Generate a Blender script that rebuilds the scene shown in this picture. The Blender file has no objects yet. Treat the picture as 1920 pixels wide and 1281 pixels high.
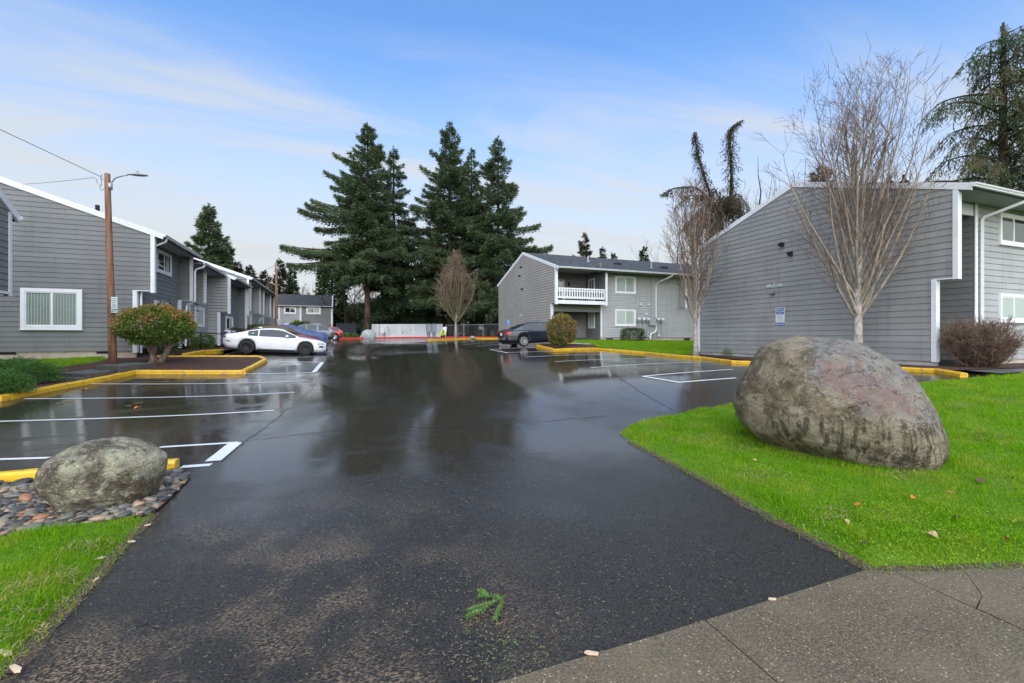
import bpy, bmesh, math, random
import numpy as np
from mathutils import Vector, Matrix, noise as mnoise
from mathutils.geometry import delaunay_2d_cdt

SC = bpy.context.scene
COL = SC.collection
R = math.radians
TH = R(21.2)                      # the lane runs 21 degrees left of the view direction
CS, SN = math.cos(TH), math.sin(TH)
F = 850.0                         # focal length in photo pixels
CAMZ = 2.0

# ---------------------------------------------------------------- camera
cam_d = bpy.data.cameras.new('camera')
cam = bpy.data.objects.new('camera', cam_d)
COL.objects.link(cam)
cam_d.sensor_width = 36.0
cam_d.sensor_fit = 'HORIZONTAL'
cam_d.lens = F / 1920 * 36
cam_d.shift_y = -8.5 / 1920
cam_d.clip_start = 0.05
cam_d.clip_end = 3000
cam.location = (0, 0, CAMZ)
cam.rotation_euler = (R(90), 0, -TH)
SC.camera = cam

# ---------------------------------------------------------------- sky and sun
SUN_EL, SUN_AZ = 36.0, 198.0      # azimuth clockwise from +Y
w = bpy.data.worlds.new('World')
SC.world = w
w.use_nodes = True
nt = w.node_tree
nt.nodes.clear()
def wn(t, **k):
    n = nt.nodes.new(t)
    for a, b in k.items():
        setattr(n, a, b)
    return n
out = wn('ShaderNodeOutputWorld')
bg = wn('ShaderNodeBackground')
sky = wn('ShaderNodeTexSky', sky_type='NISHITA', sun_disc=False)
sky.sun_elevation = R(SUN_EL)
sky.sun_rotation = R(SUN_AZ)
sky.altitude = 50
sky.air_density = 1.0
sky.dust_density = 0.6
sky.ozone_density = 1.6
tc = wn('ShaderNodeTexCoord')
sep = wn('ShaderNodeSeparateXYZ')
nt.links.new(tc.outputs['Generated'], sep.inputs[0])
# high thin cloud: streaks on a flat layer seen in perspective
zc = wn('ShaderNodeMath', operation='MAXIMUM'); zc.inputs[1].default_value = 0.0
nt.links.new(sep.outputs['Z'], zc.inputs[0])
za = wn('ShaderNodeMath', operation='ADD'); za.inputs[1].default_value = 0.12
nt.links.new(zc.outputs[0], za.inputs[0])
dv = wn('ShaderNodeVectorMath', operation='DIVIDE')
cz = wn('ShaderNodeCombineXYZ')
for i in range(3):
    nt.links.new(za.outputs[0], cz.inputs[i])
nt.links.new(tc.outputs['Generated'], dv.inputs[0])
nt.links.new(cz.outputs[0], dv.inputs[1])
mp = wn('ShaderNodeMapping')
mp.inputs['Rotation'].default_value = (0, 0, R(32))
mp.inputs['Scale'].default_value = (0.6, 2.3, 0.0)
mp.inputs['Location'].default_value = (1.35, 0.30, 0)
nt.links.new(dv.outputs[0], mp.inputs[0])
n1 = wn('ShaderNodeTexNoise'); n1.inputs['Scale'].default_value = 0.9
n1.inputs['Detail'].default_value = 9; n1.inputs['Roughness'].default_value = 0.55
n1.inputs['Distortion'].default_value = 0.6
nt.links.new(mp.outputs[0], n1.inputs['Vector'])
r1 = wn('ShaderNodeMapRange'); r1.interpolation_type = 'SMOOTHSTEP'
r1.inputs['From Min'].default_value = 0.42; r1.inputs['From Max'].default_value = 0.70
r1.inputs['To Max'].default_value = 0.85
nt.links.new(n1.outputs['Fac'], r1.inputs['Value'])
# the cloud thickens towards the horizon
r2 = wn('ShaderNodeMapRange'); r2.interpolation_type = 'SMOOTHSTEP'
r2.inputs['From Min'].default_value = 0.56; r2.inputs['From Max'].default_value = 0.12
r2.inputs['To Min'].default_value = 0.0; r2.inputs['To Max'].default_value = 0.99
nt.links.new(sep.outputs['Z'], r2.inputs['Value'])
n2 = wn('ShaderNodeTexNoise'); n2.inputs['Scale'].default_value = 1.6
n2.inputs['Detail'].default_value = 4
nt.links.new(tc.outputs['Generated'], n2.inputs['Vector'])
r3 = wn('ShaderNodeMapRange'); r3.inputs['From Min'].default_value = 0.3; r3.inputs['From Max'].default_value = 0.7
r3.inputs['To Min'].default_value = 0.84; r3.inputs['To Max'].default_value = 1.05
nt.links.new(n2.outputs['Fac'], r3.inputs['Value'])
m2 = wn('ShaderNodeMath', operation='MULTIPLY', use_clamp=True)
nt.links.new(r2.outputs[0], m2.inputs[0]); nt.links.new(r3.outputs[0], m2.inputs[1])
r4 = wn('ShaderNodeMapRange'); r4.interpolation_type = 'SMOOTHSTEP'
r4.inputs['From Min'].default_value = 0.60; r4.inputs['From Max'].default_value = 0.36
r4.inputs['To Min'].default_value = 0.12; r4.inputs['To Max'].default_value = 1.0
nt.links.new(sep.outputs['Z'], r4.inputs['Value'])
m3 = wn('ShaderNodeMath', operation='MULTIPLY')
nt.links.new(r1.outputs[0], m3.inputs[0]); nt.links.new(r4.outputs[0], m3.inputs[1])
# union of the two: 1-(1-a)(1-b)
i1 = wn('ShaderNodeMath', operation='SUBTRACT'); i1.inputs[0].default_value = 1.0
i2 = wn('ShaderNodeMath', operation='SUBTRACT'); i2.inputs[0].default_value = 1.0
nt.links.new(m3.outputs[0], i1.inputs[1]); nt.links.new(m2.outputs[0], i2.inputs[1])
mu = wn('ShaderNodeMath', operation='MULTIPLY')
nt.links.new(i1.outputs[0], mu.inputs[0]); nt.links.new(i2.outputs[0], mu.inputs[1])
i3 = wn('ShaderNodeMath', operation='SUBTRACT', use_clamp=True); i3.inputs[0].default_value = 1.0
nt.links.new(mu.outputs[0], i3.inputs[1])
hs = wn('ShaderNodeHueSaturation'); hs.inputs['Saturation'].default_value = 1.10
hs.inputs['Value'].default_value = 0.69
nt.links.new(sky.outputs[0], hs.inputs['Color'])
tint = wn('ShaderNodeMix', data_type='RGBA', blend_type='MULTIPLY'); tint.inputs['Factor'].default_value = 1
tint.inputs['B'].default_value = (.74, .87, 1.0, 1)
nt.links.new(hs.outputs[0], tint.inputs['A'])
mx = wn('ShaderNodeMix', data_type='RGBA')
nt.links.new(i3.outputs[0], mx.inputs['Factor'])
nt.links.new(tint.outputs['Result'], mx.inputs['A'])
mx.inputs['B'].default_value = (1.68, 1.74, 1.75, 1)
nt.links.new(mx.outputs['Result'], bg.inputs['Color'])
bg.inputs['Strength'].default_value = 0.13
nt.links.new(bg.outputs[0], out.inputs['Surface'])

sun_d = bpy.data.lights.new('sun', 'SUN')
sun_d.energy = 1.5
sun_d.angle = R(110)
sun_d.color = (1.0, 0.97, 0.92)
sun = bpy.data.objects.new('sun', sun_d)
COL.objects.link(sun)
sun.rotation_euler = (R(90 - SUN_EL), 0, R(180 - SUN_AZ))
sun.location = (0, -20, 40)

SC.view_settings.view_transform = 'Standard'
SC.view_settings.look = 'None'
SC.view_settings.exposure = 1.76
SC.view_settings.gamma = 1.0
SC.view_settings.use_curve_mapping = False
SC.render.engine = 'CYCLES'
SC.cycles.max_bounces = 6
SC.cycles.transparent_max_bounces = 12
SC.cycles.caustics_reflective = False
SC.cycles.caustics_refractive = False

# ---------------------------------------------------------------- terrain
def cam2w(lat, dep):
    return lat * CS + dep * SN, -lat * SN + dep * CS
def w2cam(x, y):
    return x * CS - y * SN, x * SN + y * CS
_ctl = []
for px, py, d in [(447,830,7.72),(513,770,10.45),(552,736,13.08),(578,714,15.6),(590,699,18.1),(606,679,20.5),
                  (617,669,22.6),(458,663.1,23.1),(568,666.5,24.1),(0,790,9.04),(180,720,13.9),
                  (918,655.5,25.3),(950,661.6,22.8),(987.5,669.7,20.4),(1039.4,678.5,17.8),(1107.8,689.8,15.3),
                  (1206,706,12.7),(1320,679.5,17.06),(980,650,27.2),(1320,675,18.8),(1127,655,27.7),
                  (870,637,48),(700,634.2,68),(960,633.8,62),(622,637.6,58),(604,642,46),(590,646,36),
                  (540,634,76),(255,673.5,19.9),(0,681,18),(411,653,32),(1920,1062,3.5),(1920,705,10.8),
                  (760,690,18.0),(800,760,10.5),(760,660,27.0)]:
    X, Y = cam2w((px - 960) / F * d, d)
    _ctl.append((X, Y, -(py - 632) / F * d))
_ctl += [(17.4, 8.4, -.99), (17.4, 18.2, -.95), (24, 8.4, -.99), (28, 18, -.95), (16, 31.3, -.34), (22, 31.6, -.36), (29, 31.6, -.44)]
for lat, d, rel in [(0, 2.8, -1.94), (-5, 3, -1.92), (-12, 4, -1.85), (9, 3, -1.78), (0, -3, -2.0), (-12, -3, -2.0), (12, -3, -1.9),
                    (-3.5, 4.95, -1.86), (4.9, 6.3, -1.74), (-15, 12, -1.35), (1.2, 8.6, -1.74)]:
    X, Y = cam2w(lat, d)
    _ctl.append((X, Y, rel))
_C = np.array(_ctl)
def _tps(r2):
    return 0.5 * r2 * np.log(r2 + 1e-9)
_n = len(_C)
_A = np.zeros((_n + 3, _n + 3))
_d2 = ((_C[:, None, :2] - _C[None, :, :2]) ** 2).sum(-1)
_A[:_n, :_n] = _tps(_d2) + np.eye(_n) * 6.0
_A[:_n, _n] = 1; _A[:_n, _n+1:] = _C[:, :2]
_A[_n, :_n] = 1; _A[_n+1:, :_n] = _C[:, :2].T
_W = np.linalg.solve(_A, np.concatenate([_C[:, 2], np.zeros(3)]))
def garr(X, Y):
    X = np.clip(np.asarray(X, float), -20, 30); Y = np.clip(np.asarray(Y, float), -4, 78)
    d2 = (X[..., None] - _C[:, 0]) ** 2 + (Y[..., None] - _C[:, 1]) ** 2
    return CAMZ + _tps(d2) @ _W[:_n] + _W[_n] + X * _W[_n+1] + Y * _W[_n+2]
def g(x, y):
    return float(garr(np.array([x]), np.array([y]))[0])
def pix(px, py, off=0.0):
    """ground point (x, y) under a photo pixel"""
    a = (px - 960) / F; b = (py - 632) / F
    ds = np.geomspace(1.2, 130, 900)
    X, Y = cam2w(a * ds, ds)
    h = (CAMZ - b * ds) - (garr(X, Y) + off)
    k = np.argmax(h < 0)
    if h[k] >= 0: k = len(ds) - 1
    if k == 0: k = 1
    t = h[k-1] / (h[k-1] - h[k] + 1e-12)
    d = ds[k-1] + (ds[k] - ds[k-1]) * min(max(t, 0), 1)
    return cam2w(a * d, d)
def pixs(lst, off=0.0):
    return [pix(p[0], p[1], off) for p in lst]
def at(px, d):
    """plan position of a photo column at a given depth"""
    return cam2w((px - 960) / F * d, d)
def zat(py, d):
    return CAMZ - (py - 632) / F * d

# ---------------------------------------------------------------- object helpers
class MB:
    """collects faces for one mesh"""
    def __init__(s):
        s.v = []; s.f = []; s.m = []
    def add(s, vs, fs, mi=0):
        o = len(s.v)
        s.v += [tuple(v) for v in vs]
        s.f += [tuple(i + o for i in f) for f in fs]
        s.m += [mi] * len(fs)
    def box(s, a, b, mi=0):
        x0, y0, z0 = a; x1, y1, z1 = b
        s.add([(x0,y0,z0),(x1,y0,z0),(x1,y1,z0),(x0,y1,z0),(x0,y0,z1),(x1,y0,z1),(x1,y1,z1),(x0,y1,z1)],
              [(0,3,2,1),(4,5,6,7),(0,1,5,4),(1,2,6,5),(2,3,7,6),(3,0,4,7)], mi)
    def cbox(s, c, d, mi=0, M=None):
        """box by centre and size, optional matrix"""
        hx, hy, hz = d[0]/2, d[1]/2, d[2]/2
        vs = [Vector((sx*hx, sy*hy, sz*hz)) for sz in (-1,1) for sx, sy in ((-1,-1),(1,-1),(1,1),(-1,1))]
        if M is not None: vs = [M @ v for v in vs]
        vs = [v + Vector(c) for v in vs]
        s.add(vs, [(0,3,2,1),(4,5,6,7),(0,1,5,4),(1,2,6,5),(2,3,7,6),(3,0,4,7)], mi)
    def extr(s, pts, fn, a0, a1, mi=0):
        """extrude a 2d polygon: fn(p, a) -> xyz"""
        n = len(pts)
        vs = [fn(p, a0) for p in pts] + [fn(p, a1) for p in pts]
        s.add(vs, [tuple(range(n))[::-1], tuple(range(n, 2*n))] + [(i, (i+1) % n, n + (i+1) % n, n + i) for i in range(n)], mi)
    def tube(s, pts, rads, n=6, mi=0, cap=True, sq=False):
        pts = [Vector(p) for p in pts]
        if not hasattr(rads, '__len__'): rads = [rads] * len(pts)
        o = len(s.v)
        up = Vector((0, 0, 1)); prev = None
        k = len(pts)
        for i, p in enumerate(pts):
            t = (pts[min(i+1, k-1)] - pts[max(i-1, 0)])
            if t.length < 1e-9: t = Vector((0, 0, 1))
            t.normalize()
            if prev is None:
                a = t.orthogonal().normalized() if abs(t.z) > .999 else t.cross(up).normalized()
            else:
                a = (prev - t * prev.dot(t))
                a = a.normalized() if a.length > 1e-6 else t.orthogonal().normalized()
            prev = a
            b = t.cross(a)
            r = rads[i]
            for j in range(n):
                th = 2 * math.pi * (j + (.5 if sq else 0)) / n
                q = p + a * (math.cos(th) * r) + b * (math.sin(th) * r)
                s.v.append((q.x, q.y, q.z))
        for i in range(k - 1):
            for j in range(n):
                s.f.append((o + i*n + j, o + i*n + (j+1) % n, o + (i+1)*n + (j+1) % n, o + (i+1)*n + j)); s.m.append(mi)
        if cap:
            s.f.append(tuple(o + j for j in range(n))[::-1]); s.m.append(mi)
            s.f.append(tuple(o + (k-1)*n + j for j in range(n))); s.m.append(mi)
    def lathe(s, prof, n=16, mi=0, M=None):
        """prof: (r, z) list"""
        o = len(s.v)
        for r, z in prof:
            for j in range(n):
                th = 2 * math.pi * j / n
                q = Vector((r * math.cos(th), r * math.sin(th), z))
                if M is not None: q = M @ q
                s.v.append(tuple(q))
        for i in range(len(prof) - 1):
            for j in range(n):
                s.f.append((o+i*n+j, o+i*n+(j+1) % n, o+(i+1)*n+(j+1) % n, o+(i+1)*n+j)); s.m.append(mi)
    def build(s, name, mats, parent=None, smooth=False, stuff=False):
        me = bpy.data.meshes.new(name)
        me.from_pydata(s.v, [], s.f)
        if not isinstance(mats, (list, tuple)): mats = [mats]
        for m in mats: me.materials.append(m)
        if len(mats) > 1: me.polygons.foreach_set('material_index', s.m)
        if smooth: me.polygons.foreach_set('use_smooth', [True] * len(me.polygons))
        return link(name, me, parent, stuff)

def link(name, me, parent=None, stuff=False):
    o = bpy.data.objects.new(name, me)
    COL.objects.link(o)
    if parent is not None: o.parent = parent
    if stuff: o['kind'] = 'stuff'
    return o
def empty(name, loc=(0,0,0), rz=0.0):
    o = bpy.data.objects.new(name, None)
    COL.objects.link(o)
    o.location = loc; o.rotation_euler = (0, 0, rz)
    o.empty_display_size = .3
    return o
def tag(o, label, cat, group=None):
    o['label'] = label; o['category'] = cat
    if group: o['group'] = group
    return o
def structure(o):
    o['kind'] = 'structure'
    return o
def bigmesh(name, V, Fc, mat, parent=None, attr=None, smooth=False, stuff=False, k=None):
    """mesh from numpy arrays; Fc is (n,3) or (n,4)"""
    me = bpy.data.meshes.new(name)
    nf, k = Fc.shape
    me.vertices.add(len(V)); me.vertices.foreach_set('co', np.ascontiguousarray(V, dtype=np.float32).ravel())
    me.loops.add(nf * k); me.loops.foreach_set('vertex_index', np.ascontiguousarray(Fc, dtype=np.int32).ravel())
    me.polygons.add(nf)
    me.polygons.foreach_set('loop_start', np.arange(0, nf * k, k, dtype=np.int32))
    me.update(calc_edges=True)
    me.materials.append(mat)
    if attr is not None:
        a = me.attributes.new('v', 'FLOAT', 'POINT')
        a.data.foreach_set('value', np.ascontiguousarray(attr, dtype=np.float32))
    if smooth: me.polygons.foreach_set('use_smooth', np.ones(nf, dtype=bool))
    me.validate()
    return link(name, me, parent, stuff)
def copy_tree(o, parent=None):
    c = o.copy()
    COL.objects.link(c)
    if parent is not None: c.parent = parent
    for ch in list(o.children):
        copy_tree(ch, c)
    return c
# ---------------------------------------------------------------- materials
M = {}
def mat(name):
    m = bpy.data.materials.new(name)
    m.use_nodes = True
    M[name] = m
    t = m.node_tree
    return m, t, t.nodes['Principled BSDF']
def node(t, typ, ins=None, **props):
    n = t.nodes.new(typ)
    for a, b in props.items(): setattr(n, a, b)
    for a, b in (ins or {}).items():
        s = n.inputs[a]
        if hasattr(b, 'is_output') or isinstance(b, bpy.types.NodeSocket): t.links.new(b, s)
        else: s.default_value = b
    return n
def c4(c): return (c[0], c[1], c[2], 1)
def coords(t, kind='Object', scale=(1,1,1), rot=(0,0,0)):
    tcn = node(t, 'ShaderNodeTexCoord')
    mpn = node(t, 'ShaderNodeMapping', {'Vector': tcn.outputs[kind], 'Scale': scale, 'Rotation': rot})
    return mpn.outputs[0]
def nz(t, vec, scale, detail=4, rough=.55, dist=0):
    return node(t, 'ShaderNodeTexNoise', {'Vector': vec, 'Scale': scale, 'Detail': detail, 'Roughness': rough, 'Distortion': dist}).outputs['Fac']
def ramp(t, fac, lo, hi, a=0.0, b=1.0, smooth=True):
    n = node(t, 'ShaderNodeMapRange', {'Value': fac, 'From Min': lo, 'From Max': hi, 'To Min': a, 'To Max': b})
    if smooth: n.interpolation_type = 'SMOOTHSTEP'
    return n.outputs[0]
def mixc(t, fac, a, b, blend='MIX'):
    n = node(t, 'ShaderNodeMix', data_type='RGBA', blend_type=blend)
    for k, v in (('Factor', fac), ('A', a), ('B', b)):
        s = n.inputs[k]
        if isinstance(v, bpy.types.NodeSocket): t.links.new(v, s)
        elif k == 'Factor': s.default_value = v
        else: s.default_value = c4(v) if len(v) == 3 else v
    return n.outputs['Result']
def math_(t, op, a, b=0.0, clamp=False):
    n = node(t, 'ShaderNodeMath', operation=op, use_clamp=clamp)
    for i, v in ((0, a), (1, b)):
        if isinstance(v, bpy.types.NodeSocket): t.links.new(v, n.inputs[i])
        else: n.inputs[i].default_value = v
    return n.outputs[0]
def bump(t, bs, h, strength=.5, dist=.02):
    b = node(t, 'ShaderNodeBump', {'Height': h, 'Strength': strength, 'Distance': dist})
    t.links.new(b.outputs[0], bs.inputs['Normal'])
    return b
def setp(t, bs, **k):
    nm = {'color': 'Base Color', 'rough': 'Roughness', 'metal': 'Metallic', 'spec': 'Specular IOR Level', 'coat': 'Coat Weight', 'coatr': 'Coat Roughness', 'trans': 'Transmission Weight', 'alpha': 'Alpha', 'emis': 'Emission Color', 'emiss': 'Emission Strength', 'sub': 'Subsurface Weight'}
    for a, v in k.items():
        s = bs.inputs[nm[a]]
        if isinstance(v, bpy.types.NodeSocket): t.links.new(v, s)
        elif isinstance(v, tuple): s.default_value = c4(v)
        else: s.default_value = v
def simple(name, c, rough=.5, var=.12, scale=6, bmp=0.0, bscale=60, metal=0, spec=.5, coat=0, rand=0.0, stretch=(1,1,1), dirt=None):
    m, t, bs = mat(name)
    v = coords(t, scale=stretch)
    f = nz(t, v, scale, 5)
    lo = tuple(x * (1 - var) for x in c); hi = tuple(min(1, x * (1 + var)) for x in c)
    col = mixc(t, ramp(t, f, .3, .7), lo, hi)
    if dirt:
        f2 = nz(t, v, dirt[1], 6, .65)
        col = mixc(t, ramp(t, f2, dirt[2], dirt[2] + .15, 0, dirt[3]), col, dirt[0])
    if rand:
        oi = node(t, 'ShaderNodeObjectInfo')
        col = mixc(t, 1.0, col, node(t, 'ShaderNodeCombineColor', {0: ramp(t, oi.outputs['Random'], 0, 1, 1 - rand, 1 + rand, False), 1: ramp(t, oi.outputs['Random'], 0, 1, 1 - rand, 1 + rand, False), 2: ramp(t, oi.outputs['Random'], 0, 1, 1 - rand, 1 + rand, False)}).outputs[0], 'MULTIPLY')
    setp(t, bs, color=col, rough=rough, metal=metal, spec=spec, coat=coat)
    if coat: setp(t, bs, coatr=.05)
    if bmp: bump(t, bs, nz(t, v, bscale, 4), bmp, .01)
    return m

# wet asphalt
m, t, bs = mat('asphalt')
v = coords(t)
agg = nz(t, v, 62, 6, .85)
mid = nz(t, v, 9, 5)
big = nz(t, coords(t, scale=(.35, .12, 1), rot=(0, 0, R(8))), 1.6, 5, .6, .4)
col = mixc(t, ramp(t, agg, .40, .64), (.010, .0085, .007), (.074, .063, .048))
col = mixc(t, ramp(t, mid, .35, .75, 0, .35), col, (.045, .040, .034))
# fallen needles ground into the surface: brown flecks in drifts near the entrance
vs2 = coords(t, scale=(1, 2.2, 1), rot=(0, 0, R(-25)))
fl = nz(t, vs2, 42, 3, .65)
dr = nz(t, v, 1.1, 4, .6)
sx = node(t, 'ShaderNodeSeparateXYZ', {0: node(t, 'ShaderNodeTexCoord').outputs['Object']})
near = ramp(t, sx.outputs['Y'], 6.5, 3.6)
leftw = ramp(t, sx.outputs['X'], 2.2, -.3)
fk = math_(t, 'MULTIPLY', math_(t, 'MULTIPLY', ramp(t, fl, .51, .57), ramp(t, dr, .44, .62)), math_(t, 'MULTIPLY', near, leftw))
col = mixc(t, math_(t, 'MULTIPLY', fk, .92), col, (.27, .19, .115))
wet = ramp(t, big, .32, .52)
med = nz(t, coords(t, scale=(.6, 1.4, 1), rot=(0, 0, R(21))), 1.3, 4, .6)
wet2 = math_(t, 'MULTIPLY', wet, ramp(t, med, .24, .48))
far = ramp(t, math_(t, 'ADD', sx.outputs['Y'], math_(t, 'MULTIPLY', math_(t, 'SUBTRACT', nz(t, v, .7, 3), .5), 5.0)), 3.2, 7.2)
rough_dry = ramp(t, agg, .3, .7, .24, .42)
rough_wet = ramp(t, wet2, 0, 1, .24, .085, False)
rr = node(t, 'ShaderNodeMix', {'Factor': far, 'A': rough_dry, 'B': rough_wet})
setp(t, bs, color=col, rough=rr.outputs[0], spec=.29)
flat = math_(t, 'SUBTRACT', 1.0, math_(t, 'MULTIPLY', far, ramp(t, wet2, 0, 1, .72, .97)))
hgt = math_(t, 'MULTIPLY', math_(t, 'ADD', agg, math_(t, 'MULTIPLY', nz(t, v, 40, 3), .5)), flat)
hgt = math_(t, 'ADD', hgt, math_(t, 'MULTIPLY', nz(t, v, 5, 2), .16))
bump(t, bs, hgt, .6, .008)

m, t, bs = mat('ground_soil')
v = coords(t)
col = mixc(t, ramp(t, nz(t, v, .4, 5), .4, .6), (.035, .03, .018), (.03, .045, .015))
setp(t, bs, color=col, rough=.9)

m, t, bs = mat('mulch')
v = coords(t, scale=(1, 1, 1))
a = nz(t, v, 60, 4, .7); b = nz(t, v, 6, 4)
vor = node(t, 'ShaderNodeTexVoronoi', {'Vector': coords(t, scale=(1, 2.4, 1), rot=(0, 0, .5)), 'Scale': 38.0, 'Randomness': 1.0})
col = mixc(t, ramp(t, a, .3, .7), (.028, .011, .006), (.13, .05, .026))
col = mixc(t, ramp(t, vor.outputs['Color'], .2, .9, 0, .5), col, (.075, .028, .016))
col = mixc(t, ramp(t, b, .5, .75, 0, .5), col, (.02, .012, .009))
setp(t, bs, color=col, rough=.75)
bump(t, bs, math_(t, 'ADD', a, vor.outputs['Distance']), .9, .03)

m, t, bs = mat('lawn_soil')
v = coords(t)
a = nz(t, v, 45, 4, .7); b = nz(t, v, 1.2, 4)
col = mixc(t, ramp(t, a, .3, .7), (.05, .12, .005), (.16, .29, .012))
col = mixc(t, ramp(t, b, .5, .75, 0, .5), col, (.12, .17, .03))
setp(t, bs, color=col, rough=.85, spec=.2)
bump(t, bs, a, .8, .03)

def foliage(name, c1, c2, c3=None, tr=.3, scale=.6, rough=.6, spec=.3):
    m, t, bs = mat(name)
    at_ = node(t, 'ShaderNodeAttribute', attribute_name='v')
    v = coords(t)
    big_ = nz(t, v, scale, 3)
    col = mixc(t, at_.outputs['Fac'], c1, c2)
    if c3: col = mixc(t, ramp(t, big_, .42, .66), col, c3)
    else: col = mixc(t, ramp(t, big_, .35, .7, 0, .4), col, tuple(x * .6 for x in c1))
    setp(t, bs, color=col, rough=rough, spec=spec)
    tl = node(t, 'ShaderNodeBsdfTranslucent', {'Color': col})
    mxs = node(t, 'ShaderNodeMixShader', {0: tr, 1: bs.outputs[0], 2: tl.outputs[0]})
    t.links.new(mxs.outputs[0], t.nodes['Material Output'].inputs['Surface'])
    return m
foliage('grass_blade', (.075, .24, .003), (.29, .52, .010), (.31, .43, .03), .45, 1.9, .55, .12)
foliage('fir_needles', (0.0448, 0.0896, 0.0403), (0.1680, 0.2128, 0.0952), None, .22, .25, .65)
foliage('fir_needles_dark', (0.0368, 0.0736, 0.0391), (0.1265, 0.1840, 0.0920), None, .2, .25, .65)
foliage('conifer_olive', (.025, .042, .014), (.075, .095, .035), None, .22, .25, .65)
foliage('conifer_brown', (.06, .045, .025), (.12, .09, .05), (.05, .055, .025), .2, .3, .7)
foliage('cedar_needles', (.036, .065, .030), (.12, .17, .075), (.14, .13, .055), .25, .35, .65)
foliage('cedar_old', (0.0585, 0.0416, 0.0286), (0.0975, 0.0780, 0.0455), (0.0390, 0.0520, 0.0286), .2, .4, .7)
foliage('ivy', (.025, .06, .012), (.075, .12, .03), None, .25, .5, .5)
foliage('bush_green', (0.0455, 0.0975, 0.0130), (0.2470, 0.3510, 0.0390), None, .28, 1.6, .42, .5)
foliage('bush_tip', (0.3000, 0.1562, 0.0438), (0.5250, 0.3000, 0.1000), (0.2750, 0.2500, 0.0625), .3, 1.6, .45, .4)
foliage('bush_red', (.30, .165, .06), (.50, .28, .11), (.24, .21, .055), .3, 2.2, .45, .4)
foliage('bush_olive', (0.0660, 0.1140, 0.0192), (0.2400, 0.2640, 0.0600), None, .28, 1.6, .45, .4)
foliage('juniper', (0.0375, 0.1125, 0.0240), (0.1650, 0.3150, 0.0675), None, .25, 1.8, .55)
foliage('hedge', (0.0350, 0.0688, 0.0163), (0.1250, 0.1750, 0.0438), None, .25, 1.5, .5)
foliage('shrub_bright', (.05, .10, .01), (.13, .19, .025), None, .3, 1, .5)
foliage('wood_dark', (0.0300, 0.0480, 0.0216), (0.1080, 0.1200, 0.0540), (0.1200, 0.1020, 0.0720), .2, .12, .8)
foliage('needle_fleck', (.24, .15, .07), (.50, .36, .18), (.16, .28, .08), .1, 3, .6)
foliage('twig_green', (.10, .24, .035), (.28, .48, .11), None, .25, 9, .5)

def bark(name, c1, c2, c3, scale=8, stretch=(1, 1, .15), bmp=.8):
    m, t, bs = mat(name)
    v = coords(t, scale=stretch)
    a = nz(t, v, scale, 6, .65); b = nz(t, coords(t), 2.2, 4)
    col = mixc(t, ramp(t, a, .35, .65), c1, c2)
    col = mixc(t, ramp(t, b, .5, .7, 0, .7), col, c3)
    setp(t, bs, color=col, rough=.85, spec=.2)
    bump(t, bs, a, bmp, .04)
    return m
bark('fir_bark', (.045, .028, .020), (.12, .075, .052), (.07, .05, .038), 6)
bark('dark_bark', (.025, .02, .015), (.065, .05, .036), (.05, .055, .02), 7)
bark('birch_bark', (.26, .235, .20), (.50, .46, .40), (.13, .12, .085), 9, (1, 1, .55))
bark('moss_limb', (.13, .125, .06), (.27, .25, .14), (.16, .16, .06), 10, (1, 1, .4), .5)
bark('twig_brown', (.125, .082, .060), (.22, .15, .11), (.15, .12, .075), 3, (1, 1, 1), 0)
bark('limb_grey', (.22, .18, .135), (.40, .34, .26), (.20, .19, .10), 8, (1, 1, .4), .4)
bark('twig_dark', (.06, .042, .032), (.11, .08, .06), (.07, .06, .04), 3, (1, 1, 1), 0)
bark('bush_bark', (.12, .085, .06), (.30, .23, .17), (.13, .13, .06), 18, (1, 1, .3))
m = bark('pole_wood', (.15, .075, .045), (.33, .18, .11), (.24, .15, .105), 12, (1, 1, .06), .6)

def siding_mat(name, c, rough=.55):
    m, t, bs = mat(name)
    oi = node(t, 'ShaderNodeObjectInfo')
    v = coords(t, scale=(.6, .6, 9))
    gr = nz(t, v, 14, 4, .6)
    big_ = nz(t, coords(t), .55, 4)
    k = math_(t, 'MULTIPLY', ramp(t, oi.outputs['Random'], 0, 1, .94, 1.06, False), ramp(t, gr, .3, .7, .95, 1.05))
    k = math_(t, 'MULTIPLY', k, ramp(t, big_, .35, .7, .92, 1.05))
    stk = nz(t, coords(t, scale=(5, 5, .35)), 1.0, 5, .65)
    k = math_(t, 'MULTIPLY', k, ramp(t, stk, .50, .74, 1.02, .86))
    kc = node(t, 'ShaderNodeCombineColor', {0: k, 1: k, 2: k}).outputs[0]
    col = mixc(t, 1.0, c, kc, 'MULTIPLY')
    setp(t, bs, color=col, rough=rough, spec=.35)
    bump(t, bs, gr, .18, .004)
    return m
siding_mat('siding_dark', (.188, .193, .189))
siding_mat('siding_dark_brightened', (.285, .286, .272))  # dark paint, light added in the colour for the dimly lit lane gable
siding_mat('siding_light_brightened', (.43, .438, .425))  # the light paint, colour raised because the balcony front is lit less
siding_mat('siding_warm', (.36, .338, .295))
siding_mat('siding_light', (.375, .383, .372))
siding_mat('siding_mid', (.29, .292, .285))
simple('white_trim', (.74, .755, .76), .45, .04, 3, .1, 40)
simple('white_paint_old', (.60, .615, .62), .6, .12, 2.5, .2, 30, dirt=((.33, .33, .30), 1.8, .56, .55))
simple('vinyl', (.80, .81, .81), .35, .03)
simple('soffit', (.34, .35, .35), .7, .06)
simple('foundation', (.50, .43, .34), .85, .15, 2, .35, 50, dirt=((.30, .24, .17), 1.5, .52, .6))
simple('foundation_grey', (.42, .41, .38), .85, .14, 2, .35, 50, dirt=((.22, .21, .19), 1.5, .52, .6))
simple('dark_void', (.015, .015, .016), .8, .1)
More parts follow.
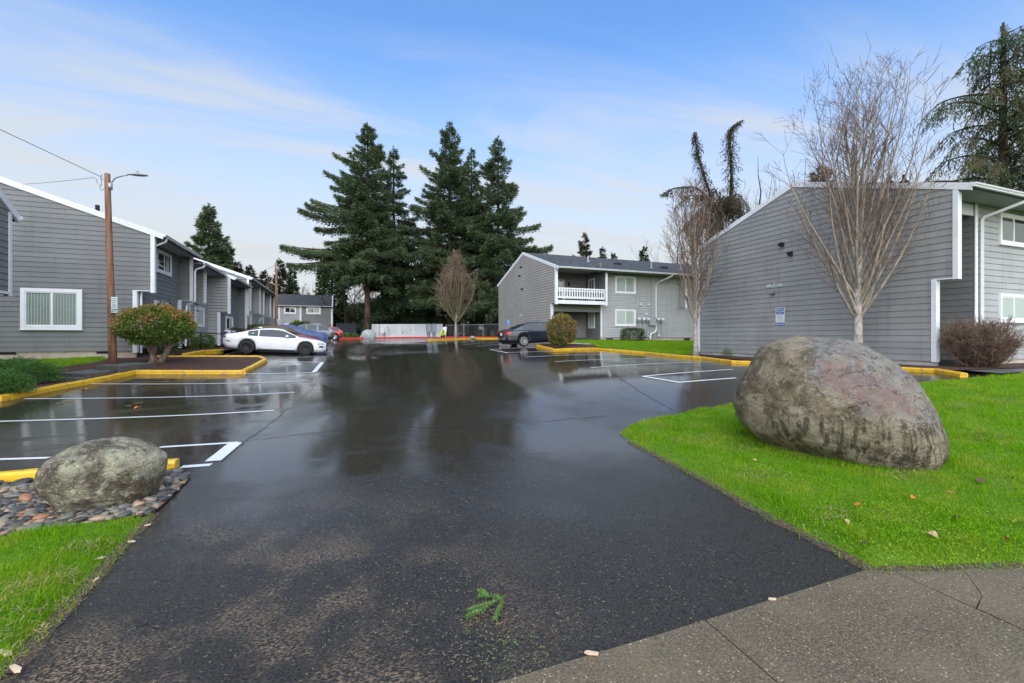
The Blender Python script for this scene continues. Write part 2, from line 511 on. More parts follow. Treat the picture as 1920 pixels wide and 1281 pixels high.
simple('black_metal', (.018, .018, .02), .4, .1, metal=.3)
simple('galv', (.40, .42, .43), .45, .1, metal=.6)
simple('grey_box', (.33, .36, .38), .5, .06)
simple('mailbox_grey', (.20, .235, .26), .5, .05, 3)
simple('mail_dark', (.13, .145, .16), .55, .05)
simple('lamp_grey', (.30, .32, .32), .5, .08)
simple('wire_black', (.03, .03, .032), .6, .05)
simple('fabric_black', (.014, .016, .022), .9, .2, 4, .3, 14)
simple('roof_brown', (.10, .062, .042), .9, .2, 3, .4, 30)
simple('tan_wall', (.42, .36, .26), .8, .1)
simple('house_grey', (.22, .24, .25), .7, .05)
simple('stake_brown', (.16, .085, .05), .8, .15)
simple('stake_tan', (.45, .32, .16), .8, .1)
simple('sign_white', (.74, .77, .77), .35, .02)
simple('sign_blue', (.035, .075, .30), .35, .05)
simple('sign_lightblue', (.05, .22, .60), .35, .03)
simple('sign_green', (.03, .16, .11), .4, .03)
simple('sign_print', (.26, .36, .36), .4, .03)
simple('print_pale', (.30, .36, .55), .4, .03)
simple('hivis', (.62, .86, .02), .6, .05)
simple('hivis_tape', (.6, .62, .6), .3, .03)
simple('denim', (.03, .045, .085), .8, .15)
simple('skin', (.42, .24, .17), .55, .06)
simple('hair', (.02, .014, .01), .6, .1)
simple('boot', (.03, .022, .016), .6, .1)
simple('leaf_orange', (.62, .17, .03), .5, .2, 30)
simple('leaf_brown', (.10, .045, .025), .55, .2, 30)
simple('leaf_tan', (.55, .36, .2), .55, .2, 30)
simple('chip_pale', (.66, .50, .34), .6, .12, 30)
simple('blind', (.62, .635, .62), .6, .05, 2)
simple('blind_pale', (.74, .76, .72), .6, .03, 2)
simple('curtain_dark', (.16, .16, .155), .8, .1)
simple('room_dark', (.03, .034, .036), .8, .2)

m, t, bs = mat('shingle')
v = coords(t)
vor = node(t, 'ShaderNodeTexVoronoi', {'Vector': coords(t, scale=(1, 1, 1)), 'Scale': 5.5})
a = nz(t, v, 25, 4, .7)
col = mixc(t, ramp(t, vor.outputs['Color'], .1, .9), (.032, .032, .034), (.085, .085, .087))
col = mixc(t, ramp(t, a, .3, .7, 0, .5), col, (.066, .066, .068))
setp(t, bs, color=col, rough=.8, spec=.3)
bump(t, bs, a, .4, .01)

m, t, bs = mat('kerb_yellow')
v = coords(t)
a = nz(t, v, 7, 6, .7); b = nz(t, v, 55, 4, .7)
col = mixc(t, ramp(t, nz(t, v, 1.7, 3), .3, .7), (.66, .36, .006), (.80, .47, .012))
col = mixc(t, ramp(t, a, .53, .62, 0, .8), col, (.28, .22, .09))
col = mixc(t, ramp(t, b, .60, .68, 0, .75), col, (.14, .12, .07))
setp(t, bs, color=col, rough=.42)
bump(t, bs, math_(t, 'ADD', a, math_(t, 'MULTIPLY', b, .5)), .4, .012)
simple('kerb_red', (.55, .045, .03), .45, .12, 5, .2, 40, dirt=((.2, .06, .05), 3, .58, .6))
simple('kerb_concrete', (.33, .31, .27), .7, .14, 4, .3, 50, dirt=((.14, .13, .10), 3, .52, .7))

m, t, bs = mat('line_paint')
v = coords(t)
wear = nz(t, v, 34, 5, .7)
col = mixc(t, ramp(t, wear, .56, .68, 0, .75), (.74, .75, .74), (.10, .10, .10))
setp(t, bs, color=col, rough=.28)

m, t, bs = mat('concrete')
v = coords(t)
a = nz(t, v, 75, 4, .75); b = nz(t, v, 2.0, 5, .6)
vor = node(t, 'ShaderNodeTexVoronoi', {'Vector': v, 'Scale': 48.0})
col = mixc(t, ramp(t, a, .35, .7), (.062, .047, .026), (.235, .18, .10))
col = mixc(t, ramp(t, b, .4, .7, 0, .55), col, (.172, .135, .078))
peb = math_(t, 'MULTIPLY', ramp(t, vor.outputs['Distance'], .34, .24), ramp(t, nz(t, v, 26, 2), .48, .54))
pebc = mixc(t, ramp(t, vor.outputs['Color'], .35, .75), (.085, .07, .05), (.46, .36, .23))
col = mixc(t, math_(t, 'MULTIPLY', peb, .85), col, pebc)
setp(t, bs, color=col, rough=ramp(t, b, .35, .65, .30, .62))
bump(t, bs, math_(t, 'ADD', a, vor.outputs['Distance']), .5, .006)
simple('path_concrete', (.095, .092, .082), .5, .2, 5, .35, 60)
simple('asphalt_dull', (.045, .046, .047), .6, .25, 12, .4, 120)

# glass: thin pane, reflective at a slant, clear face on
def glass(name, tint, base=.09):
    m, t, bs = mat(name)
    t.nodes.remove(bs)
    lw = node(t, 'ShaderNodeLayerWeight', {'Blend': .5})
    fac = math_(t, 'ADD', math_(t, 'MULTIPLY', math_(t, 'POWER', lw.outputs['Facing'], 3.5), .85), base, True)
    tr = node(t, 'ShaderNodeBsdfTransparent', {'Color': c4(tint)})
    gl = node(t, 'ShaderNodeBsdfGlossy', {'Color': (.95, 1, .97, 1), 'Roughness': .02})
    mxs = node(t, 'ShaderNodeMixShader', {0: fac, 1: tr.outputs[0], 2: gl.outputs[0]})
    t.links.new(mxs.outputs[0], t.nodes['Material Output'].inputs['Surface'])
glass('pane', (.80, .86, .82))
def carglass(name, c):
    m, t, bs = mat(name)
    setp(t, bs, color=c, rough=.03, spec=.5)
carglass('car_glass', (.03, .036, .04))
carglass('car_glass_light', (.085, .105, .11))
def carpaint(name, c, metal=0, rough=.3):
    m, t, bs = mat(name)
    f = nz(t, coords(t), 2.5, 3)
    col = mixc(t, ramp(t, f, .3, .7), tuple(x * .94 for x in c), tuple(min(1, x * 1.04) for x in c))
    setp(t, bs, color=col, rough=rough, metal=metal, coat=.8, coatr=.03)
carpaint('paint_white', (.78, .785, .79))
carpaint('paint_navy', (.006, .010, .024), 0, .35)
carpaint('paint_grey', (.12, .135, .15), .5, .35)
carpaint('paint_red', (.36, .014, .016), .2, .3)
carpaint('paint_maroon', (.22, .022, .018), .2, .3)
simple('tyre', (.016, .016, .017), .75, .15, 8)
simple('rim_black', (.02, .02, .022), .35, .1, metal=.5)
simple('rim_silver', (.55, .56, .57), .3, .05, metal=.7)
simple('chrome', (.72, .73, .74), .15, .03, metal=1)
simple('plastic_black', (.02, .021, .022), .5, .1)
simple('lamp_red', (.50, .015, .012), .18, .1)
simple('lamp_clear', (.52, .54, .55), .15, .05)
simple('lamp_amber', (.6, .2, .03), .2, .1)
simple('cover_brown', (.115, .085, .05), .85, .15, 3, .3, 12)
simple('sun_shade', (.25, .55, .62), .5, .1)
simple('decal_green', (.12, .45, .22), .5, .05)

m, t, bs = mat('tarp_blue')
v = coords(t)
f = nz(t, v, 5, 4)
setp(t, bs, color=mixc(t, ramp(t, f, .3, .7), (.045, .075, .17), (.075, .115, .24)), rough=.6)
bump(t, bs, nz(t, coords(t, scale=(1, 1, .35)), 6, 3), .6, .05)

# boulders
def rock(name, base, dark, pale, moss, extra=None):
    m, t, bs = mat(name)
    v = coords(t)
    a = nz(t, v, 3.0, 7, .62, .3); b = nz(t, v, 14, 6, .68); c_ = nz(t, v, 55, 4, .7); d_ = nz(t, v, 1.2, 4)
    col = mixc(t, ramp(t, a, .38, .62), dark, base)
    col = mixc(t, ramp(t, b, .52, .70, 0, .8), col, pale)
    col = mixc(t, ramp(t, nz(t, v, 5.5, 5, .7), .60, .68, 0, .85), col, moss)
    spk = nz(t, v, 42, 3, .6)
    col = mixc(t, ramp(t, spk, .63, .69, 0, .7), col, pale)
    col = mixc(t, ramp(t, spk, .36, .31, 0, .6), col, tuple(x * .45 for x in dark))
    if extra: col = extra(t, col, v)
    rdg = math_(t, 'ABSOLUTE', math_(t, 'SUBTRACT', nz(t, coords(t, scale=(1, 1, 1.8), rot=(.3, .2, 0)), 1.9, 6, .6, .4), .5))
    col = mixc(t, ramp(t, rdg, .012, .002, 0, .75), col, (.03, .026, .02))
    col = mixc(t, ramp(t, c_, .3, .7, 0, .3), col, tuple(x * .5 for x in dark))
    setp(t, bs, color=col, rough=.8, spec=.3)
    bump(t, bs, math_(t, 'ADD', math_(t, 'ADD', math_(t, 'MULTIPLY', a, 1.0), math_(t, 'MULTIPLY', b, .6)), math_(t, 'MULTIPLY', c_, .25)), 1.0, .085)
def big_extra(t, col, v):
    # faded pink and pale blue paint wash on the slanting upper right face, drip stains below (object space: x along, z up)
    s = node(t, 'ShaderNodeSeparateXYZ', {0: v})
    n_ = nz(t, v, 2.6, 5, .6); n3 = nz(t, v, 9, 5, .65)
    px_ = math_(t, 'ADD', s.outputs['X'], math_(t, 'MULTIPLY', math_(t, 'SUBTRACT', n_, .5), 1.3))
    pz_ = math_(t, 'ADD', s.outputs['Z'], math_(t, 'MULTIPLY', math_(t, 'SUBTRACT', n3, .5), .75))
    slope = math_(t, 'ADD', pz_, math_(t, 'MULTIPLY', px_, .42))
    zone = math_(t, 'MULTIPLY', math_(t, 'MULTIPLY', ramp(t, px_, -.35, -.05), ramp(t, px_, 1.35, 1.05)), ramp(t, slope, .10, .34))
    patchy = ramp(t, nz(t, v, 7, 6, .7), .36, .62, .15, 1.0)
    col = mixc(t, math_(t, 'MULTIPLY', math_(t, 'MULTIPLY', zone, patchy), .75), col, (.30, .30, .30))
    zone2 = math_(t, 'MULTIPLY', math_(t, 'MULTIPLY', ramp(t, px_, -.12, .12), ramp(t, px_, 1.0, .78)), math_(t, 'MULTIPLY', ramp(t, slope, .24, .36), ramp(t, slope, .70, .58)))
    col = mixc(t, math_(t, 'MULTIPLY', math_(t, 'MULTIPLY', zone2, ramp(t, nz(t, v, 4, 6, .7), .34, .6, .35, 1.0)), .8), col, (.27, .165, .15))
    drip = nz(t, coords(t, scale=(15, 15, .9)), 1.0, 3, .6)
    band = math_(t, 'MULTIPLY', math_(t, 'MULTIPLY', ramp(t, pz_, -.08, -.22), ramp(t, pz_, -.80, -.58)), ramp(t, px_, -.8, -.4))
    col = mixc(t, math_(t, 'MULTIPLY', math_(t, 'MULTIPLY', ramp(t, drip, .52, .60), band), .75), col, (.34, .30, .21))
    col = mixc(t, math_(t, 'MULTIPLY', math_(t, 'MULTIPLY', ramp(t, drip, .49, .42), band), .75), col, (.035, .032, .022))
    return col
rock('rock_big', (.33, .27, .175), (.125, .098, .058), (.46, .42, .32), (.045, .065, .012), big_extra)
rock('rock_left', (.44, .42, .285), (.11, .088, .058), (.60, .57, .43), (.05, .085, .012))
rock('rock_white', (.48, .50, .49), (.30, .32, .32), (.6, .61, .6), (.25, .28, .22))
m, t, bs = mat('river_stone')
oi = node(t, 'ShaderNodeObjectInfo')
at_ = node(t, 'ShaderNodeAttribute', attribute_name='v')
rn = math_(t, 'FRACT', math_(t, 'ADD', oi.outputs['Random'], at_.outputs['Fac']))
cr = node(t, 'ShaderNodeValToRGB', {0: rn})
el = cr.color_ramp.elements
el[0].position = 0; el[0].color = (.05, .05, .048, 1)
el[1].position = 1.0; el[1].color = (.055, .05, .045, 1)
for p, c in ((.25, (.19, .18, .155)), (.42, (.10, .095, .085)), (.58, (.28, .23, .165)), (.72, (.15, .125, .095)), (.82, (.36, .17, .085)), (.9, (.42, .30, .19))):
    e = el.new(p); e.color = (*c, 1)
cr.color_ramp.interpolation = 'CONSTANT'
v = coords(t)
col = mixc(t, ramp(t, nz(t, v, 24, 4), .35, .7, 0, .4), cr.outputs[0], (.05, .048, .044))
setp(t, bs, color=col, rough=.36, spec=.35)

simple('soil_edge', (.075, .05, .03), .85, .5, 40, .6, 70)
simple('lattice_back', (.46, .47, .47), .7, .1)
simple('crack_fill', (.012, .012, .012), .35, .2)
m, t, bs = mat('faded_yellow')
v = coords(t)
col = mixc(t, ramp(t, nz(t, v, 22, 5, .7), .45, .6), (.055, .05, .042), (.5, .29, .03))
setp(t, bs, color=col, rough=.4)
foliage('dead_grass', (.26, .20, .08), (.46, .38, .18), None, .2, 2, .7, .1)
# ---------------------------------------------------------------- ground sheets
def resample(poly, step, closed=True):
    out_ = []
    n = len(poly)
    for i in range(n if closed else n - 1):
        a = np.array(poly[i][:2]); b = np.array(poly[(i+1) % n][:2])
        k = max(1, int(np.linalg.norm(b - a) / step))
        for j in range(k): out_.append(tuple(a + (b - a) * j / k))
    if not closed: out_.append(tuple(poly[-1][:2]))
    return out_
def inside(P, poly):
    """points-in-polygon, vectorised"""
    x, y = P[:, 0], P[:, 1]
    r = np.zeros(len(P), bool)
    n = len(poly)
    for i in range(n):
        x0, y0 = poly[i][:2]; x1, y1 = poly[(i+1) % n][:2]
        if y0 == y1: continue
        c = ((y0 > y) != (y1 > y)) & (x < (x1 - x0) * (y - y0) / (y1 - y0) + x0)
        r ^= c
    return r
def edist(P, poly):
    d = np.full(len(P), 1e9)
    n = len(poly)
    for i in range(n):
        a = np.array(poly[i][:2]); b = np.array(poly[(i+1) % n][:2])
        ab = b - a; L = ab @ ab + 1e-12
        t = np.clip(((P - a) @ ab) / L, 0, 1)
        d = np.minimum(d, np.linalg.norm(P - a - t[:, None] * ab, axis=1))
    return d
_rs = np.random.RandomState(5)
def wobble(poly, amp, step, seed=0):
    r = np.random.RandomState(seed)
    p = resample(poly, step)
    return [(a + r.normal(0, amp), b + r.normal(0, amp)) for a, b in p]
def hfun(P, poly, off, lip, low):
    if lip <= 0: return garr(P[:, 0], P[:, 1]) + off
    d = edist(P, poly)
    k = np.clip(d / lip, 0, 1); k = k * k * (3 - 2 * k)
    return garr(P[:, 0], P[:, 1]) + low + (off - low) * k
def sheet(name, poly, off, material, step=.6, lip=0.0, low=-.03, ustep=None):
    b = resample(poly, ustep or step)
    nb = len(b)
    A = np.array(b)
    x0, y0 = A.min(0); x1, y1 = A.max(0)
    gx, gy = np.meshgrid(np.arange(x0, x1, step), np.arange(y0, y1, step))
    Pn = np.stack([gx.ravel(), gy.ravel()], 1) + _rs.uniform(-.15, .15, (gx.size, 2)) * step
    Pn = Pn[inside(Pn, b)]
    if len(Pn):
        Pn = Pn[edist(Pn, b) > step * .35]
    if lip > 0:
        # an inner ring so the edge rolls over
        pass
    allp = [Vector((float(p[0]), float(p[1]))) for p in b] + [Vector((float(p[0]), float(p[1]))) for p in Pn]
    vs, es, fs, *_ = delaunay_2d_cdt(allp, [(i, (i+1) % nb) for i in range(nb)], [list(range(nb))], 1, 1e-5)
    V2 = np.array([(v.x, v.y) for v in vs])
    Z = hfun(V2, poly, off, lip, low)
    me = bpy.data.meshes.new(name)
    me.from_pydata([(float(p[0]), float(p[1]), float(z)) for p, z in zip(V2, Z)], [], [tuple(f) for f in fs])
    me.materials.append(material)
    me.polygons.foreach_set('use_smooth', [True] * len(me.polygons))
    bm = bmesh.new(); bm.from_mesh(me)
    for f in bm.faces:
        if f.normal.z < 0: f.normal_flip()
    bm.to_mesh(me); bm.free()
    return structure(link(name, me))

# wide ground to the horizon
def make_ground():
    xs = np.concatenate([[-900, -500, -250, -120, -70], np.arange(-45, 60, 2.0), [75, 120, 250, 500, 900]])
    ys = np.concatenate([[-300, -120, -50, -20], np.arange(-8, 110, 2.0), [125, 160, 240, 450, 900]])
    X, Y = np.meshgrid(xs, ys)
    Z = garr(X, Y) - .09
    V = np.stack([X.ravel(), Y.ravel(), Z.ravel()], 1)
    nx, ny = len(xs), len(ys)
    i, j = np.meshgrid(np.arange(nx - 1), np.arange(ny - 1))
    a = (j * nx + i).ravel()
    structure(bigmesh('ground', V, np.stack([a, a + 1, a + nx + 1, a + nx], 1), M['ground_soil'], smooth=True))
make_ground()

ASPH = [(-40, -9), (-14, 2), (-12.5, 9), (-9.5, 14), (-7.4, 17), (-5.2, 24.5), (-5.2, 74), (4, 73), (12, 68), (17, 47), (15.8, 31),
        (15.3, 24), (14.6, 14), (15.1, 6.5), (9, 3), (9, -9)]
sheet('parking_lot', ASPH, 0.0, M['asphalt'], .8)

# kerbs: a bevelled strip following the ground
def kerb(name, pts, material, width=.15, h=.14, step=.35, closed=False, taper=False, joints=0):
    p = resample(pts, step, closed)
    n = len(p)
    mb = MB()
    prof = [(-width/2, -.12), (-width/2, h - .025), (-width/2 + .02, h), (width/2 - .03, h), (width/2, h - .035), (width/2 + .012, -.12)]
    L = 0
    rings = []
    rr_ = np.random.RandomState(len(pts) * 7 + n)
    for i in range(n):
        a = np.array(p[(i-1) % n] if closed or i > 0 else p[0]); b = np.array(p[(i+1) % n] if closed or i < n-1 else p[-1])
        d = (b - a); d /= (np.linalg.norm(d) + 1e-9)
        nn = np.array([d[1], -d[0]])
        z = g(*p[i])
        hk = 1.0
        if taper and not closed and (i == 0 or i == n - 1): hk = .35
        j = rr_.normal(0, .004)
        rings.append([(p[i][0] + nn[0] * (u + j), p[i][1] + nn[1] * (u + j), z + (v * hk if v > 0 else v) + rr_.normal(0, .003)) for u, v in prof])
    k = len(prof)
    for r_ in rings: mb.v += r_
    for i in range(n if closed else n - 1):
        for j in range(k - 1):
            mb.f.append((i*k + j, i*k + j+1, ((i+1) % n)*k + j+1, ((i+1) % n)*k + j)); mb.m.append(0)
    if not closed:
        mb.f += [tuple(range(k)), tuple((n-1)*k + j for j in range(k))[::-1]]; mb.m += [0, 0]
    return structure(mb.build(name, material))
def blocks(name, pts, material, blk=2.2, **k):
    """a run of kerb cast in blocks with joints"""
    p = resample(pts, .2, False)
    acc = [p[0]]; L = 0; outl = []
    for a, b in zip(p[:-1], p[1:]):
        L += math.dist(a, b); acc.append(b)
        if L > blk:
            outl.append(acc); acc = [b]; L = 0
    if len(acc) > 2: outl.append(acc)
    for q in outl:
        a, b = np.array(q[0]), np.array(q[1])
        q = [tuple(a + (b - a) * .06)] + q[1:]
        kerb(name, q, material, **k)

K_LEFT = [cam2w(-15.0, 9.2)] + pixs([(0, 752), (60, 740), (105, 731), (180, 717), (249, 702)])
blocks('yellow_kerb', K_LEFT, M['kerb_yellow'], 1.9, width=.17)
ISL_L = pixs([(190, 707), (250, 701), (455, 701), (497.5, 678.5), (486, 672.5), (290, 673)])
blocks('yellow_kerb', [ISL_L[0], ISL_L[1], ISL_L[2]], M['kerb_yellow'], 3.0, width=.17)
blocks('yellow_kerb', [ISL_L[2], ISL_L[3]], M['kerb_yellow'], 9, width=.17)
blocks('yellow_kerb', [ISL_L[3], ISL_L[4], ISL_L[5]], M['kerb_yellow'], 9, width=.17)
blocks('yellow_kerb', pixs([(345, 668.5), (383, 661.5), (416, 659.5)]), M['kerb_yellow'], 9, width=.2)
K_NEAR = pixs([(-220, 925), (0, 905), (76, 898), (200, 888), (332, 879)])
blocks('yellow_kerb', K_NEAR, M['kerb_yellow'], 1.6, width=.16, h=.13)
ISL_R = pixs([(1008, 651), (1040, 659.3), (1122, 656.2)])
ISL_RB = pixs([(1008, 650), (1074, 646.5), (1119, 649.5)])
blocks('yellow_kerb', ISL_R, M['kerb_yellow'], 9, width=.18)
blocks('yellow_kerb', [ISL_RB[0], ISL_RB[1]], M['kerb_yellow'], 9, width=.18)
blocks('concrete_kerb', [ISL_RB[1], ISL_RB[2]], M['kerb_concrete'], 9, width=.22)
K_R = pixs([(1122, 656), (1210, 663.5), (1320, 674), (1375, 681.5)]) + [(14.75, 9.5), (14.98, 7.2)] + pixs([(1808, 708)])
blocks('yellow_kerb', K_R, M['kerb_yellow'], 2.4, width=.16, h=.11)
blocks('yellow_kerb', [pix(1118, 650.5), pix(1150, 652), pix(1165, 655)], M['kerb_yellow'], 9, width=.17)
ISL_F = pixs([(804, 640.2), (850, 637.8), (890, 636.6), (940, 636.5)])
blocks('yellow_kerb', ISL_F, M['kerb_yellow'], 9, width=.22, h=.17)
K_RED = [at(636, 62), at(700, 66), at(760, 68), at(830, 66), at(900, 62), at(945, 58)]
blocks('red_kerb', K_RED, M['kerb_red'], 9, width=.25, h=.2)

# painted bay lines, sheets 4 mm above the asphalt
def line(p0, p1, wd=.10, m='line_paint', name='parking_line'):
    a = np.array(p0); b = np.array(p1); d = b - a; L = np.linalg.norm(d); d /= L
    nn = np.array([-d[1], d[0]]) * wd / 2
    k = max(2, int(L / .4))
    V = []; Fc = []
    for i in range(k + 1):
        q = a + d * (L * i / k)
        for s in (-1, 1):
            x, y = q + nn * s
            V.append((x, y, g(x, y) + .006))
    for i in range(k): Fc.append((2*i, 2*i+2, 2*i+3, 2*i+1))
    mb = MB(); mb.v = V; mb.f = Fc; mb.m = [0] * k
    structure(mb.build(name, M[m]))
for a, b in [((46, 748), (552, 736)), ((-90, 793), (513, 770)), ((172, 720), (578, 714)), ((300, 839), (447, 830)), ((-60, 863.5), (92, 859)),
             ((455, 701.5), (590, 698.5)), ((499, 677.6), (607, 679.2)), ((470, 669.2), (617, 669.4)), ((560, 661.5), (626, 659.6)),
             ((585, 654.5), (632, 654.6)),
             ((987.5, 669.7), (1180, 665)), ((1039.4, 678.5), (1218, 672.5)), ((1107.8, 689.8), (1340, 679)), ((1206, 706), (1374, 693)),
             ((1272, 717.5), (1380, 709)), ((920, 655.3), (1005, 651.7)), ((951, 661.3), (1040, 659.2)),
             ((895, 649), (942, 646)), ((868, 646), (935, 642.5)), ((850, 643), (900, 641))]:
    line(pix(*a), pix(*b))
line(pix(441, 831), pix(399, 865), .21)
line(pix(340, 876), pix(396, 872), .13)
line(pix(604, 680), pix(588.5, 698), .17)
line(pix(918.6, 655.5), pix(952, 662), .10)
line(pix(1206, 706), pix(1276, 718), .10)

for a, b in [((104, 757.5), (138, 752)), ((250, 757), (268, 755.5)), ((268, 717), (318, 716)), ((236, 762), (248, 761))]:
    line(pix(*a), pix(*b), .11, 'faded_yellow', 'faded_mark')
# cracks and cold joints in the asphalt
def crack(pts, wd, seed):
    r = np.random.RandomState(seed)
    p = resample(pixs(pts), .12, False)
    V = []; Fc = []
    for i, (x, y) in enumerate(p):
        x += r.normal(0, .018); y += r.normal(0, .018)
        a = np.array(p[max(i-1, 0)]); b = np.array(p[min(i+1, len(p)-1)]); d = (b - a) / (np.linalg.norm(b - a) + 1e-9)
        h = wd * r.uniform(.25, 1.0) * .5
        for s_ in (-1, 1):
            q = (x - d[1] * h * s_, y + d[0] * h * s_); V.append((q[0], q[1], g(*q) + .004))
    for i in range(len(p) - 1): Fc.append((2*i, 2*i+2, 2*i+3, 2*i+1))
    mb = MB(); mb.v = V; mb.f = Fc; mb.m = [0] * len(Fc)
    structure(mb.build('asphalt_crack', M['crack_fill']))
crack([(543, 765), (515, 788), (478, 815), (446, 838), (415, 866)], .035, 1)
crack([(1138, 692), (1165, 712), (1205, 738), (1262, 770)], .03, 2)
crack([(1060, 784), (1085, 787), (1108, 783), (1140, 780)], .05, 3)
crack([(470, 826), (560, 815), (640, 806), (720, 800), (800, 803), (900, 800), (1000, 792), (1070, 786)], .022, 4)
crack([(860, 702), (900, 698), (960, 694), (1010, 690)], .03, 5)
crack([(612, 684), (600, 705), (585, 730), (560, 752)], .02, 6)
# mulch and lawns
wl = lambda p, a=.03, s=.4, sd=1: wobble(p, a, s, sd)
MULCH_L = [cam2w(-15.2, 9.4)] + [(x, y) for x, y in pixs([(0, 750), (105, 729), (180, 715.5), (215, 708)])] + [pix(300, 671), pix(350, 667), pix(384, 660), pix(418, 658.5), (-5.4, 26), (-6.2, 45), (-6.0, 74), (-30, 74), (-34, 12)]
sheet('mulch_bed', MULCH_L, .10, M['mulch'], .9)
sheet('mulch_bed', [ISL_L[0], ISL_L[1], ISL_L[2], ISL_L[3], ISL_L[4], ISL_L[5]], .085, M['mulch'], .4)
sheet('mulch_bed', ISL_R + ISL_RB[::-1], .085, M['mulch'], .4)
MULCH_R = [(14.85, 14), (15.1, 7.2), (15.6, 6.9), (34, 6.9), (34, 8.7), (17.6, 8.7), (17.6, 18.3), (16.2, 18.3), (15.6, 15)]
sheet('mulch_bed', MULCH_R, .07, M['mulch'], .5)
sheet('mulch_bed', [(15.5, 30.4), (31, 30.2), (31, 31.9), (15.5, 31.9)], .13, M['mulch'], .6)
sheet('mulch_bed', [K_RED[0], K_RED[1], K_RED[2], K_RED[3], K_RED[4], K_RED[5], at(960, 62), at(980, 110), at(560, 110), at(620, 64)], .12, M['mulch'], 1.5)
sheet('mulch_bed', ISL_F + [at(945, 54), at(880, 52), at(815, 51)], .12, M['mulch'], .8)
sheet('walkway', [(15.3, 6.05), (34, 6.05), (34, 6.85), (15.6, 6.85)], .06, M['path_concrete'], .5)

LAWN_R = pixs([(1160, 814), (1172, 801), (1200, 791), (1280, 775), (1370, 759)]) + [(10.6, 6.9), (13.6, 6.15), (15.1, 5.95), (34, 5.95), (34, -2.9)] + \
         [pix(2300, 1058), pix(1920, 1062), pix(1760, 1068), pix(1632, 1070), pix(1560, 1030), pix(1480, 990), pix(1400, 946), pix(1340, 913), pix(1280, 880), pix(1225, 852), pix(1180, 829)]
lawn_r = sheet('lawn', LAWN_R, .075, M['lawn_soil'], .22, .22, -.012, ustep=.3)
LAWN_L = pixs([(284, 968), (250, 1005), (214, 1045), (180, 1085), (148, 1122), (100, 1172), (60, 1215), (0, 1270)]) + [pix(-60, 1330), cam2w(-3.6, 2.5), cam2w(-7.5, 2.8), cam2w(-8.5, 4.2), pix(-200, 1025), pix(0, 1009), pix(120, 990), pix(200, 978)]
sheet('lawn', LAWN_L, .06, M['lawn_soil'], .2, .18, -.012, ustep=.25)
LAWN_B = [(15.5, 24), (14.95, 15.5), (16.3, 18.45), (30, 18.45), (30, 30.5), (16.3, 30.5), (15.7, 27)]
sheet('lawn', LAWN_B, .15, M['lawn_soil'], .5, .15, .05)
LAWN_L1 = [pix(-150, 690), pix(0, 682), pix(100, 679.5), pix(196, 674), pix(205, 678), pix(175, 685), pix(125, 692), pix(95, 698), pix(60, 703), pix(0, 706), pix(-150, 714)]
sheet('lawn', LAWN_L1, .15, M['lawn_soil'], .4, .12, .09)

# stepped walkway up to the left building
def slab(parent, poly, zt, th, material, name='slab'):
    mb = MB()
    mb.extr(poly, lambda p, a: (p[0], p[1], a), zt - th, zt)
    return mb.build(name, material, parent)
wk = empty('walkway'); structure(wk)
s1 = pixs([(88, 706), (160, 711), (178, 705), (120, 697)], .16)
s2 = pixs([(112, 696), (165, 702), (225, 690), (170, 684)], .26)
s3 = pixs([(178, 681), (228, 687), (292, 675), (250, 670)], .36)
for q, h in ((s1, .12), (s2, .19), (s3, .26)):
    c = np.mean(np.array(q), axis=0)
    slab(wk, q, g(*c) + h, .35, M['path_concrete'])
sheet('gravel_strip', [cam2w(-14.6, 9.6), pix(0, 742), pix(105, 722), pix(168, 710), pix(150, 706), pix(80, 718), pix(0, 733), cam2w(-14.5, 10.4)], .13, M['asphalt_dull'], .4)

# sidewalk of exposed-aggregate slabs with open joints
E0 = np.array(pix(1632, 1069)); E1 = np.array(pix(950, 1279))
dE = (E1 - E0) / np.linalg.norm(E1 - E0)
J0 = np.array(pix(1322, 1166)); J1 = np.array(pix(1455, 1281)); dJ = (J1 - J0) / np.linalg.norm(J1 - J0)
K0 = np.array(pix(1662, 1069)); K1 = np.array(pix(1920, 1186)); dK = (K1 - K0) / np.linalg.norm(K1 - K0)
sw = empty('sidewalk'); structure(sw)
def csl(poly, off=.012):
    p = resample(poly, .4)
    mb = MB()
    n = len(p)
    top = [(x, y, g(x, y) + off) for x, y in p]; bot = [(x, y, g(x, y) - .1) for x, y in p]
    mb.add(top + bot, [tuple(range(n))] + [(i, (i+1) % n, n + (i+1) % n, n + i) for i in range(n)])
    return mb.build('slab', M['concrete'], sw)
gp = .010
nJ = np.array([dJ[1], -dJ[0]]); nK = np.array([dK[1], -dK[0]])
if nJ @ (E1 - J0) > 0: nJ = -nJ          # nJ points right, away from E1
csl([tuple(J0 - nJ * gp * .5), tuple(J0 + dJ * 2.6 - nJ * gp * .5), tuple(E1 + dE * 3.4 + dJ * 1.5), tuple(E1 + dE * 3.4)])
kk = K0 + dK * 3.0
csl([tuple(E0), tuple(J0 + nJ * gp * .5), tuple(J0 + dJ * 2.6 + nJ * gp * .5), tuple(kk + dJ * 1.6), tuple(kk), tuple(K0)])
C0 = np.array(pix(1806, 1069)); C1 = np.array(pix(1842, 1120)); C2 = np.array(pix(1828, 1143))
up_ = np.array(pix(2300, 1062))
if nK @ (C0 - K0) < 0: nK = -nK
csl([tuple(K0 + nK * .008), tuple(C2 + nK * .004), tuple(C1 - [.004, 0]), tuple(C0 - [.004, 0])])
csl([tuple(C0 + [.004, 0]), tuple(C1 + [.004, 0]), tuple(C2 + nK * .008 + dK * .01), tuple(kk + nK * .008), tuple(kk + dK * 2 + nK * 2), tuple(up_)])

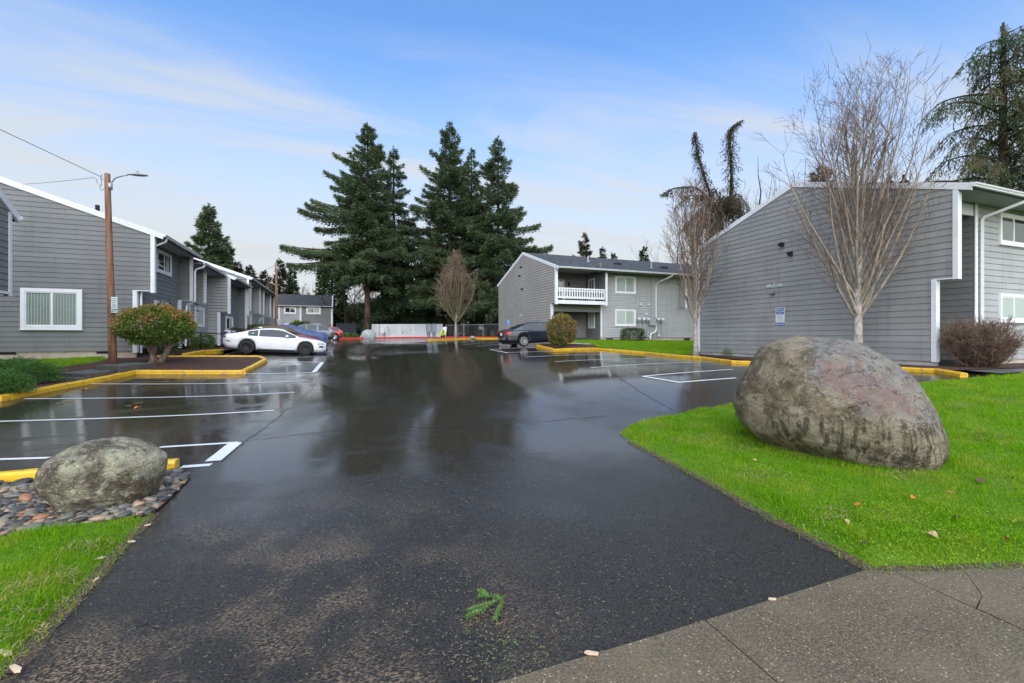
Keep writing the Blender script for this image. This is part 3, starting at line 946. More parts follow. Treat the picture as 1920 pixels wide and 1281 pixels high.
# ---------------------------------------------------------------- grass
def grass(name, poly, off, lip, low, dens, h, wd, seed, keep=None, lean=.5):
    r = np.random.RandomState(seed)
    A = np.array(poly); x0, y0 = A.min(0); x1, y1 = A.max(0)
    n = int((x1 - x0) * (y1 - y0) * dens)
    P = np.stack([r.uniform(x0, x1, n), r.uniform(y0, y1, n)], 1)
    P = P[inside(P, poly)]
    if keep is not None: P = P[keep(P, r)]
    d = edist(P, poly)
    P = P[(d > np.abs(r.normal(0, .05, len(P))) + .04 * np.sin(P[:, 0] * 23) * np.sin(P[:, 1] * 19))]
    z = hfun(P, poly, off, lip, low)
    n = len(P)
    th = r.uniform(0, 2 * np.pi, n); ln = np.abs(r.normal(0, lean, n)); az = r.uniform(0, 2 * np.pi, n)
    # tufts: height follows a smooth field
    tuft = .75 + .35 * np.sin(P[:, 0] * 5.1 + np.sin(P[:, 1] * 3.3) * 2) * np.sin(P[:, 1] * 4.7 + P[:, 0])
    hh = h * r.uniform(.5, 1.3, n) * tuft * (1 + .55 * np.clip(np.sin(P[:, 0] * 11.3 + 2 * np.sin(P[:, 1] * 7.9)) * np.sin(P[:, 1] * 13.1 + P[:, 0] * 3), -.6, 1))
    ww = wd * r.uniform(.6, 1.3, n)
    B = np.stack([P[:, 0], P[:, 1], z - .004], 1)
    sx_ = np.stack([np.cos(th) * ww, np.sin(th) * ww, np.zeros(n)], 1) * .5
    tip = B + np.stack([np.cos(az) * ln * hh, np.sin(az) * ln * hh, hh], 1)
    V = np.stack([B - sx_, B + sx_, tip], 1).reshape(-1, 3)
    Fc = np.arange(3 * n).reshape(-1, 3)
    a = np.repeat(np.clip(r.normal(.5, .25, n), 0, 1), 3)
    o = bigmesh(name, V, Fc, M['grass_blade'], attr=a, stuff=True)
    return o
def keep_near(P, r):
    lat, dep = w2cam(P[:, 0], P[:, 1])
    d = np.hypot(lat, dep)
    return r.uniform(0, 1, len(P)) < np.clip((5.0 / np.maximum(d, 3.2)) ** 1.5, .08, 1) * (lat < dep * 1.35) 
def patch_noise(P, s=1.0, o=0.0):
    return np.array([mnoise.noise(Vector((p[0] * s + o, p[1] * s, 0))) + .5 * mnoise.noise(Vector((p[0] * s * 3 + o, p[1] * s * 3, 4))) for p in P])
grass('grass', LAWN_R, .075, .22, -.012, 4200, .062, .0085, 1, lambda P, r: keep_near(P, r) & (patch_noise(P, 1.3) > r.uniform(-1.1, -.30, len(P))))
grass('grass', LAWN_R, .075, .22, -.012, 700, .06, .02, 11, lambda P, r: (np.hypot(P[:, 0], P[:, 1]) > 7.5) & (P[:, 0] < 22))
def keep_left(P, r):
    lat, dep = w2cam(P[:, 0], P[:, 1])
    return (lat > -1.5 * dep)
grass('grass', LAWN_L, .06, .18, -.012, 4200, .058, .008, 2, keep_left)
grass('grass', LAWN_B, .15, .15, .05, 330, .07, .035, 3)
grass('grass', LAWN_L1, .15, .12, .09, 420, .065, .03, 4)
# clover-like broad leaves among the grass near the sidewalk corner
def clover():
    r = np.random.RandomState(8)
    c0 = np.array(pix(1740, 1010))
    P = np.concatenate([c0 + r.normal(0, 1, (5200, 2)) * [.55, .38], np.array(pix(1500, 905)) + r.normal(0, 1, (1200, 2)) * [.5, .3]])
    P = P[inside(P, LAWN_R)]
    z = hfun(P, LAWN_R, .075, .22, -.012) + r.uniform(.025, .062, len(P))
    n = len(P); s = r.uniform(.005, .010, n)
    th = r.uniform(0, 6.28, n)
    a = np.stack([np.cos(th), np.sin(th), r.normal(0, .35, n)], 1) * s[:, None]; b = np.stack([-np.sin(th), np.cos(th), r.normal(0, .35, n)], 1) * s[:, None]
    C = np.stack([P[:, 0], P[:, 1], z], 1)
    V = np.stack([C - a, C - b * .8, C + a, C + b * .8], 1).reshape(-1, 3)
    bigmesh('clover', V, np.arange(4 * n).reshape(-1, 4), M['grass_blade'], attr=np.repeat(r.uniform(.5, 1, n), 4), stuff=True)
clover()

# ---------------------------------------------------------------- river stones
bed = sheet('pebble_bed', pixs([(352, 903), (340, 884), (332, 880), (200, 890), (76, 900), (0, 907), (-220, 928)]) + [cam2w(-7.2, 4.7)] + pixs([(-180, 1028), (0, 1014), (120, 993), (205, 980), (286, 968), (318, 938)]), .02, M['mulch'], .3)
BED = [tuple(v.co[:2]) for v in bed.data.vertices]
BEDP = pixs([(350, 903), (338, 886), (320, 884), (200, 893), (76, 903), (0, 910), (-200, 930)]) + [cam2w(-6.9, 4.75)] + pixs([(-180, 1024), (0, 1012), (120, 991), (205, 978), (284, 966), (316, 936)])
def stone_mesh(seed):
    bm = bmesh.new()
    bmesh.ops.create_icosphere(bm, subdivisions=2, radius=1)
    r = np.random.RandomState(seed)
    o = Vector(r.uniform(-9, 9, 3))
    for v in bm.verts:
        k = 1 + .28 * (mnoise.noise(v.co * .9 + o))
        v.co *= k
        if abs(v.co.z) > .75: v.co.z *= .9
    me = bpy.data.meshes.new('river_stone')
    bm.to_mesh(me); bm.free()
    me.materials.append(M['river_stone'])
    me.polygons.foreach_set('use_smooth', [True] * len(me.polygons))
    return me
def stones():
    protos = [stone_mesh(i) for i in range(7)]
    r = np.random.RandomState(3)
    A = np.array(BEDP); x0, y0 = A.min(0); x1, y1 = A.max(0)
    pts = []
    # dart throwing with shrinking radii
    bx, by = at(197, 5.35)
    for rad, tries in ((.078, 60), (.055, 500), (.040, 2600), (.029, 7000)):
        C = np.stack([r.uniform(x0, x1, tries), r.uniform(y0, y1, tries)], 1)
        C = C[inside(C, BEDP)]
        for p in C:
            lat, dep = w2cam(*p)
            if lat < -1.25 * dep: continue
            q = rad * r.uniform(.85, 1.15)
            ok = True
            if pts:
                T = np.array(pts)
                ok = np.all(np.hypot(T[:, 0] - p[0], T[:, 1] - p[1]) > (T[:, 2] + q) * .86)
            if ok: pts.append((p[0], p[1], q))
    pts.sort(key=lambda p: -(p[2] / np.hypot(p[0], p[1])))
    rest = MB(); rv = []
    for i, (x, y, q) in enumerate(pts):
        z = g(x, y) + .02
        s = (q * r.uniform(.95, 1.35), q * r.uniform(.75, 1.0), q * r.uniform(.42, .62))
        rot = (r.normal(0, .22), r.normal(0, .22), r.uniform(0, 6.28))
        if i < 290:
            o = bpy.data.objects.new('river_stone', protos[i % 7])
            COL.objects.link(o); o.parent = bed
            o.location = (x, y, z + s[2] * .45); o.rotation_euler = rot; o.scale = s
        else:
            me = protos[i % 7]
            Mx = Matrix.Translation((x, y, z + s[2] * .4)) @ Matrix.Rotation(rot[2], 4, 'Z') @ Matrix.Diagonal((*s, 1))
            rest.add([Mx @ v.co for v in me.vertices], [tuple(p.vertices) for p in me.polygons])
            rv += [r.uniform()] * len(me.vertices)
    # a lower layer that fills the gaps
    n = 2600
    C = np.stack([r.uniform(x0, x1, n), r.uniform(y0, y1, n)], 1); C = C[inside(C, BEDP)]
    me = protos[0]
    for p in C:
        q = r.uniform(.022, .036)
        Mx = Matrix.Translation((p[0], p[1], g(*p) + .022)) @ Matrix.Rotation(r.uniform(0, 6), 4, 'Z') @ Matrix.Diagonal((q * 1.2, q, q * .5, 1))
        rest.add([Mx @ v.co for v in me.vertices], [tuple(f.vertices) for f in me.polygons])
        rv += [r.uniform()] * len(me.vertices)
    o = rest.build('small_river_stones', M['river_stone'], bed, True, True)
    a = o.data.attributes.new('v', 'FLOAT', 'POINT'); a.data.foreach_set('value', np.array(rv, dtype=np.float32))
stones()

def dead_grass():
    r = np.random.RandomState(31)
    cs = [pix(1520, 870), pix(1390, 850), pix(1290, 835), pix(1690, 905), pix(1850, 830), pix(1800, 770), pix(1880, 760), pix(1240, 810), pix(1560, 985), pix(1420, 905)]
    P = np.concatenate([np.array(c) + r.normal(0, 1, (170, 2)) * [.22, .13] for c in cs] + [np.array(pix(px, py)) + r.normal(0, 1, (110, 2)) * [.12, .09] for px, py in ((120, 1100), (40, 1200), (90, 1150), (20, 1130), (170, 1040))])
    L = inside(P, LAWN_R); K = inside(P, LAWN_L)
    P = np.concatenate([P[L], P[K]]); z = np.concatenate([hfun(P[:L.sum()], LAWN_R, .075, .22, -.012), hfun(P[L.sum():], LAWN_L, .06, .18, -.012)])
    n = len(P); th = r.uniform(0, 6.28, n)
    C = np.stack([P[:, 0], P[:, 1], z + r.uniform(.02, .05, n)], 1)
    D = np.stack([np.cos(th), np.sin(th), r.normal(0, .35, n)], 1) * r.uniform(.02, .05, n)[:, None]; S = np.stack([-np.sin(th), np.cos(th), np.zeros(n)], 1) * .0032
    V = np.stack([C - D - S, C - D + S, C + D], 1).reshape(-1, 3)
    bigmesh('dead_grass', V, np.arange(3 * n).reshape(-1, 3), M['dead_grass'], attr=np.repeat(r.uniform(0, 1, n), 3), stuff=True)
dead_grass()

# a ragged strip of bare soil where the turf meets the asphalt
def soil_strip(poly, i0, i1, seed, wid=.075):
    r = np.random.RandomState(seed)
    p = resample(poly[i0:i1], .05, False)
    c = np.mean(np.array(poly), axis=0)
    V = []; Fc = []
    o1 = np.cumsum(r.normal(0, .012, len(p))); o1 -= np.linspace(0, o1[-1], len(p))
    for i, q in enumerate(p):
        a = np.array(p[max(i-1, 0)]); b = np.array(p[min(i+1, len(p)-1)]); d = (b - a) / (np.linalg.norm(b - a) + 1e-9)
        n_ = np.array([d[1], -d[0]])
        if not inside(np.array([np.array(q) - n_ * .05]), poly)[0]: n_ = -n_
        w_ = wid * (.45 + .9 * abs(mnoise.noise(Vector((i * .11, seed, 0))) * 1.4)) + r.uniform(0, .018)
        for u, h in ((-.10, .004), (0, .013), (w_ * .6, .011), (w_, .003)):
            x, y = np.array(q) + n_ * u
            V.append((x, y, g(x, y) + h + r.uniform(0, .006) * (0 < u < w_)))
    for i in range(len(p) - 1):
        for j in range(3): Fc.append((4*i+j, 4*i+4+j, 4*i+5+j, 4*i+1+j))
    mb = MB(); mb.v = V; mb.f = Fc; mb.m = [0] * len(Fc)
    structure(mb.build('soil_strip', M['soil_edge'], None, True))
soil_strip(LAWN_R, 11, 22, 3)
soil_strip(LAWN_L, 0, 8, 5, .06)
# longer grass left standing round the foot of the big boulder and along the cut edge
def tall_tufts():
    r = np.random.RandomState(41)
    pts = []
    for px, py in ((1395, 806), (1420, 822), (1450, 838), (1490, 850), (1530, 860), (1570, 867), (1610, 872), (1650, 876), (1690, 874), (1730, 868), (1762, 856)):
        c = np.array(pix(px, py + 6, .06)); pts.append(c + r.normal(0, 1, (150, 2)) * [.16, .07])
    e = np.array(resample(LAWN_R[11:22], .03, False)); k = r.uniform(0, 1, len(e)) < .75
    pts.append(np.repeat(e[k], 7, 0) + r.normal(0, .035, (k.sum() * 7, 2)))
    e = np.array(resample(LAWN_L[0:8], .03, False)); pts.append(np.repeat(e, 5, 0) + r.normal(0, .03, (len(e) * 5, 2)))
    P = np.concatenate(pts); n = len(P)
    z = garr(P[:, 0], P[:, 1]) + .0
    inn = inside(P, LAWN_R); z[inn] = hfun(P[inn], LAWN_R, .075, .22, -.012)
    h = r.uniform(.04, .11, n); h[len(pts[0]) * 11:] *= .62
    th = r.uniform(0, 6.28, n); az = r.uniform(0, 6.28, n); ln = np.abs(r.normal(0, .6, n))
    B = np.stack([P[:, 0], P[:, 1], z - .004], 1); S = np.stack([np.cos(th), np.sin(th), np.zeros(n)], 1) * .0042
    tip = B + np.stack([np.cos(az) * ln * h, np.sin(az) * ln * h, h], 1)
    bigmesh('tall_grass', np.stack([B - S, B + S, tip], 1).reshape(-1, 3), np.arange(3 * n).reshape(-1, 3), M['grass_blade'], attr=np.repeat(np.clip(r.normal(.4, .3, n), 0, 1), 3), stuff=True)
tall_tufts()
# ---------------------------------------------------------------- buildings
class PL:
    """vertical wall plane. axis 'x': runs along X at Y=c ; axis 'y': runs along Y at X=c. s: outward sign"""
    def __init__(s, axis, c, sg):
        s.axis, s.c, s.sg = axis, c, sg
    def pt(s, u, z, d=0.0):
        return (u, s.c + s.sg * d, z) if s.axis == 'x' else (s.c + s.sg * d, u, z)
def pbox(mb, P, u0, u1, z0, z1, d0, d1, mi=0):
    a = P.pt(u0, z0, d0); b = P.pt(u1, z1, d1)
    mb.box(tuple(min(i, j) for i, j in zip(a, b)), tuple(max(i, j) for i, j in zip(a, b)), mi)
def clip(poly, k, lim, keep_ge):
    o = []
    n = len(poly)
    for i in range(n):
        a, b = poly[i], poly[(i+1) % n]
        ia = (a[k] >= lim) if keep_ge else (a[k] <= lim); ib = (b[k] >= lim) if keep_ge else (b[k] <= lim)
        if ia: o.append(a)
        if ia != ib:
            t = (lim - a[k]) / (b[k] - a[k])
            o.append(tuple(a[j] + t * (b[j] - a[j]) for j in (0, 1)))
    return o
_rb = random.Random(4)
def siding(root, P, polys, ex, material, z0, boards=True, joint=4.2, seed=0, gap=None):
    gap = (.011 if boards else .032) if gap is None else gap
    pr_, tp_ = (.026, .016) if boards else (.046, .026)
    rnd = random.Random(seed)
    allm = MB()
    ztop = max(p[1] for q in polys for p in q)
    k = 0
    while z0 + k * ex < ztop:
        zb = z0 + k * ex; zt = zb + ex - gap
        for q in polys:
            c = clip(clip(q, 1, zb, True), 1, zt, False)
            if len(c) < 3: continue
            us = [p[0] for p in c]
            u0, u1 = min(us), max(us)
            if u1 - u0 < .03 or max(p[1] for p in c) - min(p[1] for p in c) < .01: continue
            cuts = [u0]
            if boards and u1 - u0 > joint * 1.25:
                u = u0 + rnd.uniform(.35, 1) * joint
                while u < u1 - .6:
                    cuts.append(u); u += rnd.uniform(.8, 1.1) * joint
            cuts.append(u1)
            for a, b in zip(cuts[:-1], cuts[1:]):
                s = c
                if a > u0: s = clip(s, 0, a + .0012, True)
                if b < u1: s = clip(s, 0, b - .0012, False)
                if len(s) < 3: continue
                n = len(s)
                jit = rnd.uniform(0, .002)
                vs = [P.pt(u, z, pr_ + jit - tp_ * (z - zb) / ex) for u, z in s] + [P.pt(u, z, -.004) for u, z in s]
                fs = [tuple(range(n))] + [(i, (i+1) % n, n + (i+1) % n, n + i) for i in range(n)]
                if boards:
                    mb = MB(); mb.add(vs, fs)
                    mb.build('siding_board', material, root)
                else:
                    allm.add(vs, fs)
        k += 1
    if not boards and allm.v:
        allm.build('siding_boards', material, root, stuff=True)
def wall(root, P, polys, material, th=.14, name='wall'):
    mb = MB()
    for q in polys:
        mb.extr(q, lambda p, a: P.pt(p[0], p[1], a), -.010, -th)
    return mb.build(name, material, root)
def window(root, P, u0, u1, z0, z1, kind='blind', tw=.095, split=.5, blindmat=None, single=False, name='window'):
    """white framed slider: frame > pane, blind"""
    mb = MB()
    for a, b, c, d in ((u0, u1, z1 - tw, z1), (u0, u1, z0, z0 + tw), (u0, u0 + tw, z0 + tw, z1 - tw), (u1 - tw, u1, z0 + tw, z1 - tw)):
        pbox(mb, P, a, b, c, d, -.003, .085)
    sb = .045
    a0, a1, b0, b1 = u0 + tw, u1 - tw, z0 + tw, z1 - tw
    for a, b, c, d in ((a0, a1, b1 - sb, b1), (a0, a1, b0, b0 + sb), (a0, a0 + sb, b0 + sb, b1 - sb), (a1 - sb, a1, b0 + sb, b1 - sb)):
        pbox(mb, P, a, b, c, d, .001, .070)
    m = a0 + (a1 - a0) * split
    if not single: pbox(mb, P, m - .035, m + .035, b0 + sb, b1 - sb, .002, .072)
    pbox(mb, P, u0 - .02, u1 + .02, z0 - .03, z0 - .001, -.003, .098)
    fr = mb.build(name, M['vinyl'], root)
    spans = [(a0 + sb, m - .035), (m + .035, a1 - sb)] if not single else [(a0 + sb, a1 - sb)]
    for i, (a, b) in enumerate(spans):
        q = MB(); q.add([P.pt(a - .005, b0 + sb - .005, .060), P.pt(b + .005, b0 + sb - .005, .060), P.pt(b + .005, b1 - sb + .005, .060), P.pt(a - .005, b1 - sb + .005, .060)], [(0, 1, 2, 3)])
        q.build('pane', M['pane'], fr)
        q = MB()
        kd = kind[i] if isinstance(kind, (list, tuple)) else kind
        if kd == 'vertical':
            n = max(4, int((b - a) / .085)); w_ = (b - a) / n
            for j in range(n):
                x0 = a + j * w_
                q.add([P.pt(x0, b0 + sb, .034), P.pt(x0 + w_ * .96, b0 + sb, .057), P.pt(x0 + w_ * .96, b1 - sb, .057), P.pt(x0, b1 - sb, .034)], [(0,1,2,3)])
            q.build('blind', M['blind'], fr)
        elif kd == 'slats':
            n = max(6, int((b1 - b0 - 2 * sb) / .05)); h_ = (b1 - b0 - 2 * sb) / n
            for j in range(n):
                y0 = b0 + sb + j * h_
                q.add([P.pt(a, y0, .056), P.pt(b, y0, .056), P.pt(b, y0 + h_ * 1.02, .050), P.pt(a, y0 + h_ * 1.02, .050)], [(0,1,2,3)])
            q.build('blind', M['blind_pale'], fr)
        else:
            pbox(q, P, a - .005, b + .005, b0 + sb - .005, b1 - sb + .005, -.002, .051)
            q.build('blind' if kd in ('pale', 'blind') else 'room', M[{'pale': 'blind_pale', 'blind': 'blind', 'dark': 'room_dark', 'screen': 'curtain_dark'}[kd]], fr)
    return fr
def trim(root, P, u0, u1, z0, z1, d0=-.002, d1=.035, name='trim_board', m='white_trim'):
    mb = MB(); pbox(mb, P, u0, u1, z0, z1, d0, d1)
    return mb.build(name, M[m], root)
def slab_roof(root, axis, sect, a0, a1, m='shingle', name='roof'):
    """sect: polygon (across, z); extruded along the ridge"""
    mb = MB()
    fn = (lambda p, a: (a, p[0], p[1])) if axis == 'x' else (lambda p, a: (p[0], a, p[1]))
    mb.extr(sect, fn, a0, a1)
    return mb.build(name, M[m], root)
def gutter(root, axis, c, sg, z, a0, a1):
    """k-profile gutter along an eave; c = coordinate of the eave face, sg = outward"""
    mb = MB()
    prof = [(0, 0), (.105, 0), (.13, -.012), (.118, -.05), (.085, -.085), (.08, -.115), (0, -.115)]
    fn = (lambda p, a: (a, c + sg * p[0], z + p[1])) if axis == 'x' else (lambda p, a: (c + sg * p[0], a, z + p[1]))
    mb.extr(prof, fn, a0, a1)
    return mb.build('gutter', M['white_trim'], root)
def downspout(root, pts, r=.055):
    mb = MB(); mb.tube(pts, r, 4, sq=True)
    return mb.build('downspout', M['white_trim'], root)
def slope_strip(root, P, pts, th, d0, d1, name='rake_board', m='white_trim'):
    """board following a roof slope: pts top edge (u,z)"""
    mb = MB()
    for (u0, z0), (u1, z1) in zip(pts[:-1], pts[1:]):
        mb.extr([(u0, z0), (u1, z1), (u1, z1 - th), (u0, z0 - th)], lambda p, a: P.pt(p[0], p[1], a), d0, d1)
    return mb.build(name, M[m], root)
def fin(root, axis, c, u_wall, u_out, z0, z1, m, boards=False, ex=.203, th=.12, face=-1):
    """projecting wing wall. axis 'x' = its faces run along X at Y=c ; trimmed white at its outer end"""
    P = PL(axis, c, face)
    a, b = min(u_wall, u_out), max(u_wall, u_out)
    q = [(a, z0), (b, z0), (b, z1), (a, z1)]
    wall(root, P, [q], M[m], th, 'wing_wall')
    siding(root, P, [q], ex, M[m], z0, boards)
    o = 1 if u_out > u_wall else -1
    # white end cap: wraps the outer end
    mb = MB()
    pbox(mb, P, u_out - o * .10, u_out + o * .028, z0 - .05, z1, .020, .045)
    pbox(mb, P, u_out + o * .002, u_out + o * .03, z0 - .05, z1, .0195, -th - .02)
    mb.build('corner_trim', M['white_trim'], root)
    mb = MB(); pbox(mb, P, a, b - .002 if o > 0 else b, z0 - .03, z0 - .001, .012, -th + .002)
    mb.build('wall_cap', M['white_trim'], root)

# ======================= right front building (gable wall towards the lane)
A = empty('apartment_building', (17.37, 13.0, 1.05))
def rel(o, e):
    """parent built in world coordinates"""
    for c in list(e.children):
        c.matrix_parent_inverse = Matrix.Translation(-e.location) if False else c.matrix_parent_inverse
A.location = (0, 0, 0)
GA = PL('y', 17.37, -1)
zE, zR, yR = 6.46, 8.14, 13.05
sl = (zR - zE) / (yR - 7.84)
gA = [(8.37, 1.24), (18.25, 1.24), (18.25, zE), (yR, zR), (8.37, zE + sl * (8.37 - 7.84))]
gA2 = [(7.84, 3.80), (8.3695, 3.80), (8.3695, zE + sl * (8.37 - 7.84)), (7.84, zE)]
wall(A, GA, [gA, gA2], M['siding_dark_brightened'], .12)
siding(A, GA, [gA, gA2], .2032, M['siding_dark_brightened'], 1.24, True, 4.4, 1)
mb = MB(); pbox(mb, GA, 8.40, 18.2, .5, 1.232, -.02, -.2); mb.build('foundation', M['foundation_grey'], A)
slope_strip(A, GA, [(7.50, zE - sl * .34 + .17), (yR, zR + .17), (18.6, zE - sl * .35 + .17)], .21, -.01, .05)
for nm, u, z0_, z1_ in (('corner_trim', 7.84, 3.74, zE), ('corner_trim', 8.37, 1.22, 3.79)):
    mb = MB()
    pbox(mb, GA, u - .028, u + .10, z0_, z1_, .022, .045)
    pbox(mb, GA, u - .03, u - .002, z0_, z1_, .0215, -.15)
    mb.build(nm, M['white_trim'], A)
mb = MB(); pbox(mb, GA, 7.86, 8.46, 3.765, 3.798, .030, -.15); mb.build('wall_cap', M['white_trim'], A)
trim(A, GA, 18.14, 18.28, 1.24, zE, .022, .045, 'corner_trim')
# light wing beyond the recess
WA = PL('x', 8.40, -1)
xw = 19.55
qa = [(xw, 1.22), (34, 1.22), (34, zE + .1), (xw, zE + .1)]
wall(A, WA, [qa], M['siding_light'])
siding(A, WA, [qa], .2032, M['siding_light'], 1.22, True, 4.0, 2)
SA = PL('y', xw, -1)
qs = [(8.41, 1.22), (9.9, 1.22), (9.9, zE + .3), (8.41, zE + .3)]
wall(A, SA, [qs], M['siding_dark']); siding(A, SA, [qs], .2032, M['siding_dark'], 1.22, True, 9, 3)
BA = PL('x', 9.9, -1)
qb = [(17.5, 1.22), (xw, 1.22), (xw, zE + .3), (17.5, zE + .3)]
wall(A, BA, [qb], M['siding_light']); siding(A, BA, [qb], .2032, M['siding_light'], 1.22, True, 9, 4)
mb = MB(); pbox(mb, WA, xw + .03, 34, .5, 1.212, -.02, -.2); mb.build('foundation', M['foundation'], A)
trim(A, WA, xw - .03, xw + .11, 1.2, zE - .02, .022, .048, 'corner_trim')
trim(A, WA, 17.50, xw - .035, 5.98, 6.36, -.10, .0, 'header_board', 'white_paint_old')
mb = MB(); mb.box((17.38, 7.60, 6.385), (34, 8.38, 6.41)); mb.box((17.5, 8.42, 6.40), (xw, 9.9, 6.42)); mb.build('soffit', M['soffit'], A)
slab_roof(A, 'x', [(7.52, zE - sl * .32), (yR, zR), (18.6, zE - sl * .35), (18.6, zE - sl * .35 + .16), (yR, zR + .16), (7.52, zE - sl * .32 + .16)], 17.34, 40)
gutter(A, 'x', 7.50, -1, zE - sl * .32 + .155, 17.30, 34)
downspout(A, [(20.35, 7.45, 6.38), (20.35, 7.47, 6.30), (19.85, 8.27, 5.93), (19.80, 8.30, 5.85), (19.80, 8.30, 1.35), (19.80, 8.24, 1.22), (19.80, 8.06, 1.16)])
window(A, WA, 20.96, 22.72, 5.16, 6.22, ['screen', 'dark'])
window(A, WA, 20.96, 22.72, 2.52, 3.48, ['slats', 'slats'])
window(A, WA, 26, 27.9, 5.1, 6.2, 'blind'); window(A, WA, 26, 27.9, 2.45, 3.5, 'blind')
# things fixed to the gable wall
def flood(root, P, u, z, d=.02):
    mb = MB()
    pbox(mb, P, u - .05, u + .05, z - .05, z + .05, d, d + .05)
    c = P.pt(u, z - .02, d + .12)
    mb.cbox(c, (.14, .17, .11), 0, Matrix.Rotation(R(25) * P.sg * -1, 3, 'Y'))
    return mb.build('flood_light', M['black_metal'], root)
def yat(px, X):
    a = (px - 960) / F
    return X * (CS - a * SN) / (SN + a * CS)
def xat(px, Y):
    a = (px - 960) / F
    return Y * (SN + a * CS) / (CS - a * SN)
def zofy(py, X, Y):
    return CAMZ - (py - 632) / F * (X * SN + Y * CS)
XA = 17.37
for px, py in ((1469, 458), (1485, 475)):
    y = yat(px, XA); flood(A, GA, y, zofy(py, XA, y))
y = yat(1451, XA); z = zofy(547, XA, y)
mb = MB(); mb.extr([(0, 0), (.16, -.14), (.16, -.17), (0, -.17)], lambda p, a: (XA - .02 - p[0], y + a, z + p[1] + .08), -.1, .1); mb.build('vent_hood', M['siding_dark'], A)
def text_part(name, body, size, m, root, P, u, z, d, ext=.002, mirror=False, align='CENTER', wd=1.0):
    cu = bpy.data.curves.new(name, 'FONT')
    cu.body = body; cu.size = size; cu.extrude = ext; cu.align_x = align; cu.align_y = 'CENTER'
    cu.space_character = 1.02
    to = bpy.data.objects.new(name, cu); COL.objects.link(to)
    dg = bpy.context.evaluated_depsgraph_get()
    me = bpy.data.meshes.new_from_object(to.evaluated_get(dg))
    bpy.data.objects.remove(to)
    me.name = name
    me.materials.clear(); me.materials.append(M[m])
    for v in me.vertices:
        # facing outward: text x runs to the viewer's right
        if P.axis == 'y': s = -1 if P.sg < 0 else 1
        else: s = 1 if P.sg < 0 else -1
        v.co = Vector(P.pt(u + s * v.co.x * wd, z + v.co.y, d + v.co.z))
    return link(name, me, root)
# address letters screwed to the gable
y = yat(1452.5, XA); z = zofy(535.5, XA, y)
ad = empty('address_sign'); tag(ad, 'pale house letter A between two small number plates on the dark gable wall', 'sign')
text_part('letter', 'A', .30, 'white_paint_old', ad, GA, y, z, .032)
for du, s_ in ((.26, '10800'), (-.27, '10862')):
    mb = MB(); pbox(mb, GA, y + du - .15, y + du + .15, z - .08, z + .08, .028, .034); pl = mb.build('number_plate', M['sign_print'], ad)
    text_part('number', s_, .13, 'sign_white', pl, GA, y + du, z, .037, wd=.80)
# parking sign
y = yat(1463.5, XA); z0_, z1_ = zofy(604.5, XA, y), zofy(576.5, XA, y)
ps = empty('parking_sign'); tag(ps, 'blue and white permit parking sign screwed to the dark gable wall', 'sign')
wS = .40; hS = z1_ - z0_
mb = MB(); pbox(mb, GA, y - wS / 2, y + wS / 2, z0_, z1_, .022, .030); mb.build('sign_plate', M['sign_white'], ps)
mb = MB(); pbox(mb, GA, y - wS / 2 + .025, y + wS / 2 - .025, z1_ - hS * .46, z1_ - .02, .0305, .033); mb.build('blue_field', M['sign_blue'], ps)
for i, s_ in enumerate(('PERMIT', 'PARKING', 'ONLY')):
    text_part('lettering', s_, .098, 'sign_white', ps, GA, y, z1_ - .085 - i * hS * .138, .035, wd=.95)
mb = MB()
rp = random.Random(2)
for i in range(9):
    hw = wS * .5 * rp.uniform(.62, .84); zz = z0_ + hS * (.50 - i * .034)
    pbox(mb, GA, y - hw, y + hw, zz, zz + .008, .0305, .032)
for i in range(2):
    zz = z0_ + hS * (.15 - i * .09)
    pbox(mb, GA, y - wS * .38, y + wS * .38, zz, zz + .022, .0305, .032)
mb.build('small_print', M['print_pale'], ps, stuff=True)
lo = empty('parking_sign'); tag(lo, 'narrow blue strip sign with white capitals just under the permit sign', 'sign')
mb = MB(); pbox(mb, GA, y - .27, y + .27, z0_ - .17, z0_ - .02, .022, .030); mb.build('sign_plate', M['sign_white'], lo)
mb = MB(); pbox(mb, GA, y - .255, y + .255, z0_ - .155, z0_ - .035, .0305, .033); mb.build('blue_field', M['sign_blue'], lo)
text_part('lettering', 'NO BACKED IN PARKING', .062, 'sign_white', lo, GA, y, z0_ - .096, .035, wd=.62)
# roof vents
for px, yy in ((1555, 12.5), (1668, 9.5), (1695, 9.0)):
    X = xat(px, yy)
    zz = zR - abs(yy - yR) * sl + .14
    mb = MB(); mb.tube([(X, yy, zz), (X, yy, zz + .22)], .05, 8); mb.lathe([(.13, 0), (.07, .06)], 8, 0, Matrix.Translation((X, yy, zz - .01))); mb.build('vent_pipe', M['dark_void'], A)
tag(A, 'dark grey lapped apartment block on the right, blank gable wall and pale front wing', 'building')

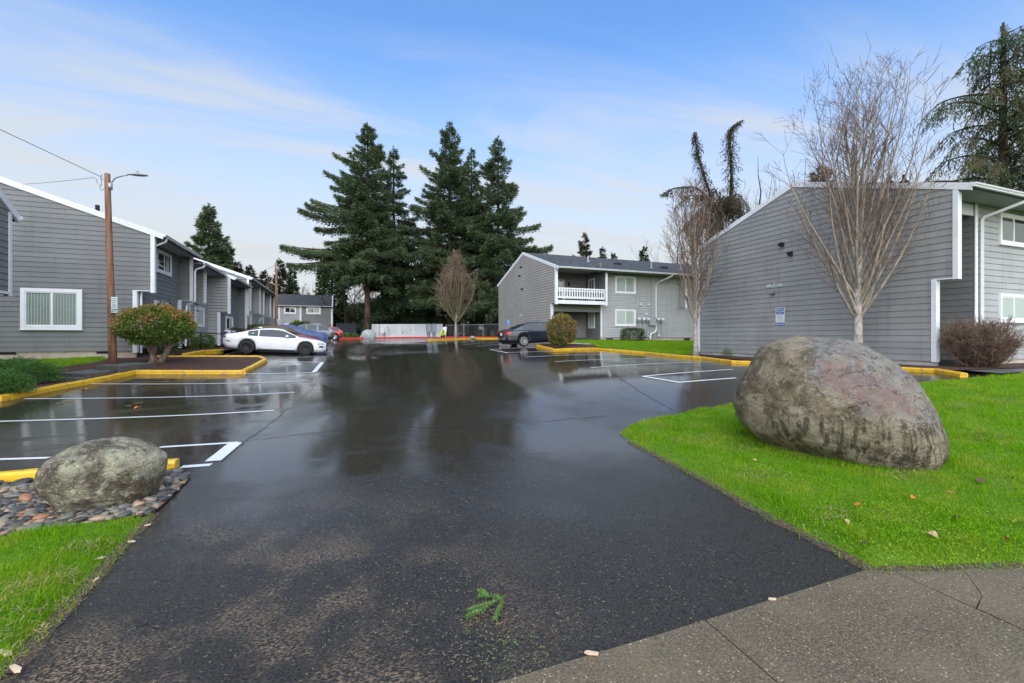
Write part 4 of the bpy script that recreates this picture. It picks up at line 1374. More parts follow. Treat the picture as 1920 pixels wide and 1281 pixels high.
# ======================= building with the white balcony
B = empty('apartment_building')
XB = 15.58; GB = PL('y', XB, -1)
bE, bR, yB = 7.30, 9.38, 37.4
sb_ = (bR - bE) / (yB - 30.95)
gB = [(31.7, 1.97), (43.9, 1.97), (43.9, bE), (yB, bR), (31.7, bE + sb_ * .75)]
gB2 = [(30.95, 4.60), (31.699, 4.60), (31.699, bE + sb_ * .75), (30.95, bE)]
wall(B, GB, [gB, gB2], M['siding_warm'], .12)
siding(B, GB, [gB, gB2], .2032, M['siding_warm'], 1.97, False)
slope_strip(B, GB, [(30.5, bE - sb_ * .45 + .2), (yB, bR + .2), (44.3, bE - sb_ * .4 + .2)], .24, -.01, .06)
mb = MB(); pbox(mb, GB, 31.72, 43.8, 1.2, 1.96, -.02, -.2); mb.build('foundation', M['foundation'], B)
for u, z0_, z1_ in ((30.95, 4.5, bE), (31.7, 1.9, 4.59)):
    mb = MB()
    pbox(mb, GB, u - .03, u + .13, z0_, z1_, .022, .05)
    pbox(mb, GB, u - .032, u - .002, z0_, z1_, .0215, -.16)
    mb.build('corner_trim', M['white_trim'], B)
# recess with upper balcony and lower patio
xs_ = 20.0
FB = PL('x', 31.7, -1)
qB = [(xs_, 1.97), (33, 1.97), (33, bE + .2), (xs_, bE + .2)]
wall(B, FB, [qB], M['siding_light_brightened']); siding(B, FB, [qB], .2032, M['siding_light_brightened'], 1.97, False)
mb = MB(); pbox(mb, FB, xs_ + .03, 33, 1.2, 1.96, -.02, -.2); mb.build('foundation', M['foundation'], B)
SB = PL('y', xs_, -1)
q = [(31.72, 1.95), (34, 1.95), (34, bE + .7), (31.72, bE + .7)]
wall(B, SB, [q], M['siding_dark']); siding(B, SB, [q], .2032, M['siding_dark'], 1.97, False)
KB = PL('x', 34.0, -1)
q = [(15.72, 1.95), (xs_, 1.95), (xs_, bE + .7), (15.72, bE + .7)]
wall(B, KB, [q], M['siding_mid']); siding(B, KB, [q], .2032, M['siding_mid'], 1.97, False)
mb = MB(); mb.box((15.72, 31.05, 4.62), (xs_ - .02, 33.99, 4.78)); mb.build('balcony_floor', M['soffit'], B)
trim(B, PL('x', 31.0, -1), 15.6, 19.95, 4.55, 4.83, 0, .05, 'fascia_board')
trim(B, PL('x', 31.72, -1), 15.74, xs_ - .02, 4.0, 4.55, -.1, 0, 'beam', 'siding_dark')
rail = empty('balcony_railing'); rail.parent = B
mb = MB(); mb.box((15.64, 30.98, 5.70), (19.93, 31.08, 5.79)); mb.box((15.64, 31.0, 5.52), (19.93, 31.06, 5.60)); mb.build('top_rail', M['white_trim'], rail)
mb = MB(); mb.box((15.64, 31.0, 4.98), (19.93, 31.06, 5.14)); mb.build('bottom_rail', M['white_trim'], rail)
bal = None
nb_ = 20
for i in range(nb_):
    x = 15.70 + (19.87 - 15.70) * i / (nb_ - 1)
    if bal is None:
        mb = MB(); mb.box((-.05, 30.965, 4.96), (.05, 30.995, 5.74)); bal = mb.build('baluster', M['white_trim'], rail); o = bal
    else:
        o = bal.copy(); COL.objects.link(o)
    o.location.x = x
fin(B, 'x', 30.98, xs_ + .0, xs_ + .001, 4.5, bE, 'siding_dark') if False else None
FS = PL('y', xs_, -1)
q = [(30.95, 4.62), (31.715, 4.62), (31.715, bE + .1), (30.95, bE + .1)]
wall(B, FS, [q], M['siding_dark'], .12, 'wing_wall'); siding(B, FS, [q], .2032, M['siding_dark'], 4.62, False)
mb = MB(); pbox(mb, PL('x', 30.95, -1), xs_ - .03, xs_ + .16, 4.5, bE, .0, .04); mb.build('corner_trim', M['white_trim'], B)
trim(B, FB, xs_ - .02, xs_ + .14, 1.95, 4.6, .022, .05, 'corner_trim')
# second wing wall further right
q = [(30.95, 4.62), (31.69, 4.62), (31.69, bE + .1), (30.95, bE + .1)]
F2 = PL('y', 28.0, -1)
wall(B, F2, [q], M['siding_light'], .12, 'wing_wall'); siding(B, F2, [q], .2032, M['siding_light'], 4.62, False)
mb = MB(); pbox(mb, PL('x', 30.95, -1), 27.97, 28.15, 4.5, bE, .0, .04); mb.build('corner_trim', M['white_trim'], B)
mb = MB(); mb.box((15.62, 30.6, bE - .05), (33, 31.72, bE - .02)); mb.box((15.72, 31.75, bE + .1), (xs_, 34, bE + .13)); mb.build('soffit', M['soffit'], B)
slab_roof(B, 'x', [(30.52, bE - sb_ * .43), (yB, bR), (44.3, bE - sb_ * .4), (44.3, bE - sb_ * .4 + .18), (yB, bR + .18), (30.52, bE - sb_ * .43 + .18)], XB - .02, 40)
gutter(B, 'x', 30.50, -1, bE - sb_ * .43 + .17, XB - .05, 34)
window(B, FB, 21.36, 23.38, 5.62, 7.04, ['vertical', 'vertical'], .11)
window(B, FB, 21.36, 23.38, 2.92, 4.28, ['pale', 'pale'], .11)
window(B, SB, 32.5, 33.5, 4.95, 6.9, 'screen', .11); window(B, SB, 32.5, 33.5, 2.75, 4.1, 'pale', .11)
window(B, KB, 15.9, 17.9, 4.80, 6.85, ['dark', 'screen'], .12, name='patio_door'); window(B, KB, 15.9, 17.9, 2.0, 4.1, ['dark', 'dark'], .12, name='patio_door')
for z in (6.4, 3.75):
    mb = MB(); mb.cbox((18.3, 33.92, z), (.12, .12, .24)); mb.lathe([(.09, -.02), (.10, .03), (.02, .08)], 8, 0, Matrix.Translation((18.3, 33.9, z + .12))); mb.build('porch_light', M['black_metal'], B)
downspout(B, [(26.2, 30.44, bE - .08), (26.2, 30.5, bE - .2), (25.6, 31.55, bE - .65), (25.45, 31.6, bE - .9), (25.45, 31.6, 2.62), (25.3, 31.55, 2.4), (24.85, 31.5, 2.25), (24.75, 31.5, 2.05), (24.75, 31.45, 1.8)], .075)
# meters on the wall
for px in (1196, 1205, 1213, 1232, 1240):
    x = xat(px, 31.6)
    mt = empty('electric_meter'); mt.parent = B
    mb = MB(); mb.box((x - .13, 31.46, 3.28), (x + .13, 31.66, 3.58)); mb.build('meter_box', M['grey_box'], mt)
    mb = MB(); mb.lathe([(0, .16), (.10, .14), (.12, 0)], 12, 0, Matrix.Translation((x, 31.46, 3.50)) @ Matrix.Rotation(R(90), 4, 'X')); mb.build('meter_dial', M['sign_white'], mt)
    mb = MB(); mb.tube([(x, 31.62, 3.28), (x, 31.62, 1.9)], .035, 6); mb.build('conduit', M['galv'], mt)
x = xat(1222, 31.6)
mb = MB(); mb.box((x - .32, 31.42, 2.98), (x + .32, 31.66, 3.72)); mb.build('breaker_box', M['grey_box'], B)
mb = MB(); mb.tube([(x - .1, 31.6, 2.98), (x - .1, 31.6, 1.9)], .06, 6); mb.tube([(x + .0, 31.6, 3.7), (x, 31.6, bE)], .03, 6); mb.tube([(x - 1.6, 31.64, 3.6), (x - 1.6, 31.64, bE)], .02, 6); mb.build('conduit', M['siding_light'], B)
for px, py in ((1200, 571), (1215, 571.5), (1211, 589), (1235, 629.5)):
    xx = xat(px, 31.7); zz = zofy(py, xx, 31.7)
    mb = MB(); mb.cbox((xx, 31.62, zz), (.16, .12, .12)); mb.build('wall_vent', M['white_trim'], B)
for px in (1143, 1288):
    xx = xat(px, 31.7); mb = MB(); pbox(mb, FB, xx - .33, xx + .33, 1.70, 1.90, -.03, .004); mb.build('crawl_vent', M['dark_void'], B)
for px, py in ((979, 501), (976, 517), (981, 542)):
    y = yat(px, XB); flood(B, GB, y, zofy(py, XB, y))
y = yat(977, XB); mb = MB(); pbox(mb, GB, y - .4, y + .4, 3.9, 4.15, .02, .03); mb.build('number_plate', M['white_trim'], B)
for px, yy, k in ((1102.5, 34.2, 0), (1158, 33.6, 1), (1221, 33.0, 0), (1245, 33.2, 1), (1276, 33, 0)):
    X = xat(px, yy); zz = bR - abs(yy - yB) * sb_ + .17
    mb = MB()
    if k: mb.box((X - .28, yy - .2, zz - .06), (X + .28, yy + .2, zz + .14))
    else:
        mb.tube([(X, yy, zz - .05), (X, yy, zz + .5)], .06, 8); mb.lathe([(.2, -.04), (.09, .07)], 10, 0, Matrix.Translation((X, yy, zz)))
    mb.build('roof_vent' if k else 'vent_pipe', M['dark_void' if k else 'galv'], B)
tag(B, 'light grey apartment block with a white balcony railing and electric meters on its front', 'building')

# ======================= left near building: gable wall facing the street
L1 = empty('apartment_building')
GL = PL('x', 24.2, -1)
lE, lS = 6.46, .345
xr = -13.2
zr_ = lE + lS * (-7.44 - xr)
g1 = [(-19, 1.40), (-8.07, 1.40), (-8.07, lE + lS * .63), (xr, zr_), (-19, zr_ - lS * 5.8)]
g2 = [(-8.0695, 4.03), (-7.44, 4.03), (-7.44, lE), (-8.0695, lE + lS * .63)]
wall(L1, GL, [g1, g2], M['siding_dark'], .12)
siding(L1, GL, [g1, g2], .2032, M['siding_dark'], 1.40, True, 4.6, 5)
mb = MB(); pbox(mb, GL, -19, -8.1, .4, 1.39, -.02, -.2); mb.build('foundation', M['foundation'], L1)
for a, b in ((-12.9, -12.0), (-9.45, -8.75)):
    mb = MB(); pbox(mb, GL, a, b, 1.285, 1.388, -.04, -.016); mb.build('crawl_vent', M['dark_void'], L1)
slope_strip(L1, GL, [(-7.10, lE - lS * .34 + .2), (xr, zr_ + .2), (-19.3, zr_ - lS * 6.1 + .2)], .24, -.01, .06)
for u, z0_, z1_ in ((-7.44, 3.93, lE), (-8.07, 1.32, 4.02)):
    mb = MB()
    pbox(mb, GL, u - .12, u + .03, z0_, z1_, .022, .05)
    pbox(mb, GL, u + .002, u + .032, z0_, z1_, .0215, -.16)
    mb.build('corner_trim', M['white_trim'], L1)
mb = MB(); pbox(mb, GL, -8.19, -7.46, 3.99, 4.028, .03, -.12); mb.build('wall_cap', M['white_trim'], L1)
x0_ = xat(40, 24.2); x1_ = xat(155.5, 24.2)
window(L1, GL, x0_, x1_, 2.31, 3.98, ['vertical', 'vertical'], .14, .5)
EL = PL('y', -8.07, 1)
q = [(24.33, 1.5), (29.8, 1.5), (29.8, lE + .2), (24.33, lE + .2)]
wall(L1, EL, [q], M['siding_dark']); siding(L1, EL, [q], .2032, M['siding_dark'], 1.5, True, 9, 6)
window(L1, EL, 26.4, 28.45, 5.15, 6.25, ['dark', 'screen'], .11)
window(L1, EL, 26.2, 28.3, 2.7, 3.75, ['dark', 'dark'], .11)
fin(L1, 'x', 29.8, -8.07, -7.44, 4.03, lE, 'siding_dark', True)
q = [(-8.07, 1.5), (-7.95, 1.5), (-7.95, 4.0), (-8.07, 4.0)]
trim(L1, PL('x', 29.75, -1), -8.07, -7.9, 1.4, 4.0, 0, .12, 'corner_trim')
mb = MB(); mb.box((-8.06, 24.25, lE - .06), (-7.15, 29.9, lE - .03)); mb.build('soffit', M['soffit'], L1)
slab_roof(L1, 'y', [(-7.12, lE - lS * .32), (xr, zr_), (-19.3, zr_ - lS * 6.1), (-19.3, zr_ - lS * 6.1 + .18), (xr, zr_ + .18), (-7.12, lE - lS * .32 + .18)], 24.15, 30.1)
gutter(L1, 'y', -7.10, 1, lE - lS * .32 + .17, 24.12, 30.1)
downspout(L1, [(-7.08, 24.55, lE - .05), (-7.12, 24.52, lE - .2), (-7.5, 24.45, lE - .45), (-7.55, 24.42, 4.3), (-7.93, 24.40, 4.0), (-7.97, 24.40, 3.8), (-7.97, 24.40, 1.3)])
X = -10.3; zz = zr_ - abs(X - xr) * lS + .15
mb = MB(); mb.tube([(X, 26.5, zz - .05), (X, 26.5, zz + .5)], .09, 8); mb.build('vent_pipe', M['dark_void'], L1)
tag(L1, 'dark grey lapped apartment block on the left, wide white slider window near its foundation', 'building')

# middle link with the pale lower wall
L2 = empty('apartment_building')
zE2 = 6.16
EM = PL('y', -8.07, 1)
q = [(29.95, 1.6), (35.8, 1.6), (35.8, zE2 + .2), (29.95, zE2 + .2)]
wall(L2, EM, [q], M['siding_light']); siding(L2, EM, [q], .2032, M['siding_light'], 1.6, False)
fin(L2, 'x', 32.6, -8.07, -7.44, 4.1, zE2, 'siding_mid')
mb = MB(); pbox(mb, EM, 30.35, 31.35, 1.6, 3.75, .02, .06); mb.build('entry_door', M['siding_mid'], L2)
trim(L2, EM, 31.6, 31.8, 1.5, 4.0, .02, .06, 'corner_trim')
window(L2, EM, 32.75, 34.75, 2.65, 3.85, ['screen', 'pale'], .11)
mb = MB(); mb.box((-8.06, 29.92, zE2 - .06), (-7.05, 36.0, zE2 - .03)); mb.build('soffit', M['soffit'], L2)
zr2 = zE2 + lS * 5.8
slab_roof(L2, 'y', [(-7.02, zE2 - lS * .3), (-13.2, zr2), (-19, zE2), (-19, zE2 + .18), (-13.2, zr2 + .18), (-7.02, zE2 - lS * .3 + .18)], 30.12, 36.2)
gutter(L2, 'y', -7.0, 1, zE2 - lS * .3 + .17, 30.12, 36.2)
downspout(L2, [(-6.95, 30.2, zE2 - .1), (-7.0, 30.15, zE2 - .22), (-7.3, 30.05, zE2 - .36), (-7.36, 30.03, zE2 - .5), (-7.36, 30.03, 4.0), (-7.75, 30.03, 3.75), (-7.8, 30.03, 1.5)])
# projecting unit with the pale gable
GM = PL('x', 35.8, -1)
mE = 6.02; mX = -6.76; mW = -7.36
zr3 = mE + lS * 5.8
g1 = [(-12.6, 1.5), (mW, 1.5), (mW, mE + lS * .6), (-12.6, zr3)]
g2 = [(mW + .0005, 3.68), (mX, 3.68), (mX, mE), (mW + .0005, mE + lS * .6)]
wall(L2, GM, [g1, g2], M['siding_light'], .12); siding(L2, GM, [g1, g2], .2032, M['siding_light'], 1.5, False)
slope_strip(L2, GM, [(mX + .32, mE - lS * .32 + .2), (-12.6, zr3 + .2)], .22, -.01, .06)
for u, z0_, z1_ in ((mX, 3.58, mE), (mW, 1.42, 3.67)):
    mb = MB()
    pbox(mb, GM, u - .13, u + .03, z0_, z1_, .022, .05); pbox(mb, GM, u + .002, u + .032, z0_, z1_, .0215, -.16)
    mb.build('corner_trim', M['white_trim'], L2)
EU = PL('y', mW, 1)
q = [(35.93, 1.5), (41.9, 1.5), (41.9, mE + .2), (35.93, mE + .2)]
wall(L2, EU, [q], M['siding_dark']); siding(L2, EU, [q], .2032, M['siding_dark'], 1.5, False)
window(L2, EU, 37.4, 39.7, 2.45, 3.5, ['dark', 'dark'], .12)
fin(L2, 'x', 41.9, mW, mX, 1.5, mE, 'siding_dark')
mb = MB(); mb.box((mW + .01, 35.85, mE - .06), (mX + .26, 42.0, mE - .03)); mb.build('soffit', M['soffit'], L2)
slab_roof(L2, 'y', [(mX + .3, mE - lS * .3), (-12.6, zr3), (-19, mE), (-19, mE + .18), (-12.6, zr3 + .18), (mX + .3, mE - lS * .3 + .18)], 35.78, 42.1)
gutter(L2, 'y', mX + .32, 1, mE - lS * .3 + .17, 35.75, 42.1)
tag(L2, 'lower grey apartment block behind the white coupe with a pale projecting gable', 'building')

# far run of the row with a rhythm of wing walls
L3 = empty('apartment_building')
nE = 6.80
GN = PL('x', 42.25, -1)
zr4 = nE + lS * 6.2
g1 = [(-13, 1.6), (mX, 1.6), (mX, nE), (-13, zr4)]
wall(L3, GN, [g1], M['siding_dark'], .12); siding(L3, GN, [g1], .2032, M['siding_dark'], 1.6, False)
slope_strip(L3, GN, [(mX + .32, nE - lS * .32 + .2), (-13, zr4 + .2)], .24, -.01, .06)
trim(L3, GN, mX - .02, mX + .13, 3.8, nE, .022, .05, 'corner_trim')
EN = PL('y', mW, 1)
q = [(42.4, 1.6), (60.6, 1.6), (60.6, nE + .2), (42.4, nE + .2)]
wall(L3, EN, [q], M['siding_light']); siding(L3, EN, [q], .2032, M['siding_light'], 1.6, False)
for yy, m_ in ((43.9, 'siding_dark'), (49.2, 'siding_light'), (51.5, 'siding_light'), (56.6, 'siding_light'), (59.6, 'siding_dark')):
    fin(L3, 'x', yy, mW, mX, 4.25, nE, m_)
for a in (44.8, 52.4):
    window(L3, EN, a, a + 2.4, 2.9, 4.0, ['pale', 'dark'], .12)
    trim(L3, EN, a + 2.9, a + 3.1, 1.6, 4.25, .02, .06, 'corner_trim')
mb = MB(); mb.box((mW + .01, 42.3, nE - .06), (mX + .26, 60.8, nE - .03)); mb.build('soffit', M['soffit'], L3)
slab_roof(L3, 'y', [(mX + .3, nE - lS * .3), (-13, zr4), (-19, nE), (-19, nE + .18), (-13, zr4 + .18), (mX + .3, nE - lS * .3 + .18)], 42.2, 60.9)
gutter(L3, 'y', mX + .32, 1, nE - lS * .3 + .17, 42.17, 60.9)
tag(L3, 'far grey apartment block with a row of white edged wing walls under one gutter', 'building')

# upper corner of the neighbouring block at the left edge
L0 = empty('apartment_building')
SX = PL('y', -9.75, 1)
eZ, kS = 5.98, .62
yE = 19.35
q = [(yE, 3.40), (10, 3.40), (10, eZ + kS * 6), (14.5, eZ + kS * (yE - 14.5)), (yE, eZ)]
q = [(10, 3.40), (yE, 3.40), (yE, eZ), (13.5, eZ + kS * (yE - 13.5)), (10, eZ + kS * (yE - 13.5) - 1)]
wall(L0, SX, [q], M['siding_dark'], .2); siding(L0, SX, [q], .2032, M['siding_dark'], 3.4, True, 9, 8)
q2 = [(-17, 3.40), (-9.75, 3.40), (-9.75, eZ), (-17, eZ)]
wall(L0, PL('x', yE, 1), [q2], M['siding_dark'], .2)
mb = MB(); mb.box((-17, 10, 1.0), (-12.0, yE - .8, 3.38)); mb.build('lower_storey', M['siding_dark'], L0)
mb = MB(); mb.box((-17, 10.05, 3.36), (-9.78, yE - .02, 3.39)); mb.build('soffit', M['soffit'], L0)
mb = MB(); pbox(mb, SX, yE - .10, yE + .03, 3.30, eZ, .022, .05); pbox(mb, SX, yE + .002, yE + .03, 3.3, eZ, .021, -.15); mb.build('corner_trim', M['white_trim'], L0)
trim(L0, SX, 10, yE - .1, 3.36, 3.44, .022, .05, 'trim_board')
slope_strip(L0, SX, [(yE + .35, eZ - kS * .35 + .24), (13.5, eZ + kS * (yE - 13.5) + .24), (10, eZ + kS * (yE - 13.5) - .76)], .26, -.01, .08)
slab_roof(L0, 'x', [(yE + .35, eZ - kS * .35), (13.5, eZ + kS * (yE - 13.5)), (10, eZ + kS * (yE - 13.5) - 1), (10, eZ + kS * (yE - 13.5) - .78), (13.5, eZ + kS * (yE - 13.5) + .22), (yE + .35, eZ - kS * .35 + .22)], -17, -9.74)
gutter(L0, 'x', yE + .37, 1, eZ - kS * .35 + .2, -17, -9.62)
tag(L0, 'dark overhanging upper storey of a neighbouring block cut by the left edge', 'building')

# ======================= far building across the end of the lot
FB_ = empty('apartment_building')
PF = PL('x', 80.6, -1)
fE, fR = 7.0, 9.0
ql = [(-8.6, 1.7), (-5.36, 1.7), (-5.36, fE), (-8.6, fE)]; qd = [(-5.3595, 1.7), (-.67, 1.7), (-.67, fE), (-5.3595, fE)]
wall(FB_, PF, [ql], M['siding_light']); wall(FB_, PF, [qd], M['siding_dark'])
siding(FB_, PF, [ql], .2032, M['siding_light'], 1.7, False); siding(FB_, PF, [qd], .2032, M['siding_dark'], 1.7, False)
q0 = [(-16, 1.7), (-8.9, 1.7), (-8.9, fE), (-16, fE)]
wall(FB_, PL('x', 81.6, -1), [q0], M['siding_dark'])
for a in (-8.62, -5.5, -.8):
    trim(FB_, PF, a, a + .28, 1.7, fE, .022, .12, 'corner_trim')
SF = PL('y', -.67, 1)
q = [(80.6, 1.7), (89, 1.7), (89, fE), (84.8, fR), (80.6, fE)]
wall(FB_, SF, [q], M['siding_mid']); siding(FB_, SF, [q], .2032, M['siding_mid'], 1.7, False)
window(FB_, PF, -7.75, -6.0, 5.75, 6.85, ['dark', 'dark'], .16); window(FB_, PF, -4.5, -2.35, 5.75, 6.85, ['dark', 'screen'], .16)
window(FB_, PF, -7.75, -6.0, 3.0, 4.15, ['screen', 'pale'], .16); window(FB_, PF, -4.5, -2.35, 3.0, 4.15, ['screen', 'pale'], .16)
slab_roof(FB_, 'x', [(80.2, fE - .15), (84.8, fR), (89.4, fE - .15), (89.4, fE + .05), (84.8, fR + .2), (80.2, fE + .05)], -18, -.5)
gutter(FB_, 'x', 80.18, -1, fE + .05, -18, -.48)
slope_strip(FB_, SF, [(80.2, fE + .07), (84.8, fR + .22), (89.4, fE + .07)], .25, .0, .19)
X = -2.2; mb = MB(); mb.tube([(X, 83, 8.2), (X, 83, 8.7)], .1, 8); mb.build('vent_pipe', M['dark_void'], FB_)
tag(FB_, 'grey two tone apartment block across the far end of the parking lot', 'building')

# ======================= beyond the fence
H1 = empty('house')
c = at(755, 84); a_ = R(-20)
hx, hy = c
def hloc(e, x, y, rz):
    e.location = (x, y, 0); e.rotation_euler = (0, 0, rz)
hloc(H1, *at(800, 84), -TH)
mb = MB(); mb.box((-4.2, 0, 1.5), (5.0, 8, 4.3)); mb.build('wall', M['tan_wall'], H1)
mb = MB(); mb.extr([(-.6, 4.1), (4, 6.6), (8.6, 4.1), (8.6, 4.35), (4, 6.85), (-.6, 4.35)], lambda p, a: (a, p[0], p[1]), -4.6, 5.4); mb.build('roof', M['roof_brown'], H1)
mb = MB(); mb.extr([(0, 4.2), (4, 6.4), (8, 4.2)], lambda p, a: (a, p[0], p[1]), -4.25, -4.15); mb.build('gable', M['tan_wall'], H1)
tag(H1, 'house with a low brown shingle roof behind the white lattice fence', 'house')
H2 = empty('house')
hloc(H2, *at(903, 82), -TH)
mb = MB(); mb.box((-2.2, 0, 1.4), (3.0, 7, 6.6)); mb.build('wall', M['house_grey'], H2)
ph = PL('x', 0, -1)
q = [(-2.2, 2), (3.0, 2), (3.0, 7.2), (.4, 7.9), (-2.2, 6.6)]
siding(H2, ph, [q], .22, M['house_grey'], 2.0, False)
window(H2, ph, -.6, 1.4, 3.3, 4.9, ['dark', 'dark'], .14)
mb = MB(); mb.box((-2.5, -.4, 7.2), (3.4, 7.4, 7.5)); mb.build('roof', M['roof_brown'], H2)
tag(H2, 'grey clapboard house half hidden by dark firs left of the balcony block', 'house')
# ---------------------------------------------------------------- plants
def nrm(a):
    return a / (np.linalg.norm(a, axis=-1, keepdims=True) + 1e-9)
def sprays(P, D, ln, wd, r, att=None, tri=False):
    """leaf-sized quads starting at P along D"""
    n = len(P)
    S = nrm(np.cross(D, r.normal(0, 1, (n, 3))))
    L = np.broadcast_to(ln, (n,))[:, None]; W = np.broadcast_to(wd, (n,))[:, None]
    m = P + D * L * .45
    if tri:
        V = np.stack([P - S * W * .5, P + S * W * .5, P + D * L], 1)
    else:
        V = np.stack([P, m - S * W * .5, P + D * L, m + S * W * .5], 1)
    return V
def quads_obj(name, Vs, m, parent, r, att=None, stuff=False):
    V = np.concatenate(Vs)
    n, k, _ = V.shape
    a = np.clip(r.normal(.45, .24, n), 0, 1) if att is None else np.concatenate(att)
    return bigmesh(name, V.reshape(-1, 3), np.arange(n * k).reshape(-1, k), m, parent, np.repeat(a, k), stuff=stuff)

def conifer(name, x, y, H, prof, crown_lo, tr, nbr, seed, m='fir_needles', bark_='fir_bark', dens=10., droop=.25, up=.25, spr=(.58, .12), lean=(0, 0), extra=(), top2=None, zb=None, ragged=.3):
    """tapered trunk, drooping limbs and needle sprays. prof(t)->crown radius, t=0 crown base, 1 tip"""
    r = np.random.RandomState(seed)
    z0 = (g(x, y) - .1) if zb is None else zb
    root = empty(name, (x, y, z0))
    mb = MB()
    k = 14
    tp = lambda h: np.array([lean[0] * (h / H) ** 1.5, lean[1] * (h / H) ** 1.5, h])
    hs = [H * i / (k - 1) for i in range(k)]
    rad = [tr * (1 + .35 * math.exp(-h / .8)) * (1 - h / H) ** .75 + .03 for h in hs]
    mb.tube([tp(h) + np.array([r.normal(0, .03), r.normal(0, .03), 0]) for h in hs], rad, 10)
    limbs = MB()
    Vs = []
    items = []
    for i in range(nbr):
        t = ((i + r.uniform()) / nbr) ** 1.12
        items.append((t, r.uniform(0, 2 * np.pi), r.uniform(1 - ragged, 1 + ragged * .6)))
    for e in extra: items.append(e)
    for t, az, q in items:
        h = crown_lo + (H - crown_lo) * t * .985
        L = max(.35, prof(t) * q)
        b = tp(h)
        dh = np.array([math.cos(az), math.sin(az), 0.]); sd = np.array([-dh[1], dh[0], 0.])
        el = -.22 + (up + .45) * t + r.normal(0, .15)
        c2 = -droop * (1 - .5 * t); c3 = .22
        pt = lambda s: b + dh * (L * s)[:, None] + np.array([0, 0, 1.]) * (L * (el * s + c2 * s ** 2 + c3 * s ** 3))[:, None]
        s_ = np.linspace(0, 1, 6)
        pp = pt(s_)
        limbs.tube(list(pp), [max(.012, .022 * L * (1 - .9 * u) * (.7 + .3 * (1 - t))) for u in s_], 4, cap=False)
        n = int(dens * 2.0 * L * (4 + L)) + 8
        s = r.uniform(.12, 1.0, n) ** .8
        wdt = (.30 * L + .15) * (1 - s) ** .7 * np.minimum(1, s * 4) + .12
        u = r.uniform(-1, 1, n)
        P = pt(s) + sd * (u * wdt)[:, None]
        P[:, 2] += -np.abs(u) * wdt * .35 - np.abs(r.normal(0, .42, n)) * (1 - .6 * t) + r.normal(0, .05, n)
        D = nrm(dh * .75 + sd * (u * 1.0)[:, None] + np.stack([r.normal(0, .3, n), r.normal(0, .3, n), r.normal(-.28 + .35 * t, .32, n)], 1))
        Vs.append(sprays(P, D, spr[0] * r.uniform(.5, 1.25, n), spr[1] * r.uniform(.7, 1.3, n), r))
    # leader
    n = 26
    P = np.array([tp(H * u) for u in r.uniform(.95, 1.0, n)]); D = nrm(np.stack([r.normal(0, .5, n), r.normal(0, .5, n), r.uniform(.4, 1.2, n)], 1))
    Vs.append(sprays(P, D, spr[0] * .8, spr[1], r))
    mb.build('trunk', M[bark_], root, True)
    if limbs.v: limbs.build('limbs', M[bark_], root, stuff=True)
    quads_obj('crown', Vs, M[m], root, r)
    return root

cone = lambda Rm, p=.8, b=.12: (lambda t: Rm * (1 - t) ** p * min(1, .55 + t / b * .45))
AZL = math.pi + TH * -1           # azimuth that points to picture left
lft = lambda j=0: math.atan2(SN, -CS) + j
rgt = lambda j=0: math.atan2(-SN, CS) + j
x, y = at(689, 70)
tag(conifer('fir_tree', x, y, 33.2, lambda t: 6.1 * (1 - t) ** .66 * (1 if t > .12 else .7), 9.6, .46, 240, 11, dens=6.8, ragged=.55,
    extra=[(.14, lft(), 2.2), (.17, lft(.15), 2.3), (.21, lft(-.1), 2.0), (.36, lft(.1), 2.2), (.40, lft(.25), 2.0), (.34, lft(-.2), 1.9), (.43, lft(-.1), 2.1), (.60, lft(.1), 1.9), (.74, lft(), 2.0), (.58, lft(), 1.6)]),
    'tall fir with a bare red brown trunk beside the white boulder', 'tree', 'tall firs behind the lattice fence')
x, y = at(738, 76)
tag(conifer('fir_tree', x, y, 32, lambda t: 5.8 * (1 - t) ** .72, 3.5, .40, 210, 12, dens=6, m='fir_needles_dark', bark_='dark_bark', ragged=.6, droop=.4),
    'slimmer dark fir rising just right of the bare trunked fir', 'tree', 'tall firs behind the lattice fence')
x, y = at(843, 72)
tag(conifer('fir_tree', x, y, 34.3, lambda t: 8.6 * (1 - t) ** .82 * (1 if t > .1 else .85), 6.5, .46, 265, 13, dens=5.8, bark_='dark_bark', ragged=.55),
    'tallest broad fir standing behind the oval bare tree', 'tree', 'tall firs behind the lattice fence')
x, y = at(884, 79)
tag(conifer('fir_tree', x, y, 33, lambda t: 5.6 * (1 - t) ** .8, 7, .40, 195, 14, dens=5.8, m='fir_needles_dark', bark_='dark_bark', ragged=.55),
    'dark fir squeezed between the broad fir and the rightmost tall fir', 'tree', 'tall firs behind the lattice fence')
x, y = at(934, 70)
tag(conifer('fir_tree', x, y, 31.0, lambda t: 6.0 * (1 - t) ** .62 * (1 if t > .2 else .9), 5, .40, 215, 15, dens=6.2, bark_='dark_bark', ragged=.6,
    extra=[(.30, rgt(), 1.7), (.46, rgt(.2), 1.6), (.2, rgt(.1), 1.7), (.13, rgt(-.1), 1.9), (.06, rgt(0), 2.1), (.02, rgt(.1), 2.2), (.38, rgt(-.2), 1.5)]),
    'rightmost tall fir with long boughs over the balcony block roof', 'tree', 'tall firs behind the lattice fence')
# lower dark firs that fill the gap under the big crowns
for px, d, H, Rm, sd, lab in ((772, 82, 21, 4.6, 31, 'low dark fir drooping over the white lattice fence'), (812, 78, 21, 5.2, 32, 'bushy dark fir behind the mailboxes and the oval bare tree'),
                              (916, 79, 14, 3.6, 33, 'low dark fir in front of the clapboard house'), (716, 88, 17, 4.4, 34, 'small fir seen between the two left tall trunks')):
    x, y = at(px, d)
    tag(conifer('fir_tree', x, y, H, cone(Rm, .7), 2.6, .22, 70, sd, m='fir_needles_dark', bark_='dark_bark', dens=7, ragged=.5), lab, 'tree', 'lower firs behind the fence')
